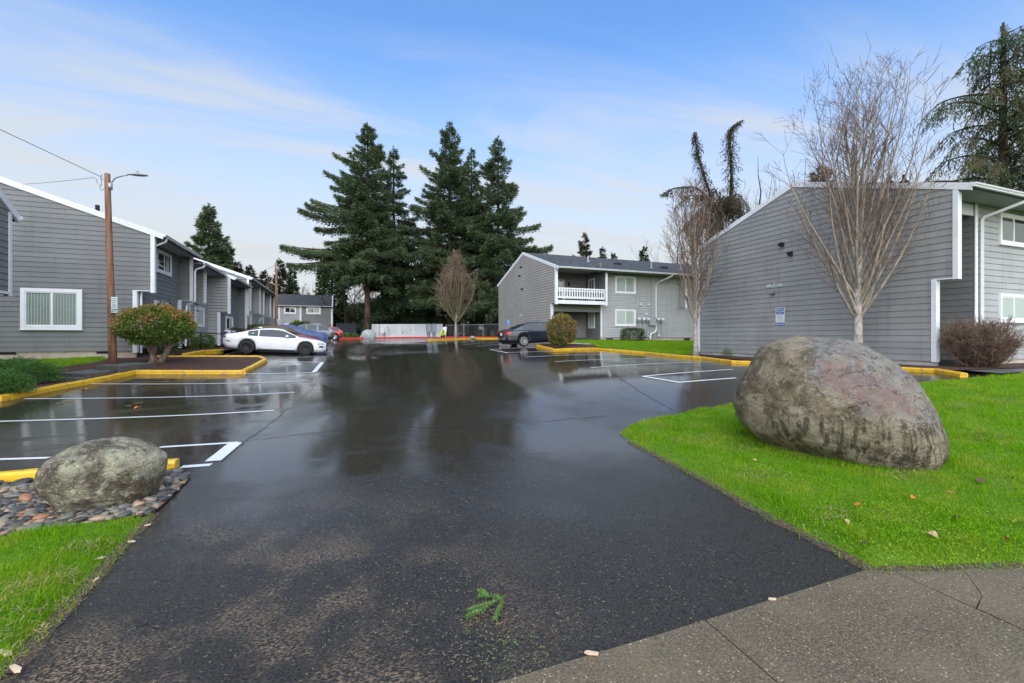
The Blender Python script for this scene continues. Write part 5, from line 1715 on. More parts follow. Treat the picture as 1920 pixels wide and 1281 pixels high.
# firs beyond the left row
x, y = at(392, 62)
tag(conifer('fir_tree', x, y, 18.6, lambda t: 4.6 * (1 - t) ** .72, 3, .3, 150, 16, dens=8, spr=(.6, .13)), 'full dark fir behind the roofs of the left row', 'tree')
x, y = at(424, 66)
tag(conifer('fir_tree', x, y, 14.6, lambda t: 4.6 * (1 - t) ** .8, 3, .25, 90, 17, m='conifer_brown', bark_='dark_bark', dens=6, droop=.7), 'brownish drooping conifer at the right edge of the roof line fir', 'tree')
for px, d, H, Rm, sd, m_, lab in ((525, 100, 17.5, 3.4, 21, 'conifer_olive', 'olive green conifer just right of the far light pole'), (498, 104, 15.5, 5, 22, 'conifer_brown', 'brown hazy conifer left of the far light pole'),
                              (548, 96, 14.5, 2.6, 23, 'conifer_olive', 'low olive conifer above the far two tone block'),
                              (470, 90, 14.5, 3.0, 27, 'conifer_brown', 'small brown conifer over the end of the left row roofs'),
                              (1095, 105, 24, 5.2, 24, 'conifer_brown', 'dull brown green conifer peeking over the balcony block ridge'), (1130, 115, 22.5, 3.2, 25, 'conifer_olive', 'pointed pale conifer right of the dull brown one over the ridge'),
                              (1152, 112, 20.5, 3.2, 28, 'conifer_olive', 'short pale conifer third along the balcony block ridge'),
                              (1207, 100, 19.6, 3.4, 26, 'conifer_olive', 'pointed conifer beyond the roof left of the bare street tree')):
    x, y = at(px, d)
    tag(conifer('conifer', x, y, H, cone(Rm, .8), 3, .22, 90, sd, m=m_, bark_='dark_bark', dens=5.5, spr=(.8, .2), ragged=.45), lab, 'tree')
# ivy clad column
def blob_tree(name, x, y, zc, rx, ry, rz, n, m, seed, ls, trunk=None, lump=.25, zb=None, hollow=.55, stuffname='crown'):
    r = np.random.RandomState(seed)
    z0 = g(x, y) if zb is None else zb
    root = empty(name, (x, y, z0))
    U = nrm(r.normal(0, 1, (n, 3)))
    o = r.uniform(-5, 5, 3)
    k = np.array([1 + lump * (mnoise.noise(Vector(u * 2.2 + o)) + .5 * mnoise.noise(Vector(u * 5 + o))) for u in U])
    rr = (hollow + (1 - hollow) * r.uniform(0, 1, n) ** .45) * k
    P = U * rr[:, None] * np.array([rx, ry, rz]) + np.array([0, 0, zc])
    P = P[P[:, 2] > .02]; U = U[:len(P)]
    n = len(P)
    D = nrm(nrm(P - np.array([0, 0, zc])) * .7 + r.normal(0, .7, (n, 3)))
    Vs = [sprays(P, D, ls[0] * r.uniform(.6, 1.3, n), ls[1] * r.uniform(.7, 1.3, n), r)]
    quads_obj(stuffname, Vs, M[m], root, r)
    if trunk:
        mb = MB()
        for pts, rads in trunk: mb.tube(pts, rads, 7)
        mb.build('trunk', M[trunk_mat], root, True)
    return root, P
trunk_mat = 'dark_bark'
x, y = at(622, 84)
e, _ = blob_tree('ivy_clad_tree', x, y, 7.6, 2.5, 2.5, 9.2, 9000, 'ivy', 41, (.5, .3), [([(0, 0, -.2), (0, 0, 8), (.2, 0, 15)], [.4, .3, .08])], .35)
tag(e, 'ivy clad column of a tree between the far block and the bare fir trunk', 'tree')
x, y = at(668, 84)
e, _ = blob_tree('evergreen_shrub', x, y, 2.6, 3.6, 2.5, 3.0, 4000, 'ivy', 42, (.4, .22), None, .4)
tag(e, 'loose evergreen thicket behind the black screened fence', 'shrub')
# the wood far behind: one mass nobody could count
def wood():
    r = np.random.RandomState(77)
    Vs = []
    for px in np.concatenate([np.linspace(690, 985, 22), np.linspace(610, 690, 6), np.linspace(985, 1500, 14), np.linspace(-200, 540, 26)]):
        d = r.uniform(104, 128); x, y = at(px, d); h = r.uniform(6, 12) if 690 <= px < 985 else r.uniform(5, 9)
        w_ = r.uniform(3.5, 6)
        n = 700
        U = nrm(r.normal(0, 1, (n, 3)))
        P = U * (r.uniform(.5, 1, n) ** .5)[:, None] * np.array([w_, w_ * .7, h * .5]) + np.array([x, y, 1.8 + h * .5])
        Vs.append(sprays(P, nrm(U + r.normal(0, .7, (n, 3))), 1.1, .45, r))
    o = quads_obj('distant_wood', Vs, M['wood_dark'], None, r, stuff=True)
wood()

# ---------------------------------------------------------------- bare trees
def bare_tree(name, x, y, H, fork, spread, nm, seed, tr, mats=('birch_bark', 'limb_grey', 'twig_brown'), el0=(28, 46), sub=11, twig=5, zb=None, tw=.006, oval=False, first=None):
    r = np.random.RandomState(seed)
    z0 = (g(x, y) - .05) if zb is None else zb
    root = empty(name, (x, y, z0))
    mt, ml, mw = MB(), MB(), MB()
    k = 12
    tz = [H * .97 * i / (k - 1) for i in range(k)]
    tp = [Vector((r.normal(0, .02) * z, r.normal(0, .02) * z, z)) if z > fork else Vector((r.normal(0, .01), r.normal(0, .01), z)) for z in tz]
    for i in range(1, k - 1): tp[i] = (tp[i-1] + tp[i] * 2 + tp[i+1]) / 4
    rad = [max(.008, tr * (1 + .5 * math.exp(-z / .25)) * (1 - .95 * (z / (H * .97)) ** .8)) for z in tz]
    mt.tube(tp, rad, 10)
    def ptrunk(z):
        f = min(z / (H * .97), .999) * (k - 1); i = int(f); return tp[i].lerp(tp[i+1], f - i)
    def grow(p0, d0, L, n, bend, wob, r0, mbk, sides, rend=.25, pull=0.0):
        p = Vector(p0); d = Vector(d0).normalized(); pts = [p.copy()]; rr_ = [r0]
        for i in range(n):
            d = (d + Vector((r.normal(0, wob) - pull * p.x * max(0, p.z / H - .35), r.normal(0, wob) - pull * p.y * max(0, p.z / H - .35), bend))).normalized()
            p = p + d * (L / n)
            pts.append(p.copy()); rr_.append(max(tw * .7, r0 * (1 - (1 - rend) * (i + 1) / n)))
        mbk.tube(pts, rr_, sides, cap=False)
        return pts
    ga = 2.39996
    for i in range(nm):
        t = (i + r.uniform(0, .7)) / nm
        z = fork + (H * .62 - fork) * t ** 1.35
        az = i * ga + r.normal(0, .25)
        el = R(r.uniform(*el0) + (30 if oval else 16) * t)
        rem = H - z
        L = rem * (r.uniform(.62, .90) if oval else r.uniform(.46, .62) + .30 * min(1, t * 1.6))
        d0 = Vector((math.cos(az) * math.cos(el) * spread, math.sin(az) * math.cos(el) * spread, math.sin(el)))
        pts = grow(ptrunk(z), d0, L, 9, .07 if not oval else .13, .035 if not oval else .07, max(.012, tr * (.37 - .19 * t)), ml, 5, .12, .9 if oval else .08)
        for j in range(sub):
            f = r.uniform(.15, .97) * (len(pts) - 1); a = int(f); a = min(a, len(pts) - 2)
            q = pts[a].lerp(pts[a+1], f - a); dd = (pts[a+1] - pts[a]).normalized()
            ax = dd.orthogonal(); ax.rotate(Matrix.Rotation(r.uniform(0, 6.28), 3, dd))
            d2 = (dd * math.cos(R(30)) + ax * math.sin(R(30)) + Vector((0, 0, .15)))
            L2 = L * r.uniform(.14, .36) * (1.15 - .6 * f / len(pts))
            p2 = grow(q, d2, L2, 4, .07, .07, max(tw, tr * .10 * (1.1 - f / len(pts))), mw, 3, .3)
            for u in range(twig):
                f2 = r.uniform(.2, 1) * 4; a2 = min(int(f2), 3)
                q2 = p2[a2].lerp(p2[a2+1], f2 - a2); dd2 = (p2[a2+1] - p2[a2]).normalized()
                ax2 = dd2.orthogonal(); ax2.rotate(Matrix.Rotation(r.uniform(0, 6.28), 3, dd2))
                grow(q2, dd2 * .85 + ax2 * .5, L2 * r.uniform(.25, .55), 2, .06, .06, tw, mw, 3, .6)
    mt.build('trunk', M[mats[0]], root, True)
    ml.build('limbs', M[mats[1]], root, True, True)
    mw.build('twigs', M[mats[2]], root, stuff=True)
    return root
x, y = at(1608, 14.4)
tag(bare_tree('bare_tree', x, y, 9.9, 1.45, .72, 40, 4,   .145, sub=13, twig=5, tw=.0055, el0=(42, 58)), 'large bare birch barked tree behind the big boulder against the dark gable', 'tree')
x, y = at(1304, 20.3)
tag(bare_tree('bare_tree', x, y, 8.2, 1.5, .66, 28, 5, .11, sub=13, twig=6, tw=.006, el0=(46, 62)), 'slimmer bare pale trunked tree at the kerb beside the gable corner', 'tree')
x, y = at(855, 50)
tag(bare_tree('bare_tree', x, y, 10.2, 1.7, 1.0, 75, 6, .16, ('birch_bark', 'moss_limb', 'twig_brown'), (30, 55), 13, 4, tw=.011, oval=True), 'oval bare tree with mossy upswept limbs on the yellow kerbed island', 'tree')
for px, d, H, sd, lab, mt_ in ((648, 76, 13, 51, 'dark mossy leafless tree left of the bare fir trunk', ('dark_bark', 'dark_bark', 'twig_dark')), (665, 88, 15, 52, 'leafless grey tree behind the dark mossy one', ('dark_bark', 'dark_bark', 'twig_dark')),
                          (556, 102, 14, 53, 'leafless tree above the roof of the far two tone block, left one', ('dark_bark', 'limb_grey', 'twig_brown')), (588, 102, 13.5, 54, 'leafless tree above the roof of the far two tone block, right one', ('dark_bark', 'limb_grey', 'twig_brown')),
                          (478, 98, 15.5, 55, 'pale leafless tree over the far roofs of the left row', ('dark_bark', 'limb_grey', 'twig_brown')),
                          (1420, 30, 13.2, 56, 'leafless spreading tree behind the ridge of the dark gable', ('dark_bark', 'twig_dark', 'twig_brown')),
                          (1485, 33, 13.5, 57, 'leafless tree with reddish twigs over the middle of the dark gable roof', ('dark_bark', 'twig_dark', 'twig_brown')),
                          (1075, 104, 20, 58, 'leafless grey tree left of the dull conifer over the ridge', ('dark_bark', 'limb_grey', 'twig_brown')),
                          (700, 92, 13, 59, 'leafless thicket tree behind the lattice fence', ('dark_bark', 'dark_bark', 'twig_dark')), (780, 90, 14, 60, 'leafless tree over the brown roofed house', ('dark_bark', 'dark_bark', 'twig_dark')),
                          (1272, 52, 14.5, 61, 'tangled leafless tree over the right end of the balcony block roof', ('dark_bark', 'twig_dark', 'twig_brown'))):
    x, y = at(px, d)
    tag(bare_tree('bare_tree', x, y, H, H * .22, 1.5, 14, sd, .2, mt_, (15, 50), 9, 4, tw=max(.008, d * .00026)), lab, 'tree')

# ---------------------------------------------------------------- weeping conifers
def weeping(name, x, y, trunk, limbs, seed, tr, m, bark_, hang=(.5, 1.3), dens=26, wd=.07, width=.35):
    """trunk: list of local points; limbs: list of local polylines with hanging sprays"""
    r = np.random.RandomState(seed)
    root = empty(name, (x, y, g(x, y)))
    mt, ml = MB(), MB()
    k = len(trunk)
    mt.tube(trunk, [tr * (1 - .85 * i / (k - 1)) for i in range(k)], 9)
    Vs = []
    for pl in limbs:
        # smooth the polyline
        P0 = np.array(pl, float); n = 14
        tt = np.linspace(0, len(P0) - 1, n)
        Q = np.stack([np.interp(tt, np.arange(len(P0)), P0[:, i]) for i in range(3)], 1)
        for _ in range(2): Q[1:-1] = (Q[:-2] + 2 * Q[1:-1] + Q[2:]) / 4
        L = np.linalg.norm(np.diff(Q, axis=0), axis=1).sum()
        ml.tube(list(Q), [max(.012, .018 * L * (1 - .92 * i / n)) for i in range(n)], 5, cap=False)
        c = int(dens * L)
        s = r.uniform(.05, 1, c); f = s * (n - 1); a = np.minimum(f.astype(int), n - 2)
        P = Q[a] + (Q[a+1] - Q[a]) * (f - a)[:, None] + r.normal(0, 1, (c, 3)) * (width * (1.25 - .95 * s))[:, None] * np.array([.5, .5, .15])
        D = nrm(np.stack([r.normal(0, .35, c), r.normal(0, .35, c), -np.ones(c)], 1) + (Q[a+1] - Q[a]) / (L / n) * .25)
        hl = r.uniform(*hang, c) * (.35 + .65 * np.sin(np.pi * np.clip(s, .1, .95))) * (1.15 - .55 * s)
        # each hanging twig is a chain of small sprays
        for j in range(5):
            Pj = P + D * (hl * j / 5)[:, None]
            Dj = nrm(D + r.normal(0, .45, (c, 3)))
            Vs.append(sprays(Pj, Dj, hl * .30, wd * r.uniform(.6, 1.4, c), r))
    mt.build('trunk', M[bark_], root, True); ml.build('limbs', M[bark_], root, stuff=True)
    quads_obj('foliage', Vs, M[m], root, r)
    return root
def cedar(px, d, H, seed, nl, Rm, lean, label, lo=.38, topdroop=1.0, m='cedar_needles', group=None):
    r = np.random.RandomState(seed)
    x, y = at(px, d)
    tr = [(0, 0, -.3), (.1, 0, H * .25), (lean[0] * .25, lean[1] * .25, H * .5), (lean[0] * .6, lean[1] * .6, H * .75), (lean[0], lean[1], H * .92), (lean[0] * 1.05, lean[1] * 1.05, H)]
    T = np.array(tr)
    limbs = [[tr[3], tr[4], tr[5]], [tr[4], tr[5]]]
    for i in range(nl):
        t = lo + (.97 - lo) * (i + r.uniform(0, .8)) / nl
        h = t * H
        b = np.array([np.interp(h, T[:, 2], T[:, j]) for j in (0, 1)] + [h])
        az = i * 2.4 + r.normal(0, .3)
        L = Rm * (1.15 - t) / (1.15 - lo) * r.uniform(.65, 1.15)
        d_ = np.array([math.cos(az), math.sin(az), 0])
        rise = r.uniform(.05, .5)
        limbs.append([b, b + d_ * L * .35 + [0, 0, L * rise * .5], b + d_ * L * .7 + [0, 0, L * rise * .5], b + d_ * L + [0, 0, L * (rise * .4 - .35)]])
    e = weeping('weeping_cedar', x, y, tr, limbs, seed, .42, m, 'dark_bark', (.7, 2.0), dens=21, wd=.06)
    return tag(e, label, 'tree', group)
cedar(1880, 31, 21.8, 71, 50, 8.6, (-1.2, -.5), 'tall weeping cedar with hanging sprays over the right block roof', .36)
cedar(1940, 30, 21.0, 72, 38, 5.4, (-.2, 0), 'weeping cedar cut by the right edge of the picture', .4)
# two snake-topped weeping trees behind the gable
x, y = at(1345, 34)
def L_(*pts):
    """local points from photo column/row at the tree's depth"""
    o = []
    for px, py, dd in pts:
        X, Y = at(px, 34 + dd); o.append((X - x, Y - y, zat(py, 34 + dd) - g(x, y)))
    return o
tr_ = L_((1345, 640, 0), (1350, 520, 0), (1352, 430, 0), (1350, 395, 0), (1350, 360, 0))
lm = [L_((1345, 400, 0), (1325, 345, .2), (1310, 300, .3), (1304, 262, .3), (1302, 248, .3)), L_((1362, 415, 0), (1372, 360, 0), (1371, 300, -.2), (1366, 256, -.2), (1369, 237, -.2), (1394, 225, -.2)),
      L_((1350, 400, 0), (1310, 350, -1), (1262, 352, -1.5), (1240, 366, -2)), L_((1350, 410, 0), (1330, 370, 1.2), (1285, 365, 2), (1265, 395, 2.4)), L_((1350, 400, 0), (1400, 355, 0), (1440, 365, -.5), (1462, 400, -1)),
      L_((1350, 420, 0), (1390, 385, 1), (1420, 380, 2), (1450, 420, 3)), L_((1348, 450, 0), (1318, 410, 1), (1305, 430, 1), (1300, 480, 1)), L_((1350, 430, 0), (1325, 395, -1), (1296, 410, -2), (1285, 450, -2.4)),
      L_((1350, 400, 0), (1365, 365, -1), (1385, 372, -2), (1395, 410, -2.4)), L_((1350, 380, 0), (1340, 350, 0), (1330, 362, 1), (1322, 400, 1)), L_((1312, 470, 0), (1308, 440, 0), (1304, 470, 0), (1300, 520, 0))]
lm = lm[:4] + lm[6:]
rw = np.random.RandomState(19)
for i in range(16):
    b0, b1 = 1350 + rw.normal(0, 14), 375 + rw.uniform(0, 70)
    dx, dd = rw.uniform(-70, 95), rw.uniform(-2.5, 2.5)
    lm.append(L_((b0, b1, 0), (b0 + dx * .4, b1 - rw.uniform(5, 30), dd * .4), (b0 + dx * .8, b1 - rw.uniform(-10, 15), dd * .8), (b0 + dx, b1 + rw.uniform(20, 60), dd)))
lm += [lm[0], lm[1]]
tag(weeping('weeping_cedar', x, y, tr_, lm, 73, .3, 'cedar_old', 'dark_bark', (.3, 1.3), 40, .05, .46), 'weeping conifer with two snaking tops behind the left slope of the gable roof', 'tree')
x, y = at(1535, 36)
tag(conifer('conifer', x, y, 14.2, cone(2.9, .6), 7, .25, 60, 75, m='cedar_old', bark_='dark_bark', dens=8, spr=(.5, .12), ragged=.5), 'dull brown conifer top above the middle of the gable roof', 'tree')

# ---------------------------------------------------------------- shrubs
def bush(name, x, y, zc, rx, ry, rz, n, m, seed, ls, label, tip=None, tipz=.3, stems=None, group=None, lump=.16, rot=0, boxy=0, cat='shrub', hollow=.62, stem_m='bush_bark', tipf=.85):
    r = np.random.RandomState(seed)
    root = empty(name, (x, y, g(x, y) + .08), rot)
    U = nrm(r.normal(0, 1, (n, 3)))
    if boxy:
        k8 = (np.abs(U) ** boxy).sum(1) ** (1 / boxy); U = U / k8[:, None]
    o = r.uniform(-5, 5, 3)
    k = np.array([1 + lump * (mnoise.noise(Vector(u * 2.6 + o)) + .6 * mnoise.noise(Vector(u * 6 + o))) for u in U])
    rr = (hollow + (1 - hollow) * r.uniform(0, 1, n) ** .4) * k
    P = U * rr[:, None] * np.array([rx, ry, rz]) + np.array([0, 0, zc])
    kz = P[:, 2] > .03; P = P[kz]; U = U[kz]; rr = rr[kz]
    n = len(P)
    D = nrm(nrm(U) * .8 + r.normal(0, .6, (n, 3)))
    V = sprays(P, D, ls[0] * r.uniform(.6, 1.3, n), ls[1] * r.uniform(.7, 1.3, n), r)
    if tip:
        nb = np.array([mnoise.noise(Vector(p * 2.4 / max(rx, .5))) for p in P])
        it = ((P[:, 2] - zc) / rz + nb * 1.0 > tipz) & (rr > .80) & (r.uniform(0, 1, n) < tipf)
        quads_obj('foliage', [V[~it]], M[m], root, r)
        if it.any(): quads_obj('new_growth', [V[it]], M[tip], root, r)
    else:
        quads_obj('foliage', [V], M[m], root, r)
    if stems:
        mb = MB()
        for pts, rads in stems: mb.tube(pts, rads, 8)
        mb.build('stems', M[stem_m], root, True)
    return tag(root, label, cat, group)
x, y = pix(292, 684)
bush('topiary_bush', x, y, 1.50, 1.36, 1.2, .80, 15000, 'bush_green', 81, (.085, .055), 'clipped cloud shaped bush with orange tips on twisted trunks in the mulch island', 'bush_tip', .42,
     [([(-.22, 0, -.15), (-.12, .02, .1), (-.10, 0, .35), (-.28, 0, .62), (-.55, .1, 1.1)], [.19, .14, .11, .09, .05]), ([(-.1, 0, .3), (.02, -.05, .6), (.1, -.1, 1.2)], [.10, .085, .05]),
      ([(.05, .05, -.15), (.22, .05, .12), (.38, .08, .42), (.55, .1, .75), (.8, .1, 1.2)], [.15, .12, .10, .08, .05]), ([(.35, .05, .4), (.3, .2, .7), (.2, .4, 1.2)], [.07, .06, .04])], rot=-TH)
x, y = at(298, 22.0)
bush('evergreen_bush', x, y, 1.0, 1.05, .8, 1.55, 5000, 'hedge', 82, (.09, .05), 'dull green bush showing over the topiary bush by the lower window')
x, y = at(385, 27.5)
bush('clipped_hedge', x, y, .38, .42, .4, .45, 2600, 'bush_green', 83, (.07, .05), 'small clipped cube hedge right of the black handrail post', boxy=6, rot=-TH)
x, y = at(352, 26.5)
bush('clipped_hedge', x, y, .36, .50, .4, .42, 2600, 'bush_olive', 84, (.07, .05), 'small rounded olive hedge just right of the topiary bush', boxy=3, rot=-TH)
x, y = at(492, 39.5)
bush('long_hedge', x, y, .75, 2.7, .8, .85, 6500, 'hedge', 85, (.12, .08), 'long dark hedge behind the roof of the white coupe', boxy=5, rot=-TH * 0 + R(68), tip='bush_olive', tipz=.2)
x, y = at(446, 33.5)
bush('low_hedge', x, y, .7, 1.1, .7, .62, 2600, 'conifer_brown', 86, (.12, .05), 'brownish low hedge behind the spoiler of the white coupe')
x, y = pix(1053, 656)
bush('round_bush', x, y, 1.02, .80, .78, .88, 9500, 'bush_olive', 87, (.085, .05), 'round bush with coppery new growth beside the dark blue sedan', 'bush_red', -.55,
     [([(0, 0, -.1), (.03, 0, .15), (.05, 0, .5)], [.09, .08, .06]), ([(.0, 0, .1), (.2, 0, .5)], [.05, .03]), ([(0, 0, .1), (-.2, .1, .5)], [.05, .03])], tipf=.66)
x, y = at(1186, 35.4)
bush('box_hedge', x, y, .5, .92, .5, .52, 4500, 'hedge', 88, (.09, .05), 'clipped oblong hedge under the lower window of the balcony block', boxy=6)
x, y = at(563, 66)
bush('round_shrub', x, y, 1.3, 1.7, 1.5, 1.25, 3500, 'shrub_bright', 89, (.2, .12), 'bright green dome shrub in front of the far two tone block')
x, y = at(655, 64)
bush('low_shrub', x, y, .28, 1.2, .8, .42, 1800, 'juniper', 90, (.2, .1), 'low green ground shrub beside the black screened fence')
trunk_mat = 'bush_bark'
for px, py, s, sd, lab in ((62, 716, 1.0, 91, 'spreading low juniper at the edge of the left lawn'), (2, 738, .9, 92, 'low juniper cut by the left edge above the yellow kerb'), (24, 706, .95, 93, 'low juniper behind the other two by the left lawn')):
    x, y = pix(px, py, .1)
    bush('juniper', x, y, .20, .62 * s, .55 * s, .38 * s, 13000, 'juniper', sd, (.055, .016), lab, group='junipers beside the left kerb', lump=.6, hollow=.3)
# bare twiggy shrub
def twiggy(x, y, rx, rz, n, seed, label):
    r = np.random.RandomState(seed)
    root = empty('bare_shrub', (x, y, g(x, y) + .03), 0)
    mb = MB()
    for i in range(n):
        az = r.uniform(0, 6.28); el = math.acos(r.uniform(-.15, 1))
        tip = Vector((math.cos(az) * math.sin(el) * rx, math.sin(az) * math.sin(el) * rx * .8, max(.15, rz * .52 + math.cos(el) * rz * .50)))
        k = (abs(tip.x / rx) ** 4 + abs((tip.z - rz * .5) / (rz * .5)) ** 4) ** .25
        tip *= min(1.15, .93 / max(k, .5)) * r.uniform(.88, 1.08)
        b = Vector((r.normal(0, .14), r.normal(0, .12), 0))
        mid = b.lerp(tip, .5) + Vector((0, 0, -.12 * rz)) + Vector(r.normal(0, .07, 3))
        q = [b, b.lerp(mid, .55) + Vector(r.normal(0, .03, 3)), mid, mid.lerp(tip, .5) + Vector(r.normal(0, .05, 3)), tip]
        mb.tube(q, [.012, .010, .008, .006, .004], 3, cap=False)
        for j in range(7):
            s = r.uniform(.45, 1); a = q[2].lerp(q[4], (s - .4) / .6)
            d = (tip - b).normalized() + Vector(r.normal(0, .75, 3)); d.normalize()
            e2 = a + d * r.uniform(.1, .26)
            mb.tube([a, a.lerp(e2, .5) + Vector(r.normal(0, .02, 3)), e2], [.006, .005, .003], 3, cap=False)
    mb.build('twigs', M['twig_brown'], root, stuff=True)
    return tag(root, label, 'shrub')
twiggy(17.95, 7.6, .90, 1.40, 560, 95, 'leafless brown twiggy shrub in the mulch before the recess of the right block')
x, y = pix(1382, 678, .05)
bush('seedling', 16.9, 16.0, .15, .22, .2, .2, 160, 'bush_olive', 96, (.08, .04), 'tiny weed at the foot of the dark gable wall', hollow=.1, cat='plant')
# ---------------------------------------------------------------- cars
def sm(pts, x, k=.10):
    """smoothed piecewise profile"""
    xs = np.array([p[0] for p in pts]); ys = np.array([p[1] for p in pts])
    x = np.asarray(x, float)
    offs = np.linspace(-1, 1, 9); wts = (1 - np.abs(offs)) + .05
    return sum(w_ * np.interp(x + o * k, xs, ys) for o, w_ in zip(offs, wts)) / wts.sum()
class Car:
    def __init__(s, name, label, S, loc, yaw, pitch=0.0, roll=0.0, group=None):
        s.S = S
        s.root = empty(name, loc, 0)
        s.root.rotation_euler = (roll, pitch, yaw)
        tag(s.root, label, S.get('cat', 'car'), group)
        s.rim_m = S.get('rim', 'rim_silver')
        s.body()
        s.cabin()
        s.wheels()
    def sec(s, x):
        """half body section points (y, z) from underside to top centre"""
        S = s.S
        w_ = float(sm(S['w'], x)); zs = float(sm(S['shoulder'], x)); zt = float(sm(S['deck'], x))
        zl = float(sm(S['sill'], x, .05))
        arch = None
        for xw in (S['xf'], S['xr']):
            q = S['ra'] ** 2 - (x - xw) ** 2
            if q > 0: zl = max(zl, S['r'] + math.sqrt(q))
        zs = max(zs, zl + .06); zt = max(zt, zs + .005)
        h = zs - zl
        fl = 0.0
        for xw in (S['xf'], S['xr']): fl += .035 * math.exp(-((x - xw) / .45) ** 2)
        return [(w_ * .80, zl + .02), (w_ * .965, zl), (w_ * .985 + fl, zl + h * .30), (w_ + fl * .6, zl + h * .62), (w_ * .985, zs - h * .10), (w_ * .93, zs), (w_ * .74, zs + (zt - zs) * .55), (w_ * .42, zs + (zt - zs) * .88), (0, zt)]
    def surf(s, x, v, off=0.0, side=-1):
        """point on body: v in section index units; side -1 = right (y<0)"""
        p = s.sec(x); i = min(int(v), len(p) - 2); f = v - i
        a, b = p[i], p[i+1]
        yy = a[0] + (b[0] - a[0]) * f; zz = a[1] + (b[1] - a[1]) * f
        dy, dz = b[0] - a[0], b[1] - a[1]; L = math.hypot(dy, dz) + 1e-9
        yy += dz / L * off; zz += -dy / L * off
        return (x, side * yy, zz)
    def body(s):
        S = s.S
        x0, x1 = S['x0'], S['x1']
        xs = np.concatenate([np.linspace(x0, x0 + .25, 8)[:-1], np.linspace(x0 + .25, x1 - .3, 84), np.linspace(x1 - .3, x1, 9)[1:]])
        mb = MB(); n = 9
        for x in xs:
            p = s.sec(x)
            row = [(x, -a, b) for a, b in p] + [(x, a, b) for a, b in p[-2::-1]]
            mb.v += row
        k = 2 * n - 1
        for i in range(len(xs) - 1):
            for j in range(k - 1):
                mb.f.append((i*k+j, (i+1)*k+j, (i+1)*k+j+1, i*k+j+1)); mb.m.append(0)
        mb.f += [tuple(range(k))[::-1], tuple((len(xs)-1)*k + j for j in range(k))]; mb.m += [0, 0]
        o = mb.build('body', M[S['paint']], s.root, True)
        s.bodyo = o
        mb = MB()
        mb.box((x0 + .25, -.74, S['r'] * .55), (x1 - .3, .74, S['r'] * 1.35))
        for xw in (S['xf'], S['xr']):
            mb.box((xw - S['ra'], -.70, S['r'] * .7), (xw + S['ra'], .70, S['r'] + S['ra'] * .9))
        mb.build('underbody', M['plastic_black'], s.root)
        # doors: slightly proud skins with a handle
        for side in (-1, 1):
            for a, b in S['doors']:
                mb = MB(); m_, q = 8, 5
                vs = [0.95 + 0.0, 1.8, 2.6, 3.4, 4.05]
                for i in range(m_ + 1):
                    for v in vs: mb.v.append(s.surf(a + (b - a) * i / m_, v, .006, side))
                for i in range(m_):
                    for j in range(q - 1): mb.f.append((i*q+j, (i+1)*q+j, (i+1)*q+j+1, i*q+j+1)); mb.m.append(0)
                d = mb.build('door', M[S['paint']], s.root, True)
                hx = a + .18
                p = s.surf(hx, 3.75, .02, side)
                mb = MB(); mb.cbox(p, (.19, .03, .028)); mb.build('handle', M[S.get('handle', S['paint'])], d)
    def patch(s, name, x0, x1, v0, v1, m, off=.008, both=True, nx=6, nv=4, skew=0.0, parent=None):
        for side in ((-1, 1) if both else (-1,)):
            mb = MB()
            for i in range(nx + 1):
                for j in range(nv + 1):
                    x = x0 + (x1 - x0) * i / nx + skew * j / nv
                    mb.v.append(s.surf(x, v0 + (v1 - v0) * j / nv, off, side))
            k = nv + 1
            for i in range(nx):
                for j in range(nv): mb.f.append((i*k+j, (i+1)*k+j, (i+1)*k+j+1, i*k+j+1)); mb.m.append(0)
            mb.build(name, M[m], parent or s.root, True)
    def cabin(s):
        S = s.S
        rp = S['roof']                     # (x, z) from rear base to front base
        xs = np.linspace(rp[0][0], rp[-1][0], 64)
        zr = sm(rp, xs, S.get('rsm', .12))
        rows = [0, .08, .5, .92, 1.0]
        grid = []
        for x, z in zip(xs, zr):
            b = float(sm(S['shoulder'], x)) - .015
            w_ = float(sm(S['w'], x))
            h = max(z - b, .004)
            wb = w_ * .90; wr = w_ * S.get('tumble', .66)
            kk = min(1, h / (S['roofh'] - b + 1e-6))
            wr = wb + (wr - wb) * kk
            zr_ = b + h * (.90 if h > .1 else .9)
            side = [(wb + (wr - wb) * q - 0, b + (zr_ - b) * q) for q in rows]
            bulge = [0, .008, .022, .010, 0]
            side = [(a + bu * kk, c_) for (a, c_), bu in zip(side, bulge)]
            topp = [(wr * .86, b + h * .955), (wr * .6, b + h * .985), (wr * .3, b + h * .998), (0, b + h)]
            half = side + topp
            grid.append([(x, -a, c_) for a, c_ in half] + [(x, a, c_) for a, c_ in half[-2::-1]])
        k = len(grid[0]); nh = 9
        V = [p for r_ in grid for p in r_]
        groups = {'cabin': [], 'windshield': [], 'rear_window': [], 'sideL': [], 'sideR': []}
        wa, wb_ = S['ws']; ra, rb = S['rw']
        for i in range(len(xs) - 1):
            xm = (xs[i] + xs[i+1]) / 2
            for j in range(k - 1):
                jj = j if j < nh - 1 else k - 2 - j        # mirrored index
                f = (i*k+j, (i+1)*k+j, (i+1)*k+j+1, i*k+j+1)
                gname = 'cabin'
                if 1 <= jj <= 2:
                    for a, b in S['glass']:
                        zlo = 0
                        if a <= xm <= b: gname = 'sideR' if j < nh - 1 else 'sideL'
                elif jj >= 5:
                    if wa <= xm <= wb_: gname = 'windshield'
                    elif ra <= xm <= rb: gname = 'rear_window'
                groups[gname].append(f)
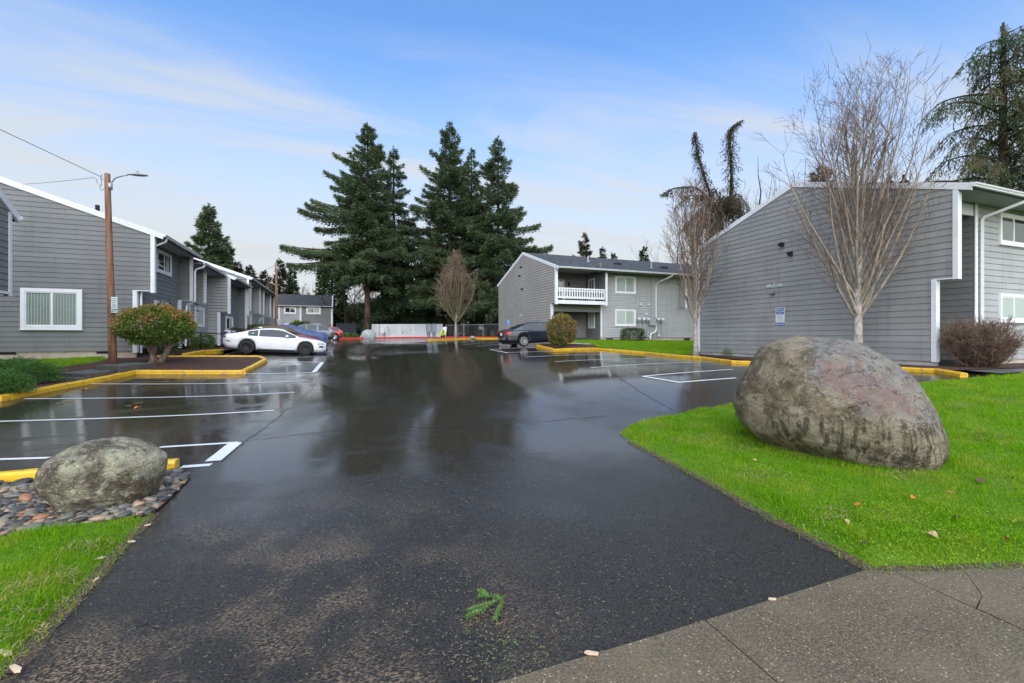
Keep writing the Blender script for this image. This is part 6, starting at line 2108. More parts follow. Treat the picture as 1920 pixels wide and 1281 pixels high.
        for nm, fs in groups.items():
            if not fs: continue
            used = sorted({i for f in fs for i in f}); mp_ = {a: b for b, a in enumerate(used)}
            mb = MB(); mb.v = [V[i] for i in used]; mb.f = [tuple(mp_[i] for i in f) for f in fs]; mb.m = [0] * len(fs)
            isg = nm != 'cabin'
            mm = S['paint'] if not isg else (S.get('wsm', 'car_glass_light') if nm == 'windshield' else 'car_glass')
            mb.build('cabin' if not isg else ('side_window' if nm.startswith('side') else nm), M[mm], s.root, True)
        # mirrors
        mx_ = S['mirror']
        for side in (-1, 1):
            w_ = float(sm(S['w'], mx_)); b = float(sm(S['shoulder'], mx_))
            mb = MB()
            bm = bmesh.new(); bmesh.ops.create_icosphere(bm, subdivisions=2, radius=1)
            for v in bm.verts: v.co = Vector((v.co.x * .085, v.co.y * .13, v.co.z * .08)) + Vector((mx_, side * (w_ + .06), b + .10))
            me = bpy.data.meshes.new('mirror'); bm.to_mesh(me); bm.free(); me.materials.append(M[S['paint']])
            me.polygons.foreach_set('use_smooth', [True] * len(me.polygons))
            link('mirror', me, s.root)
    def wheels(s):
        S = s.S; r = S['r']
        for xw in (S['xf'], S['xr']):
            for side in (-1, 1):
                yo = side * (S['track'] - .0)
                Mx = Matrix.Translation((xw, yo, r)) @ Matrix.Rotation(R(90) * (-side), 4, 'X')
                mb = MB()      # local z points outward
                mb.lathe([(r * .70, .105), (r * .86, .118), (r * .97, .095), (r, .05), (r, -.08), (r * .95, -.115), (r * .6, -.115)], 30, 0, Mx)
                ty = mb.build('wheel', M['tyre'], s.root, True)
                mb = MB()
                mb.lathe([(r * .72, .10), (r * .70, .06), (r * .66, .055), (r * .66, -.02), (0, -.02)], 26, 1, Mx)
                mb.lathe([(r * .715, .112), (r * .66, .115), (r * .65, .07)], 26, 0, Mx)
                ns = S.get('spokes', 10)
                for i in range(ns):
                    Ms = Mx @ Matrix.Rotation(2 * math.pi * i / ns, 4, 'Z')
                    h = .022 if ns > 7 else .04
                    mb.add([Ms @ Vector(p) for p in [(.04, -h, .075), (r * .68, -h * 1.1, .10), (r * .68, h * 1.1, .10), (.04, h, .075), (.04, -h, .03), (r * .68, -h, .05), (r * .68, h, .05), (.04, h, .03)]],
                           [(0, 1, 2, 3), (0, 4, 5, 1), (3, 2, 6, 7)], 0)
                mb.lathe([(0, .09), (.05, .088), (.06, .05)], 10, 0, Mx)
                mb.build('rim', [M[s.rim_m], M['plastic_black']], ty)
    def part(s, name, c, d, m, rot=None, parent=None):
        mb = MB(); mb.cbox(c, d, 0, rot)
        return mb.build(name, M[m], parent or s.root)

COUPE = dict(cat='car', paint='paint_white', rim='rim_black', spokes=10, x0=-2.40, x1=2.40, xf=1.42, xr=-1.30, r=.345, ra=.40, track=.80,
    w=[(-2.40, .62), (-2.34, .78), (-2.2, .87), (-1.3, .955), (-.3, .915), (.6, .91), (1.4, .95), (2.0, .90), (2.26, .80), (2.40, .60)],
    shoulder=[(-2.40, .84), (-2.3, .93), (-1.5, .93), (-.6, .885), (.5, .865), (1.3, .865), (1.95, .80), (2.25, .735), (2.40, .66)],
    deck=[(-2.40, .92), (-2.3, 1.03), (-1.6, 1.03), (-.5, .95), (.55, .96), (.9, .965), (1.4, .935), (1.95, .865), (2.25, .775), (2.40, .68)],
    sill=[(-2.40, .46), (-2.30, .34), (-2.0, .27), (-.9, .20), (1.0, .19), (1.9, .19), (2.3, .20), (2.40, .26)],
    roof=[(-2.05, .98), (-1.75, 1.06), (-1.2, 1.225), (-.7, 1.335), (-.3, 1.375), (.1, 1.365), (.35, 1.31), (1.12, .93)], roofh=1.375, tumble=.64,
    ws=(.36, 1.06), rw=(-1.72, -.85), glass=[(-1.32, -.83), (-.80, .93)], doors=[(-.62, .86)], mirror=.52)
def z3(x, y): return g(x, y) + .004
def place(X, Y):
    return (X, Y, z3(X, Y))
cx_, cy_ = -2.95, 27.25
zr_b = zofy(663.1, -4.36, 26.46); zf_b = zofy(666.4, -1.64, 26.46)
c = Car('parked_coupe', 'white fastback coupe with black wheels parked nose out beside the mulch island', COUPE, (cx_, cy_, (zr_b + zf_b) / 2 + .0), 0, math.atan2(zr_b - zf_b, 2.72))
c.part('spoiler', (-2.22, 0, 1.115), (.26, 1.40, .035), 'paint_white', Matrix.Rotation(R(-6), 3, 'Y'))
for sd in (-1, 1):
    c.part('spoiler_foot', (-2.18, sd * .55, 1.06), (.14, .05, .10), 'paint_white')
c.patch('headlight', 2.0, 2.30, 3.25, 4.15, 'lamp_clear', .007)
c.patch('marker_light', 1.99, 2.08, 3.2, 3.5, 'lamp_amber', .010)
c.patch('tail_light', -2.40, -2.27, 3.6, 4.7, 'lamp_red', .008)
c.patch('bumper_vent', 2.08, 2.28, 2.4, 2.9, 'plastic_black', .006)
c.patch('side_skirt', -.85, .95, .95, 1.35, 'plastic_black', .012)
c.patch('badge', 1.02, 1.16, 3.35, 3.6, 'chrome', .010)
c.patch('side_marker', -2.25, -2.05, 2.5, 2.75, 'plastic_black', .006)
c.part('grille', (2.375, 0, .52), (.06, 1.06, .20), 'plastic_black')
c.part('splitter', (2.26, 0, .175), (.30, 1.5, .035), 'plastic_black')
c.part('antenna', (-.85, 0, 1.37), (.16, .05, .06), 'paint_white')
mb = MB(); mb.lathe([(0, .01), (.055, .01), (.055, 0)], 12, 0, Matrix.Translation((-1.06, -.845, 1.05)) @ Matrix.Rotation(R(70), 4, 'X')); mb.build('sticker', M['decal_green'], c.root)
mb = MB(); mb.add([(.50, -.55, 1.215), (.50, .45, 1.215), (.86, .5, 1.035), (.86, -.6, 1.035)], [(0, 1, 2, 3)]); mb.build('sun_shade', M['sun_shade'], c.root)

SEDAN = dict(cat='car', paint='paint_navy', rim='rim_silver', spokes=9, x0=-2.42, x1=2.43, xf=1.45, xr=-1.31, r=.335, ra=.375, track=.80,
    w=[(-2.42, .66), (-2.34, .80), (-2.1, .88), (-1.2, .92), (0, .92), (1.3, .92), (2.0, .86), (2.3, .72), (2.43, .5)],
    shoulder=[(-2.42, .84), (-2.3, .95), (-1.5, 1.0), (-.5, .965), (.6, .93), (1.3, .88), (2.0, .77), (2.3, .68), (2.43, .58)],
    deck=[(-2.42, .94), (-2.3, 1.07), (-1.8, 1.11), (-1.0, 1.05), (.8, 1.02), (1.4, .97), (2.0, .85), (2.3, .73), (2.43, .6)],
    sill=[(-2.42, .42), (-2.3, .30), (-2.0, .26), (-.9, .20), (1.0, .20), (2.0, .20), (2.43, .28)],
    roof=[(-1.92, 1.05), (-1.55, 1.19), (-1.05, 1.40), (-.6, 1.475), (-.1, 1.485), (.35, 1.455), (.6, 1.39), (1.35, .97)], roofh=1.485, tumble=.66,
    ws=(.60, 1.28), rw=(-1.80, -1.02), glass=[(-1.30, -.98), (-.93, -.14), (-.06, 1.12)], doors=[(-1.02, -.12), (-.10, .86)], mirror=.72)
sx0, sy0 = 10.45, 25.15
zr_b = g(10.45, 25.15); zf_b = g(13.2, 25.15)
zr_b = zofy(650.3, 10.45, 25.15); zf_b = zofy(645.2, 13.2, 25.15)
c = Car('parked_sedan', 'dark navy sedan with red tail lights parked before the balcony block', SEDAN, (11.83, 25.95, (zr_b + zf_b) / 2), 0, math.atan2(zr_b - zf_b, 2.76))
c.patch('tail_light', -2.40, -2.12, 3.55, 4.75, 'lamp_red', .010)
mb = MB()
for sd in (-1, 1): mb.box((-2.435, sd * .62 - .14, .84), (-2.40, sd * .62 + .14, 1.0))
mb.build('tail_light', M['lamp_red'], c.root)
c.part('license_plate', (-2.435, 0, .80), (.02, .34, .17), 'sign_white')
c.part('chrome_strip', (-2.43, 0, .96), (.03, .98, .06), 'chrome')
c.part('bumper_strip', (-2.42, 0, .50), (.03, 1.3, .04), 'chrome')
c.patch('window_trim', -1.25, .75, 4.95, 5.10, 'chrome', .012)
c.patch('headlight', 1.95, 2.30, 3.9, 4.9, 'lamp_amber', .008)

SUV = dict(cat='suv', paint='paint_grey', rim='rim_silver', spokes=5, x0=-2.38, x1=2.38, xf=1.42, xr=-1.42, r=.37, ra=.42, track=.80,
    w=[(-2.38, .72), (-2.3, .84), (-2.0, .91), (-1.2, .95), (0, .94), (1.3, .94), (2.0, .88), (2.28, .74), (2.38, .55)],
    shoulder=[(-2.38, 1.06), (-2.28, 1.12), (-1.2, 1.11), (0, 1.06), (.8, 1.03), (1.5, .99), (2.1, .90), (2.38, .74)],
    deck=[(-2.38, 1.12), (-2.28, 1.18), (-1.2, 1.17), (.8, 1.13), (1.5, 1.08), (2.1, .98), (2.38, .78)],
    sill=[(-2.38, .55), (-2.3, .42), (-1.9, .33), (-.9, .27), (1.0, .27), (2.0, .30), (2.38, .42)],
    roof=[(-2.22, 1.10), (-2.05, 1.36), (-1.75, 1.60), (-1.2, 1.69), (-.4, 1.735), (.2, 1.71), (.5, 1.64), (1.32, 1.06)], roofh=1.735, tumble=.66,
    ws=(.50, 1.24), rw=(-2.16, -1.78), glass=[(-1.95, -1.02), (-.94, -.10), (-.02, 1.08)], doors=[(-1.0, -.08), (-.06, .88)], mirror=.80)
def suv_extras(c, lamp):
    c.patch('tail_light', -2.37, -2.05, 4.3, 5.2, lamp, .010)
    c.part('spoiler', (-2.08, 0, 1.63), (.30, 1.15, .04), 'plastic_black', Matrix.Rotation(R(6), 3, 'Y'))
    c.patch('cladding', -2.36, -1.88, .9, 1.7, 'plastic_black', .008)
    c.part('bumper', (-2.36, 0, .60), (.10, 1.5, .24), 'plastic_black')
    c.part('license_plate', (-2.40, 0, .92), (.02, .34, .17), 'sign_white')
X, Y = -2.6, 46.6
c = Car('parked_suv', 'grey metallic suv parked nose in beyond the tarp covered car', SUV, (X, Y, zofy(642, -.3, 46) ), math.pi)
suv_extras(c, 'lamp_clear')
SUV2 = dict(SUV); SUV2.update(paint='paint_red')
c = Car('parked_suv', 'bright red suv half hidden behind the grey one', SUV2, (-1.6, 60.5, zofy(637.8, .3, 60)), math.pi)
suv_extras(c, 'lamp_red')
c.patch('reverse_light', -2.37, -2.1, 4.9, 5.3, 'lamp_clear', .014)
SED2 = dict(SEDAN); SED2.update(paint='paint_maroon')
c = Car('parked_sedan', 'maroon sedan under a brown windshield cover next to the white coupe', SED2, (-3.25, 30.35, zofy(657, -1.2, 30.3)), 0)
# windshield blanket lying over roof and glass
mb = MB()
xs = np.linspace(-1.2, 1.30, 16); yv = np.linspace(-.86, .86, 10)
zz = sm(SEDAN['roof'], xs, .12)
for x, z in zip(xs, zz):
    for yy in yv:
        mb.v.append((x, yy, z + .03 - .62 * max(0, abs(yy) - .55) * min(1, max(.15, (z - .95) / .4)) - .02 * abs(yy)))
for i in range(15):
    for j in range(9): mb.f.append((i*10+j, (i+1)*10+j, (i+1)*10+j+1, i*10+j+1)); mb.m.append(0)
o = mb.build('windshield_cover', M['cover_brown'], None, True)
o.location = c.root.location
tag(o, 'brown fabric cover draped over the roof and windshield of the maroon sedan', 'cover')

# car under a blue tarp: a draped cloth shape down to the ground
def tarp_car(X, Y, zg):
    S = COUPE
    root = empty('covered_car', (X, Y, zg))
    tag(root, 'car wrapped in a blue cloth cover beside the maroon sedan', 'car')
    r = np.random.RandomState(3)
    xs = np.linspace(-2.42, 2.44, 46)
    mb = MB(); rows = 17
    zt = sm([(-2.42, .9), (-2.1, 1.05), (-1.2, 1.27), (-.3, 1.40), (.2, 1.36), (1.1, 1.02), (1.7, .92), (2.2, .80), (2.44, .68)], xs, .2)
    w_ = sm(S['w'], xs, .15) + .03
    for i, x in enumerate(xs):
        prof = [(w_[i] * 1.02, .10), (w_[i] * 1.03, .35), (w_[i] * 1.0, .62), (w_[i] * .93, min(.86, zt[i] * .9)), (w_[i] * .80, zt[i] * .90 if zt[i] < 1 else .90 + (zt[i] - .9) * .35), (w_[i] * .66, .90 + (zt[i] - .9) * .85 if zt[i] > 1 else zt[i] * .96), (w_[i] * .45, zt[i] * .985), (w_[i] * .2, zt[i]), (0, zt[i])]
        full = [(-a, b) for a, b in prof] + [(a, b) for a, b in prof[-2::-1]]
        for j, (a, b) in enumerate(full):
            f = .03 * math.sin(x * 9 + j * .9) + .02 * math.sin(x * 17 + j * 1.7)
            mb.v.append((x, a * (1 + f * (1 if b < .8 else .2)), b + f * .3 * (b > .3)))
    k = 17
    for i in range(45):
        for j in range(k - 1): mb.f.append((i*k+j, (i+1)*k+j, (i+1)*k+j+1, i*k+j+1)); mb.m.append(0)
    mb.f += [tuple(range(k))[::-1], tuple(45*k + j for j in range(k))]; mb.m += [0, 0]
    mb.build('cloth_cover', M['tarp_blue'], root, True)
    mt = MB()
    for xw in (1.42, -1.3):
        for sd in (-1, 1):
            mt.lathe([(0, .1), (.2, .11), (.33, .08), (.335, -.08)], 20, 0, Matrix.Translation((xw, sd * .80, .33)) @ Matrix.Rotation(R(90) * -sd, 4, 'X'))
    mt.build('wheels', M['tyre'], root)
tarp_car(-3.0, 35.4, zofy(645.5, -.8, 35))
# ---------------------------------------------------------------- boulders
def boulder(name, x, y, z, outline, depth, m, seed, label, rz=0, amp=.05, py=.45, shear=0.0, facets=16):
    """rounded rock: outline = (x, z) ring seen from the front, depth = half thickness"""
    O = np.array(outline, float)
    ang = np.arctan2(O[:, 1], O[:, 0]); rad = np.hypot(O[:, 0], O[:, 1])
    k = np.argsort(ang); ang, rad = ang[k], rad[k]
    aa = np.concatenate([ang - 2 * np.pi, ang, ang + 2 * np.pi]); rr_ = np.tile(rad, 3)
    def ro(t):
        o = np.linspace(-.16, .16, 9)
        return float(np.mean(np.interp(t + o, aa, rr_)))
    bm = bmesh.new()
    bmesh.ops.create_icosphere(bm, subdivisions=6, radius=1)
    o = Vector(np.random.RandomState(seed).uniform(-20, 20, 3))
    for v in bm.verts:
        c = v.co.copy()
        rho = math.hypot(c.x, c.z)
        q = ro(math.atan2(c.z, c.x))
        f = rho ** .86 if rho > 0 else 0
        dirx, dirz = (c.x / rho, c.z / rho) if rho > 1e-6 else (1, 0)
        yy = math.copysign(abs(c.y) ** (2 * py), c.y) * depth
        p = Vector((dirx * f * q, yy, dirz * f * q))
        # the two flanks lean so front and back are not mirror images
        p.y += .10 * depth * p.z
        p.z += shear * p.x
        s = p * (1.0 / depth)
        n = mnoise.noise(s * 1.3 + o) * amp + mnoise.noise(s * 3.1 + o) * amp * .5 + mnoise.fractal(s * 7 + o, 1.0, 2.0, 4) * amp * .26 - max(0, mnoise.noise(s * 13 + o) - .25) * amp * .35
        rid = abs(mnoise.noise(Vector((s.x * 1.0, s.y * 1.0, s.z * 3.2)) + o * 2))
        n -= max(0, .06 - rid) * amp * 4.5
        v.co = p * (1 + n)
    # flatten against a few random planes so the rock has faces and blunt edges
    rf = np.random.RandomState(seed + 100)
    co = np.array([v.co[:] for v in bm.verts])
    for _ in range(facets):
        nv = rf.normal(0, 1, 3); nv /= np.linalg.norm(nv)
        h = co @ nv; hm = h.max(); lim = hm * rf.uniform(.90, .97)
        k_ = h > lim
        co[k_] -= np.outer((h[k_] - lim) * .65, nv)
    for v, c_ in zip(bm.verts, co): v.co = c_
    me = bpy.data.meshes.new(name); bm.to_mesh(me); bm.free()
    me.materials.append(M[m])
    me.polygons.foreach_set('use_smooth', [True] * len(me.polygons))
    ob = link(name, me)
    ob.location = (x, y, z); ob.rotation_euler = (0, 0, rz)
    return tag(ob, label, 'boulder')
def outl(pts, cx, cy, s, kx=1.0):
    return [((px - cx) * s * kx, (cy - py) * s) for px, py in pts]
d_ = 6.75
x, y = at(1552, d_)
boulder('boulder', x, y, zat(750, d_), outl([(1366,738),(1384,690),(1420,652),(1480,628),(1520,624),(1575,628),(1640,655),(1692,692),(1732,742),(1760,795),(1774,840),(1768,858),(1690,880),(1600,872),(1500,852),(1425,818),(1386,788)], 1569, 750, d_ / F, .82),
        1.0, 'rock_big', 5, 'huge rounded boulder with a faded pink patch on the right lawn', -TH - R(35.6), .05, shear=.08)
d_ = 5.2
x, y = at(200, d_)
boulder('boulder', x, y, zat(888, d_), outl([(68,912),(84,880),(110,856),(150,838),(208,825),(262,823),(302,832),(321,848),(325,874),(312,905),(292,926),(255,945),(200,962),(150,962),(112,950),(103,932),(84,924)], 200, 888, d_ / F, .75),
        .48, 'rock_left', 8, 'squat lichen covered boulder on the river stones at the left', -TH + R(41.8), .07, shear=-.2)
x, y = at(690, 65.5)
boulder('boulder', x, y, g(x, y) + .45, [(-1.1,-.3),(-.9,.2),(-.45,.75),(.1,.85),(.6,.75),(1.0,.35),(1.15,-.2),(1,-.7),(0,-.8),(-.9,-.7)], .9, 'rock_white', 12, 'pale white boulder at the foot of the bare fir trunk', -TH, .09)

# ---------------------------------------------------------------- poles, lamps and wires
def light_pole(x, y, H, lean, label, arm=1.25, r0=.135, az=0.0, sign=True, zb=None):
    z0 = (g(x, y) + .05) if zb is None else zb
    root = empty('light_pole', (x, y, z0)); tag(root, label, 'pole', 'wooden light poles along the left row')
    mb = MB(); k = 8
    mb.tube([(lean[0] * i / k, lean[1] * i / k, -.4 + (H + .4) * i / k) for i in range(k + 1)], [r0 * (1 - .30 * i / k) for i in range(k + 1)], 12)
    mb.build('post', M['pole_wood'], root, True)
    L = empty('street_lamp'); L.parent = root
    tx, ty = lean
    ca, sa = math.cos(az), math.sin(az)
    P = lambda d, z: (tx + ca * d, ty + sa * d, z)
    mb = MB(); mb.tube([P(.10, H - .62), P(.16, H - .35), P(.28, H - .17), P(.50, H - .08), P(arm * .62, H - .02)], .03, 7)
    mb.cbox(P(.11, H - .5), (.12, .12, .25)); mb.build('arm', M['galv'], L, True)
    Mx = Matrix.Translation(P(arm * .60, H - .03)) @ Matrix.Rotation(az, 4, 'Z')
    mb = MB()
    prof = [(0, .035), (.12, .07), (.30, .12), (.52, .13), (.70, .09), (.78, .03)]
    n = 10
    for d, w_ in prof:
        for j in range(n):
            t = 2 * math.pi * j / n
            mb.v.append(tuple(Mx @ Vector((d, math.cos(t) * w_, math.sin(t) * w_ * (.55 if math.sin(t) > 0 else .30) + .02 - .03 * d))))
    for i in range(len(prof) - 1):
        for j in range(n): mb.f.append((i*n+j, i*n+(j+1) % n, (i+1)*n+(j+1) % n, (i+1)*n+j)); mb.m.append(0)
    mb.f += [tuple(range(n)), tuple((len(prof)-1)*n + j for j in range(n))]; mb.m += [0, 0]
    mb.build('lamp_head', M['lamp_grey'], L, True)
    mb = MB(); mb.lathe([(0, .16), (.04, .155), (.045, .06)], 8, 0, Mx @ Matrix.Translation((.38, 0, 0))); mb.build('photocell', M['lamp_grey'], L)
    return root, z0
d1_ = 17.9
x1_, y1_ = at(212, d1_)
top_ = np.array(at(201, d1_)); top_z = zat(326, d1_)
z0_ = zat(672, d1_)
p1, _ = light_pole(x1_, y1_, top_z - z0_, (top_[0] - x1_, top_[1] - y1_), 'leaning wooden light pole standing before the near left gable wall', az=-TH + R(4), zb=z0_)
x2_, y2_ = at(519.5, 41); zz2 = g(x2_, y2_)
t2 = np.array(at(518, 41))
p2, _ = light_pole(x2_, y2_, zat(494, 41) - zz2, (t2[0] - x2_, t2[1] - y2_), 'straight wooden light pole near the far end of the left row', az=-TH + R(4), arm=1.5)
mb = MB(); mb.tube([(.17, -.05, .3), (.17, -.05, 1.6)], .06, 8); mb.build('guard_tube', M['kerb_yellow'], p2)
for (xp, yp, px, py0, py1, dd, lab) in ((x1_, y1_, 214, 557, 586.5, d1_, 'white parking notice with green lettering bands on the near light pole'), (x2_, y2_, 522.5, 598.5, 608, 41, 'small pale notice sign on the far light pole')):
    sg_ = empty('notice_sign'); tag(sg_, lab, 'sign')
    c = np.array(at(px, dd - .17)); za_, zb_ = zat(py1, dd - .17), zat(py0, dd - .17)
    hw = .125 * (1.0 if dd < 30 else 1.2)
    sg_.location = (c[0], c[1], 0); sg_.rotation_euler = (0, 0, -TH)
    mb = MB(); mb.box((-hw, 0, za_), (hw, .006, zb_)); mb.build('sign_plate', M['sign_white'], sg_)
    h = zb_ - za_
    mb = MB()
    for a, b, w_ in ((.86, .91, .8), (.74, .79, .85), (.63, .68, .6)): mb.box((-hw * w_, -.0035, za_ + h * a), (hw * w_, -.0005, za_ + h * b))
    for i in range(7): mb.box((-hw * .72, -.0035, za_ + h * (.54 - i * .04)), (hw * .72, -.0005, za_ + h * (.555 - i * .04)))
    mb.build('small_print', M['sign_print'], sg_, stuff=True)
    mb = MB(); mb.box((-hw * .85, -.0035, za_ + h * .165), (hw * .95, -.0005, za_ + h * .225)); mb.box((-hw * .85, -.0035, za_ + h * .05), (-hw * .35, -.0005, za_ + h * .12)); mb.box((-hw * .25, -.0035, za_ + h * .09), (hw * .95, -.0005, za_ + h * .125))
    mb.build('green_band', M['sign_green'], sg_)
# wires
def wire(p0, p1, sag, label, r=.010, n=14, name='overhead_wire'):
    p0, p1 = Vector(p0), Vector(p1)
    mb = MB()
    pts = []
    for i in range(n + 1):
        t = i / n; p = p0.lerp(p1, t); p.z -= 4 * sag * t * (1 - t); pts.append(p)
    mb.tube(pts, r, 5)
    return tag(mb.build(name, M['wire_black']), label, 'wire')
tp_ = (top_[0], top_[1])
def P3(px, py, d):
    a = at(px, d); return (a[0], a[1], zat(py, d))
w0 = P3(188, 331, d1_)
wire(w0, P3(-160, 168, 12.5), .0, 'thick service wire rising from the near pole to the upper left corner', .011)
wire(P3(176, 333, d1_), P3(-60, 347, 26), .12, 'thin service wire running left from the near pole to the roof', .009)
mb = MB()
mb.tube([w0, P3(191, 345, d1_), P3(187, 352, d1_), P3(190, 357, d1_), P3(200, 352, d1_)], .009, 5)
mb.tube([P3(176, 333, d1_), P3(181, 336, d1_), P3(182, 343, d1_), P3(188, 348, d1_)], .008, 5)
mb.tube([w0, P3(191, 328, d1_), P3(191, 337, d1_), P3(196, 338, d1_)], .009, 5)
tag(mb.build('wire_splice', M['wire_black']), 'loose looped cable splice hanging at the top of the near pole', 'wire')
wire(P3(515, 498, 41), P3(440, 528, 48), .15, 'thin wire from the far light pole down to the row roofs', .012)

# ---------------------------------------------------------------- handrail
def handrail():
    root = empty('handrail'); tag(root, 'black metal handrail at the stair beside the left row', 'railing')
    a, b, c = P3(352, 622.5, 26.2), P3(424, 627, 26.6), P3(431, 640, 26.6)
    e = P3(432, 655, 26.6)
    mb = MB(); mb.tube([a, b, P3(430, 631, 26.6), c, e], .028, 8); mb.build('rail', M['black_metal'], root, True)
    for px in (376, 352):
        t_ = P3(px, 623.7 if px > 360 else 622.5, 26.35)
        mb = MB(); mb.tube([t_, (t_[0], t_[1], g(t_[0], t_[1]))], .028, 8); mb.build('post', M['black_metal'], root, True)
handrail()

# ---------------------------------------------------------------- far kerb: fences, mailboxes, worker
def fence_frame(pa, da, pb, db):
    a = np.array(at(pa, da)); b = np.array(at(pb, db)); d = b - a; L = np.linalg.norm(d)
    return a, d / L, L
def lattice():
    a, d, L = fence_frame(698, 70, 829, 69)
    rz = math.atan2(d[1], d[0])
    z0 = g(*a) + .12
    root = empty('lattice_fence', (a[0], a[1], z0), rz); tag(root, 'white diagonal lattice fence at the far end of the lot', 'fence')
    H = 1.95
    mb = MB(); mb.box((0, .05, .05), (L, .09, H)); mb.build('backing_panel', M['lattice_back'], root)
    for z in (.04, H - .06):
        mb = MB(); mb.box((0, -.03, z), (L, .05, z + .10)); mb.build('rail', M['white_trim'], root)
    proto = None; k = 0
    x = 0.0
    while x <= L + .01:
        if proto is None:
            mb = MB(); mb.box((-.05, -.045, -.3), (.05, .045, H + .08)); proto = mb.build('post', M['white_trim'], root); o = proto
        else:
            o = proto.copy(); COL.objects.link(o)
        o.location.x = min(x, L); x += L / 5
    # diagonal slats, each its own piece
    pr = None
    s = .27; n = int((L + H) / s)
    for i in range(n):
        u0 = -H + i * s + .15
        lo, hi = max(0, -u0), min(H - .1, L - u0)
        if hi - lo < .15: continue
        mb = MB()
        w_ = .055
        mb.extr([(u0 + lo - w_, lo + .04), (u0 + lo + w_, lo + .04), (u0 + hi + w_, hi + .04), (u0 + hi - w_, hi + .04)], lambda p, q: (min(max(p[0], 0), L), q, p[1]), .012, .045)
        mb.build('slat', M['white_trim'], root)
    # broken gaps
    r = np.random.RandomState(2); mb = MB()
    for i in range(16):
        x, z = r.uniform(.5, L - .5), r.uniform(.5, H - .25)
        mb.extr([(x, z), (x + .07, z), (x - .05 + .07, z + .2), (x - .05, z + .2)], lambda p, q: (p[0], q, p[1]), .008, .0115)
    mb.build('broken_gap', M['dark_void'], root)
lattice()
def screen_fence():
    a, d, L = fence_frame(630, 67, 668, 67)
    root = empty('screened_fence', (a[0], a[1], g(*a) + .1), math.atan2(d[1], d[0])); tag(root, 'black cloth screened fence panel right of the red suv', 'fence')
    mb = MB()
    n = 12
    for i in range(n + 1):
        mb.v += [(L * i / n, .05 * math.sin(i * 2.1), 0), (L * i / n, .05 * math.sin(i * 2.1 + .6), 2.15 + .03 * math.sin(i * 1.3))]
    for i in range(n): mb.f.append((2*i, 2*i+2, 2*i+3, 2*i+1)); mb.m.append(0)
    mb.v += [(v[0], v[1] + .03, v[2]) for v in mb.v[:2*n+2]]
    for i in range(n): mb.f.append((2*n+2 + 2*i, 2*n+2 + 2*i+1, 2*n+2 + 2*i+3, 2*n+2 + 2*i+2)); mb.m.append(0)
    mb.build('screen_cloth', M['fabric_black'], root)
    for u in (0, L / 2, L):
        mb = MB(); mb.tube([(u, .1, -.2), (u, .1, 2.25)], .04, 6); mb.build('post', M['black_metal'], root)
screen_fence()
def chain_fence():
    a, d, L = fence_frame(836, 66, 944, 60)
    root = empty('chain_link_fence', (a[0], a[1], g(*a) + .1), math.atan2(d[1], d[0])); tag(root, 'grey chain link fence behind the oval bare tree', 'fence')
    H = 1.75
    mb = MB(); mb.tube([(0, 0, H), (L, 0, H)], .03, 6); mb.build('top_rail', M['galv'], root)
    for i in range(4):
        u = L * i / 3
        mb = MB(); mb.tube([(u, 0, -.2), (u, 0, H + .06)], .04, 6); mb.build('post', M['galv'], root)
    mb = MB(); s = .30
    n = int((L + H) / s)
    for i in range(n):
        for sg in (1, -1):
            u0 = -H + i * s
            lo, hi = max(0, -u0), min(H, L - u0)
            if hi - lo < .1: continue
            f = (lambda q: u0 + q) if sg > 0 else (lambda q: L - u0 - q)
            mb.tube([(f(lo), 0, lo), (f(hi), 0, hi)], .008, 3, cap=False)
    mb.build('wire_mesh', M['galv'], root, stuff=True)
chain_fence()
def mailboxes():
    x, y = at(809, 49)
    z0 = g(x, y) + .12
    gp = [('pale grey cluster mailbox cabinet on twin pedestals, left of the pair', -.30, .06), ('pale grey cluster mailbox cabinet beside the kneeling worker', .27, -.05)]
    for lab, dx, dy in gp:
        root = empty('cluster_mailbox', (x + dx * CS, y + dx * -SN + dy, z0), -TH + R(18)); tag(root, lab, 'mailbox', 'cluster mailboxes on the island')
        mb = MB(); mb.box((-.24, -.26, .66), (.24, .26, 1.56)); mb.extr([(-.27, 1.56), (.27, 1.56), (.22, 1.62), (-.22, 1.62)], lambda p, a: (p[0], a, p[1]), -.29, .29); mb.build('cabinet', M['mailbox_grey'], root)
        for i in range(2):
            mb = MB(); mb.box((-.16 + i * .2, -.12, -.1), (-.04 + i * .2, .12, .655)); mb.build('pedestal', M['mail_dark'], root)
        for i in range(2):
            for j in range(5):
                mb = MB(); mb.box((-.22 + i * .225, -.272, .70 + j * .168), (-.01 + i * .225, -.2605, .85 + j * .168)); mb.build('mail_door', M['mailbox_grey'], root)
        mb = MB(); mb.box((-.2, -.2, -.08), (.2, .2, .0)); mb.build('base_plate', M['kerb_concrete'], root)
mailboxes()
def skin_mesh(name, joints, edges, radii, m, parent, sub=2):
    me = bpy.data.meshes.new(name)
    me.from_pydata(joints, edges, [])
    o = bpy.data.objects.new(name, me); COL.objects.link(o)
    o.modifiers.new('skin', 'SKIN')
    o.modifiers.new('sub', 'SUBSURF').levels = sub
    o.modifiers['sub'].render_levels = sub
    sv = me.skin_vertices[0].data if me.skin_vertices else None
    if sv is None:
        bm = bmesh.new(); bm.from_mesh(me); bm.verts.layers.skin.verify(); bm.to_mesh(me); bm.free()
        sv = me.skin_vertices[0].data
    for i, r in enumerate(radii):
        sv[i].radius = (r, r); sv[i].use_root = (i == 0)
    dg = bpy.context.evaluated_depsgraph_get()
    m2 = bpy.data.meshes.new_from_object(o.evaluated_get(dg))
    bpy.data.objects.remove(o)
    m2.name = name
    m2.materials.clear(); m2.materials.append(M[m])
    m2.polygons.foreach_set('use_smooth', [True] * len(m2.polygons))
    return link(name, m2, parent)
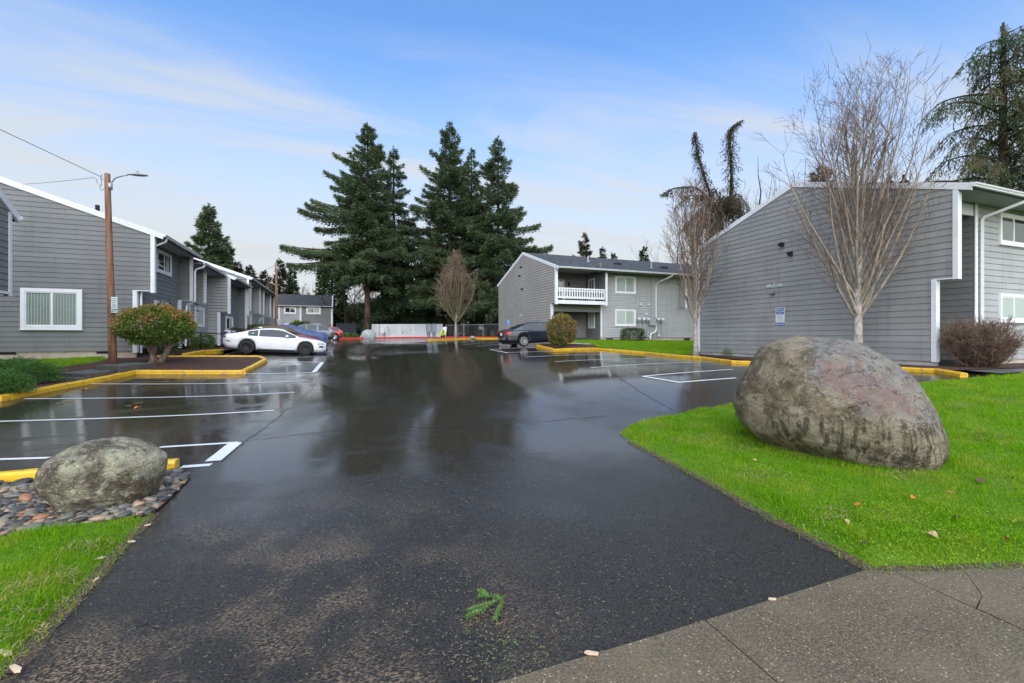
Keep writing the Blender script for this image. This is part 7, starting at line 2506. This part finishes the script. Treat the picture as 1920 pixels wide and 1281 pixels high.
def worker():
    x, y = at(830, 56)
    root = empty('person', (x, y, g(x, y) + .05), -TH + R(20))
    tag(root, 'person in a yellow hi vis jacket crouching over the ground by the red kerb', 'person')
    # crouched, back bent, facing the camera side and to the right; local -y is forward
    J = [(0, .12, .38), (0, .02, .62), (0, -.10, .82), (0, -.20, .96), (0, -.30, 1.03), (0, -.37, 1.08),
         (-.17, -.12, .86), (-.30, -.22, .60), (-.20, -.44, .40), (.17, -.12, .86), (.30, -.24, .60), (.22, -.46, .42),
         (-.11, .12, .36), (-.20, -.30, .44), (-.16, .06, .08), (-.16, -.14, .04), (.11, .12, .36), (.24, -.30, .42), (.20, .06, .08), (.20, -.14, .04)]
    E = [(0, 1), (1, 2), (2, 3), (3, 4), (4, 5), (2, 6), (6, 7), (7, 8), (2, 9), (9, 10), (10, 11), (0, 12), (12, 13), (13, 14), (14, 15), (0, 16), (16, 17), (17, 18), (18, 19)]
    Rr = [.14, .14, .14, .06, .09, .085, .075, .055, .035, .075, .055, .035, .09, .075, .05, .045, .09, .075, .05, .045]
    b = skin_mesh('body', J, E, Rr, 'skin', root)
    jk = skin_mesh('jacket', [J[1], J[2], (0, -.16, .90), J[6], J[7], (-.22, -.40, .43), J[9], J[10], (.24, -.42, .45), (0, .10, .46)], [(0, 1), (1, 2), (1, 3), (3, 4), (4, 5), (1, 6), (6, 7), (7, 8), (0, 9)], [.19, .19, .10, .11, .09, .065, .11, .09, .065, .18], 'hivis', root)
    tr = skin_mesh('trousers', [(0, .12, .37), J[12], J[13], (-.17, .02, .14), J[16], J[17], (.21, .02, .14)], [(0, 1), (1, 2), (2, 3), (0, 4), (4, 5), (5, 6)], [.165, .12, .10, .075, .12, .10, .075], 'denim', root)
    for sd in (-1, 1):
        c = J[15] if sd < 0 else J[19]
        skin_mesh('boot', [(c[0], .10, .06), (c[0], -.02, .05), (c[0], -.18, .04)], [(0, 1), (1, 2)], [.065, .06, .05], 'boot', root)
        h = J[8] if sd < 0 else J[11]
        fj = [h]; fe = []; fr = [.034]
        for k in range(5):
            a = (k - 2) * .016; ln = (.045, .075, .085, .078, .06)[k]
            i = len(fj)
            fj += [(h[0] + a, h[1] - .03, h[2] - .02), (h[0] + a * 1.3, h[1] - .03 - ln * .5, h[2] - .045), (h[0] + a * 1.3, h[1] - .03 - ln * .8, h[2] - .085)]
            fe += [(0, i), (i, i+1), (i+1, i+2)]; fr += [.010, .009, .008]
        skin_mesh('hand', fj, fe, fr, 'skin', root, 1)
    skin_mesh('hood', [(0, -.28, 1.04), (0, -.35, 1.11)], [(0, 1)], [.115, .10], 'hivis', root)
    mb = MB(); mb.lathe([(.05, -.04), (.07, .02), (.05, .06)], 10, 0, Matrix.Translation((0, -.43, 1.04)) @ Matrix.Rotation(R(90), 4, 'X')); mb.build('face', M['skin'], root, True)
    mb = MB(); mb.cbox((-.03, -.49, 1.06), (.018, .01, .012)); mb.cbox((.03, -.49, 1.06), (.018, .01, .012)); mb.cbox((0, -.485, 1.0), (.04, .01, .01)); mb.build('eyes', M['hair'], root)
worker()
def stake(px, d, h, m, label, tilt=0):
    x, y = at(px, d)
    mb = MB(); mb.tube([(0, 0, -.1), (tilt * .5, 0, h * .5), (tilt, 0, h)], .05, 4, sq=True)
    o = mb.build('stake', M[m]); o.location = (x, y, g(x, y) + .1)
    return tag(o, label, 'stake')
stake(711.5, 68.5, 1.95, 'stake_tan', 'thin tan survey stake against the lattice fence')
stake(720, 67.5, .75, 'stake_brown', 'short brown stump post before the lattice fence')
stake(724, 67.5, .7, 'black_metal', 'short dark bar leaning on the brown stump post', -.3)
o = None
x, y = at(715, 68.7)
pp = empty('notice_board', (x, y, g(x, y)), -TH); tag(pp, 'pale paper notice fixed to the lattice fence', 'sign')
mb = MB(); mb.box((-.35, 0, .75), (.42, .02, 1.85)); mb.build('sheet', M['white_paint_old'], pp)
x, y = at(833, 65.5)
bn = empty('leaning_board', (x, y, g(x, y) + .1), -TH); tag(bn, 'pale board leaning at the right end of the lattice fence', 'board')
mb = MB(); mb.extr([(-.3, 0), (.2, 0), (.35, 1.5), (-.25, 1.5)], lambda p, a: (p[0], a + p[1] * .15, p[1]), 0, .03); mb.build('board', M['white_paint_old'], bn)
x, y = at(886, 47.8)
boulder('rock', x, y, g(x, y) + .20, [(-.28,0),(-.15,.14),(.1,.16),(.28,0),(.1,-.15),(-.15,-.15)], .22, 'rock_white', 14, 'small grey stone lying on the yellow kerbed island')
# accessible parking sign on its post in front of the balcony block gable
x, y = at(953, 38)
ac = empty('parking_sign', (x, y, g(x, y)), -TH - R(0)); tag(ac, 'small light blue accessible parking sign by the trunk of the navy sedan', 'sign')
za_, zb_ = zat(609.5, 38) - g(x, y), zat(600, 38) - g(x, y)
mb = MB(); mb.tube([(0, .03, -.1), (0, .03, zb_)], .025, 6); mb.build('post', M['galv'], ac)
mb = MB(); mb.box((-.11, -.002, za_), (.11, .004, zb_)); mb.build('sign_plate', M['sign_lightblue'], ac)
mb = MB(); h = zb_ - za_
mb.lathe([(.035, -.005), (.055, -.005)], 14, 0, Matrix.Translation((-.01, -.006, za_ + h * .55)) @ Matrix.Rotation(R(90), 4, 'X'))
mb.box((-.02, -.008, za_ + h * .60), (.005, -.003, za_ + h * .82)); mb.box((-.02, -.008, za_ + h * .56), (.05, -.003, za_ + h * .60)); mb.lathe([(0, 0), (.02, 0)], 10, 0, Matrix.Translation((-.008, -.008, za_ + h * .88)) @ Matrix.Rotation(R(90), 4, 'X'))
mb.build('wheelchair_symbol', M['sign_white'], ac)

# ---------------------------------------------------------------- litter
def leaf(px, py, s, m, label, seed, off=.08, poly=None):
    r = np.random.RandomState(seed)
    x, y = pix(px, py, off)
    z = (float(hfun(np.array([[x, y]]), LAWN_R, .075, .22, -.012)[0]) + .045) if off > .05 else g(x, y) + .008
    mb = MB()
    prof = [(0, 0), (.18, .30), (.42, .42), (.66, .34), (.85, .16), (1, 0), (.85, -.18), (.62, -.36), (.4, -.40), (.2, -.26)]
    ph = r.uniform(0, 6)
    mb.v = [((u - .5) * s, v * s, .12 * s * math.sin(u * 4 + ph) + abs(v) * s * .35) for u, v in prof] + [(0, 0, .02 * s)]
    for i in range(10): mb.f.append((i, (i + 1) % 10, 10)); mb.m.append(0)
    mb.tube([(-.5 * s, 0, 0), (-.85 * s, .05 * s, .02 * s)], s * .03, 4)
    o = mb.build('leaf', M[m])
    o.location = (x, y, z); o.rotation_euler = (r.normal(0, .35), r.normal(0, .35), r.uniform(0, 6.28))
    return tag(o, label, 'leaf', 'fallen leaves on the right lawn' if off > .05 else None)
leaf(1607, 953, .085, 'leaf_orange', 'brightest orange leaf on the lawn below the big boulder', 1)
leaf(1780, 929, .075, 'leaf_orange', 'orange leaf on the lawn right of the big boulder', 2)
leaf(1838, 907, .10, 'leaf_brown', 'dark curled leaf on the lawn right of the orange one', 3)
leaf(1747, 1012, .10, 'leaf_tan', 'pale tan curled leaf standing in the clover', 4)
leaf(1912, 987, .07, 'leaf_tan', 'pale leaf at the right edge of the lawn', 5)
leaf(1712, 940, .055, 'leaf_orange', 'small rusty leaf between the two orange leaves', 6)
leaf(1588, 987, .06, 'leaf_tan', 'small buff leaf on the lawn near the driveway edge', 7)
leaf(1625, 1024, .075, 'leaf_brown', 'brown leaf on the lawn above the sidewalk corner', 8)
leaf(1888, 1020, .07, 'leaf_orange', 'rust leaf in the clover near the right sidewalk', 9)
leaf(1792, 978, .08, 'leaf_brown', 'long brown leaf lying in the clover patch', 10)
leaf(1415, 868, .06, 'leaf_tan', 'buff leaf on the lawn under the big boulder', 11)
leaf(254, 766, .11, 'leaf_orange', 'orange leaf on the wet asphalt between the left bay lines', 12, .0)
leaf(158, 731, .13, 'leaf_tan', 'tan leaf on the asphalt by the left yellow kerb', 13, .0)
leaf(240, 793, .05, 'leaf_brown', 'small brown leaf on the asphalt of the left bays', 14, .0)
# pale chips along the driveway edge
def chip(px, py, s, label, seed):
    r = np.random.RandomState(seed); x, y = pix(px, py, .01)
    mb = MB(); mb.extr([(-.5*s, -.10*s), (.3*s, -.16*s), (.5*s, 0), (.25*s, .14*s), (-.45*s, .09*s)], lambda p, a: (p[0], p[1], a), 0, .012)
    o = mb.build('wood_chip', M['chip_pale']); o.location = (x, y, g(x, y) + .018); o.rotation_euler = (0, 0, r.uniform(0, 6.28))
    return tag(o, label, 'wood chip')
chip(1109, 1229, .085, 'long pale wood chip on the seam of asphalt and sidewalk', 1)
chip(1448, 1127, .055, 'small pale chip on the sidewalk seam right of centre', 2)
chip(277, 987, .05, 'white chip at the top of the left driveway edge', 3)
chip(247, 1018, .06, 'white chip second down the left driveway edge', 4)
chip(180, 1090, .06, 'white chip third down the left driveway edge', 5)
chip(10, 1228, .12, 'pale splinter on the grass at the lower left corner', 6)
chip(186, 1050, .08, 'thin pale splinter lying in the left grass', 7)
chip(30, 1258, .11, 'tan chip on the dirt at the lower left corner', 8)
chip(1608, 1138 - 55, .04, 'tiny pale chip beside the sidewalk corner', 9) if False else None
# the fir sprig on the driveway
def sprig():
    x, y = pix(912, 1142)
    root = empty('fir_twig', (x, y, g(x, y) + .012), -TH); tag(root, 'fresh green fir twig lying on the wet driveway', 'twig')
    r = np.random.RandomState(5); k = .0047
    stems = [[(30, 18), (22, 10), (10, 14), (-4, 16), (-14, 18)], [(20, 10), (8, 2), (-10, -4), (-26, -8)], [(8, 4), (-6, -10), (-20, -16), (-26, -18)], [(26, 14), (22, -2), (18, -14), (14, -22)], [(2, 14), (-6, 20), (-12, 24)]]
    mb = MB(); Vs = []
    for st in stems:
        P = np.array([(a * k, b * k * 1.55, .012 + .012 * math.sin(i)) for i, (a, b) in enumerate(st)])
        mb.tube(list(P), .0028, 5)
        n = 260
        t = r.uniform(.1, 1, n) * (len(P) - 1); a = np.minimum(t.astype(int), len(P) - 2)
        Q = P[a] + (P[a+1] - P[a]) * (t - a)[:, None]
        T = nrm(P[a+1] - P[a]); S = np.stack([-T[:, 1], T[:, 0], np.zeros(n)], 1)
        D = nrm(T * .55 + S * r.choice([-1, 1], n)[:, None] * .8 + np.stack([np.zeros(n), np.zeros(n), r.normal(.25, .35, n)], 1))
        Vs.append(sprays(Q, D, .026 * r.uniform(.7, 1.2, n), .0046, r))
    mb.build('stem', M['bush_bark'], root)
    quads_obj('needles', Vs, M['twig_green'], root, r)
sprig()
# loose needles
def needles():
    r = np.random.RandomState(9)
    n = 5200
    P = np.stack([r.normal(.6, 1.6, n), r.normal(4.0, 2.2, n)], 1)
    q = np.array(pix(930, 1215)); P[:260] = q + r.normal(0, .22, (260, 2))
    q2 = np.array(pix(1340, 1160)); 
    lat, dep = w2cam(P[:, 0], P[:, 1]); k = (dep > 1.8)
    P = P[k]
    ok = inside(P, ASPH) & ~inside(P, LAWN_R) & ~inside(P, LAWN_L) & ~inside(P, BEDP)
    P = P[ok]; n = len(P)
    th = r.uniform(0, 6.28, n)
    D = np.stack([np.cos(th), np.sin(th), np.zeros(n)], 1); S = np.stack([-np.sin(th), np.cos(th), np.zeros(n)], 1)
    L = (r.uniform(.008, .026, n))[:, None]; W = .0036
    C = np.stack([P[:, 0], P[:, 1], garr(P[:, 0], P[:, 1]) + .017], 1)
    V = np.stack([C - D * L * .5 - S * W * .5, C + D * L * .5 - S * W * .5, C + D * L * .5 + S * W * .5, C - D * L * .5 + S * W * .5], 1)
    a = np.clip(r.normal(.5, .3, n), 0, 1)
    bigmesh('fallen_needles', V.reshape(-1, 3), np.arange(4 * n).reshape(-1, 4), M['needle_fleck'], attr=np.repeat(a, 4), stuff=True)
needles()
# dead thatch and bits along the cut edges of the lawn
def edge_debris():
    r = np.random.RandomState(21)
    out_ = []
    for poly, i0, i1 in ((LAWN_R, 9, 22), (LAWN_L, 0, 8)):
        pts = resample(poly[i0:i1], .02, False)
        for p in pts:
            for j in range(5):
                out_.append((p[0] + r.normal(0, .035), p[1] + r.normal(0, .035)))
    P = np.array(out_); n = len(P)
    th = r.uniform(0, 6.28, n)
    D = np.stack([np.cos(th), np.sin(th), r.normal(0, .15, n)], 1); S = np.stack([-np.sin(th), np.cos(th), np.zeros(n)], 1)
    L = r.uniform(.01, .035, n)[:, None]; W = r.uniform(.002, .006, n)[:, None]
    C = np.stack([P[:, 0], P[:, 1], garr(P[:, 0], P[:, 1]) + .016 + np.abs(r.normal(0, .006, n))], 1)
    V = np.stack([C - D * L * .5 - S * W * .5, C + D * L * .5 - S * W * .5, C + D * L * .5 + S * W * .5, C - D * L * .5 + S * W * .5], 1)
    bigmesh('edge_debris', V.reshape(-1, 3), np.arange(4 * n).reshape(-1, 4), M['needle_fleck'], attr=np.repeat(np.clip(r.normal(.3, .3, n), 0, 1), 4), stuff=True)
edge_debris()
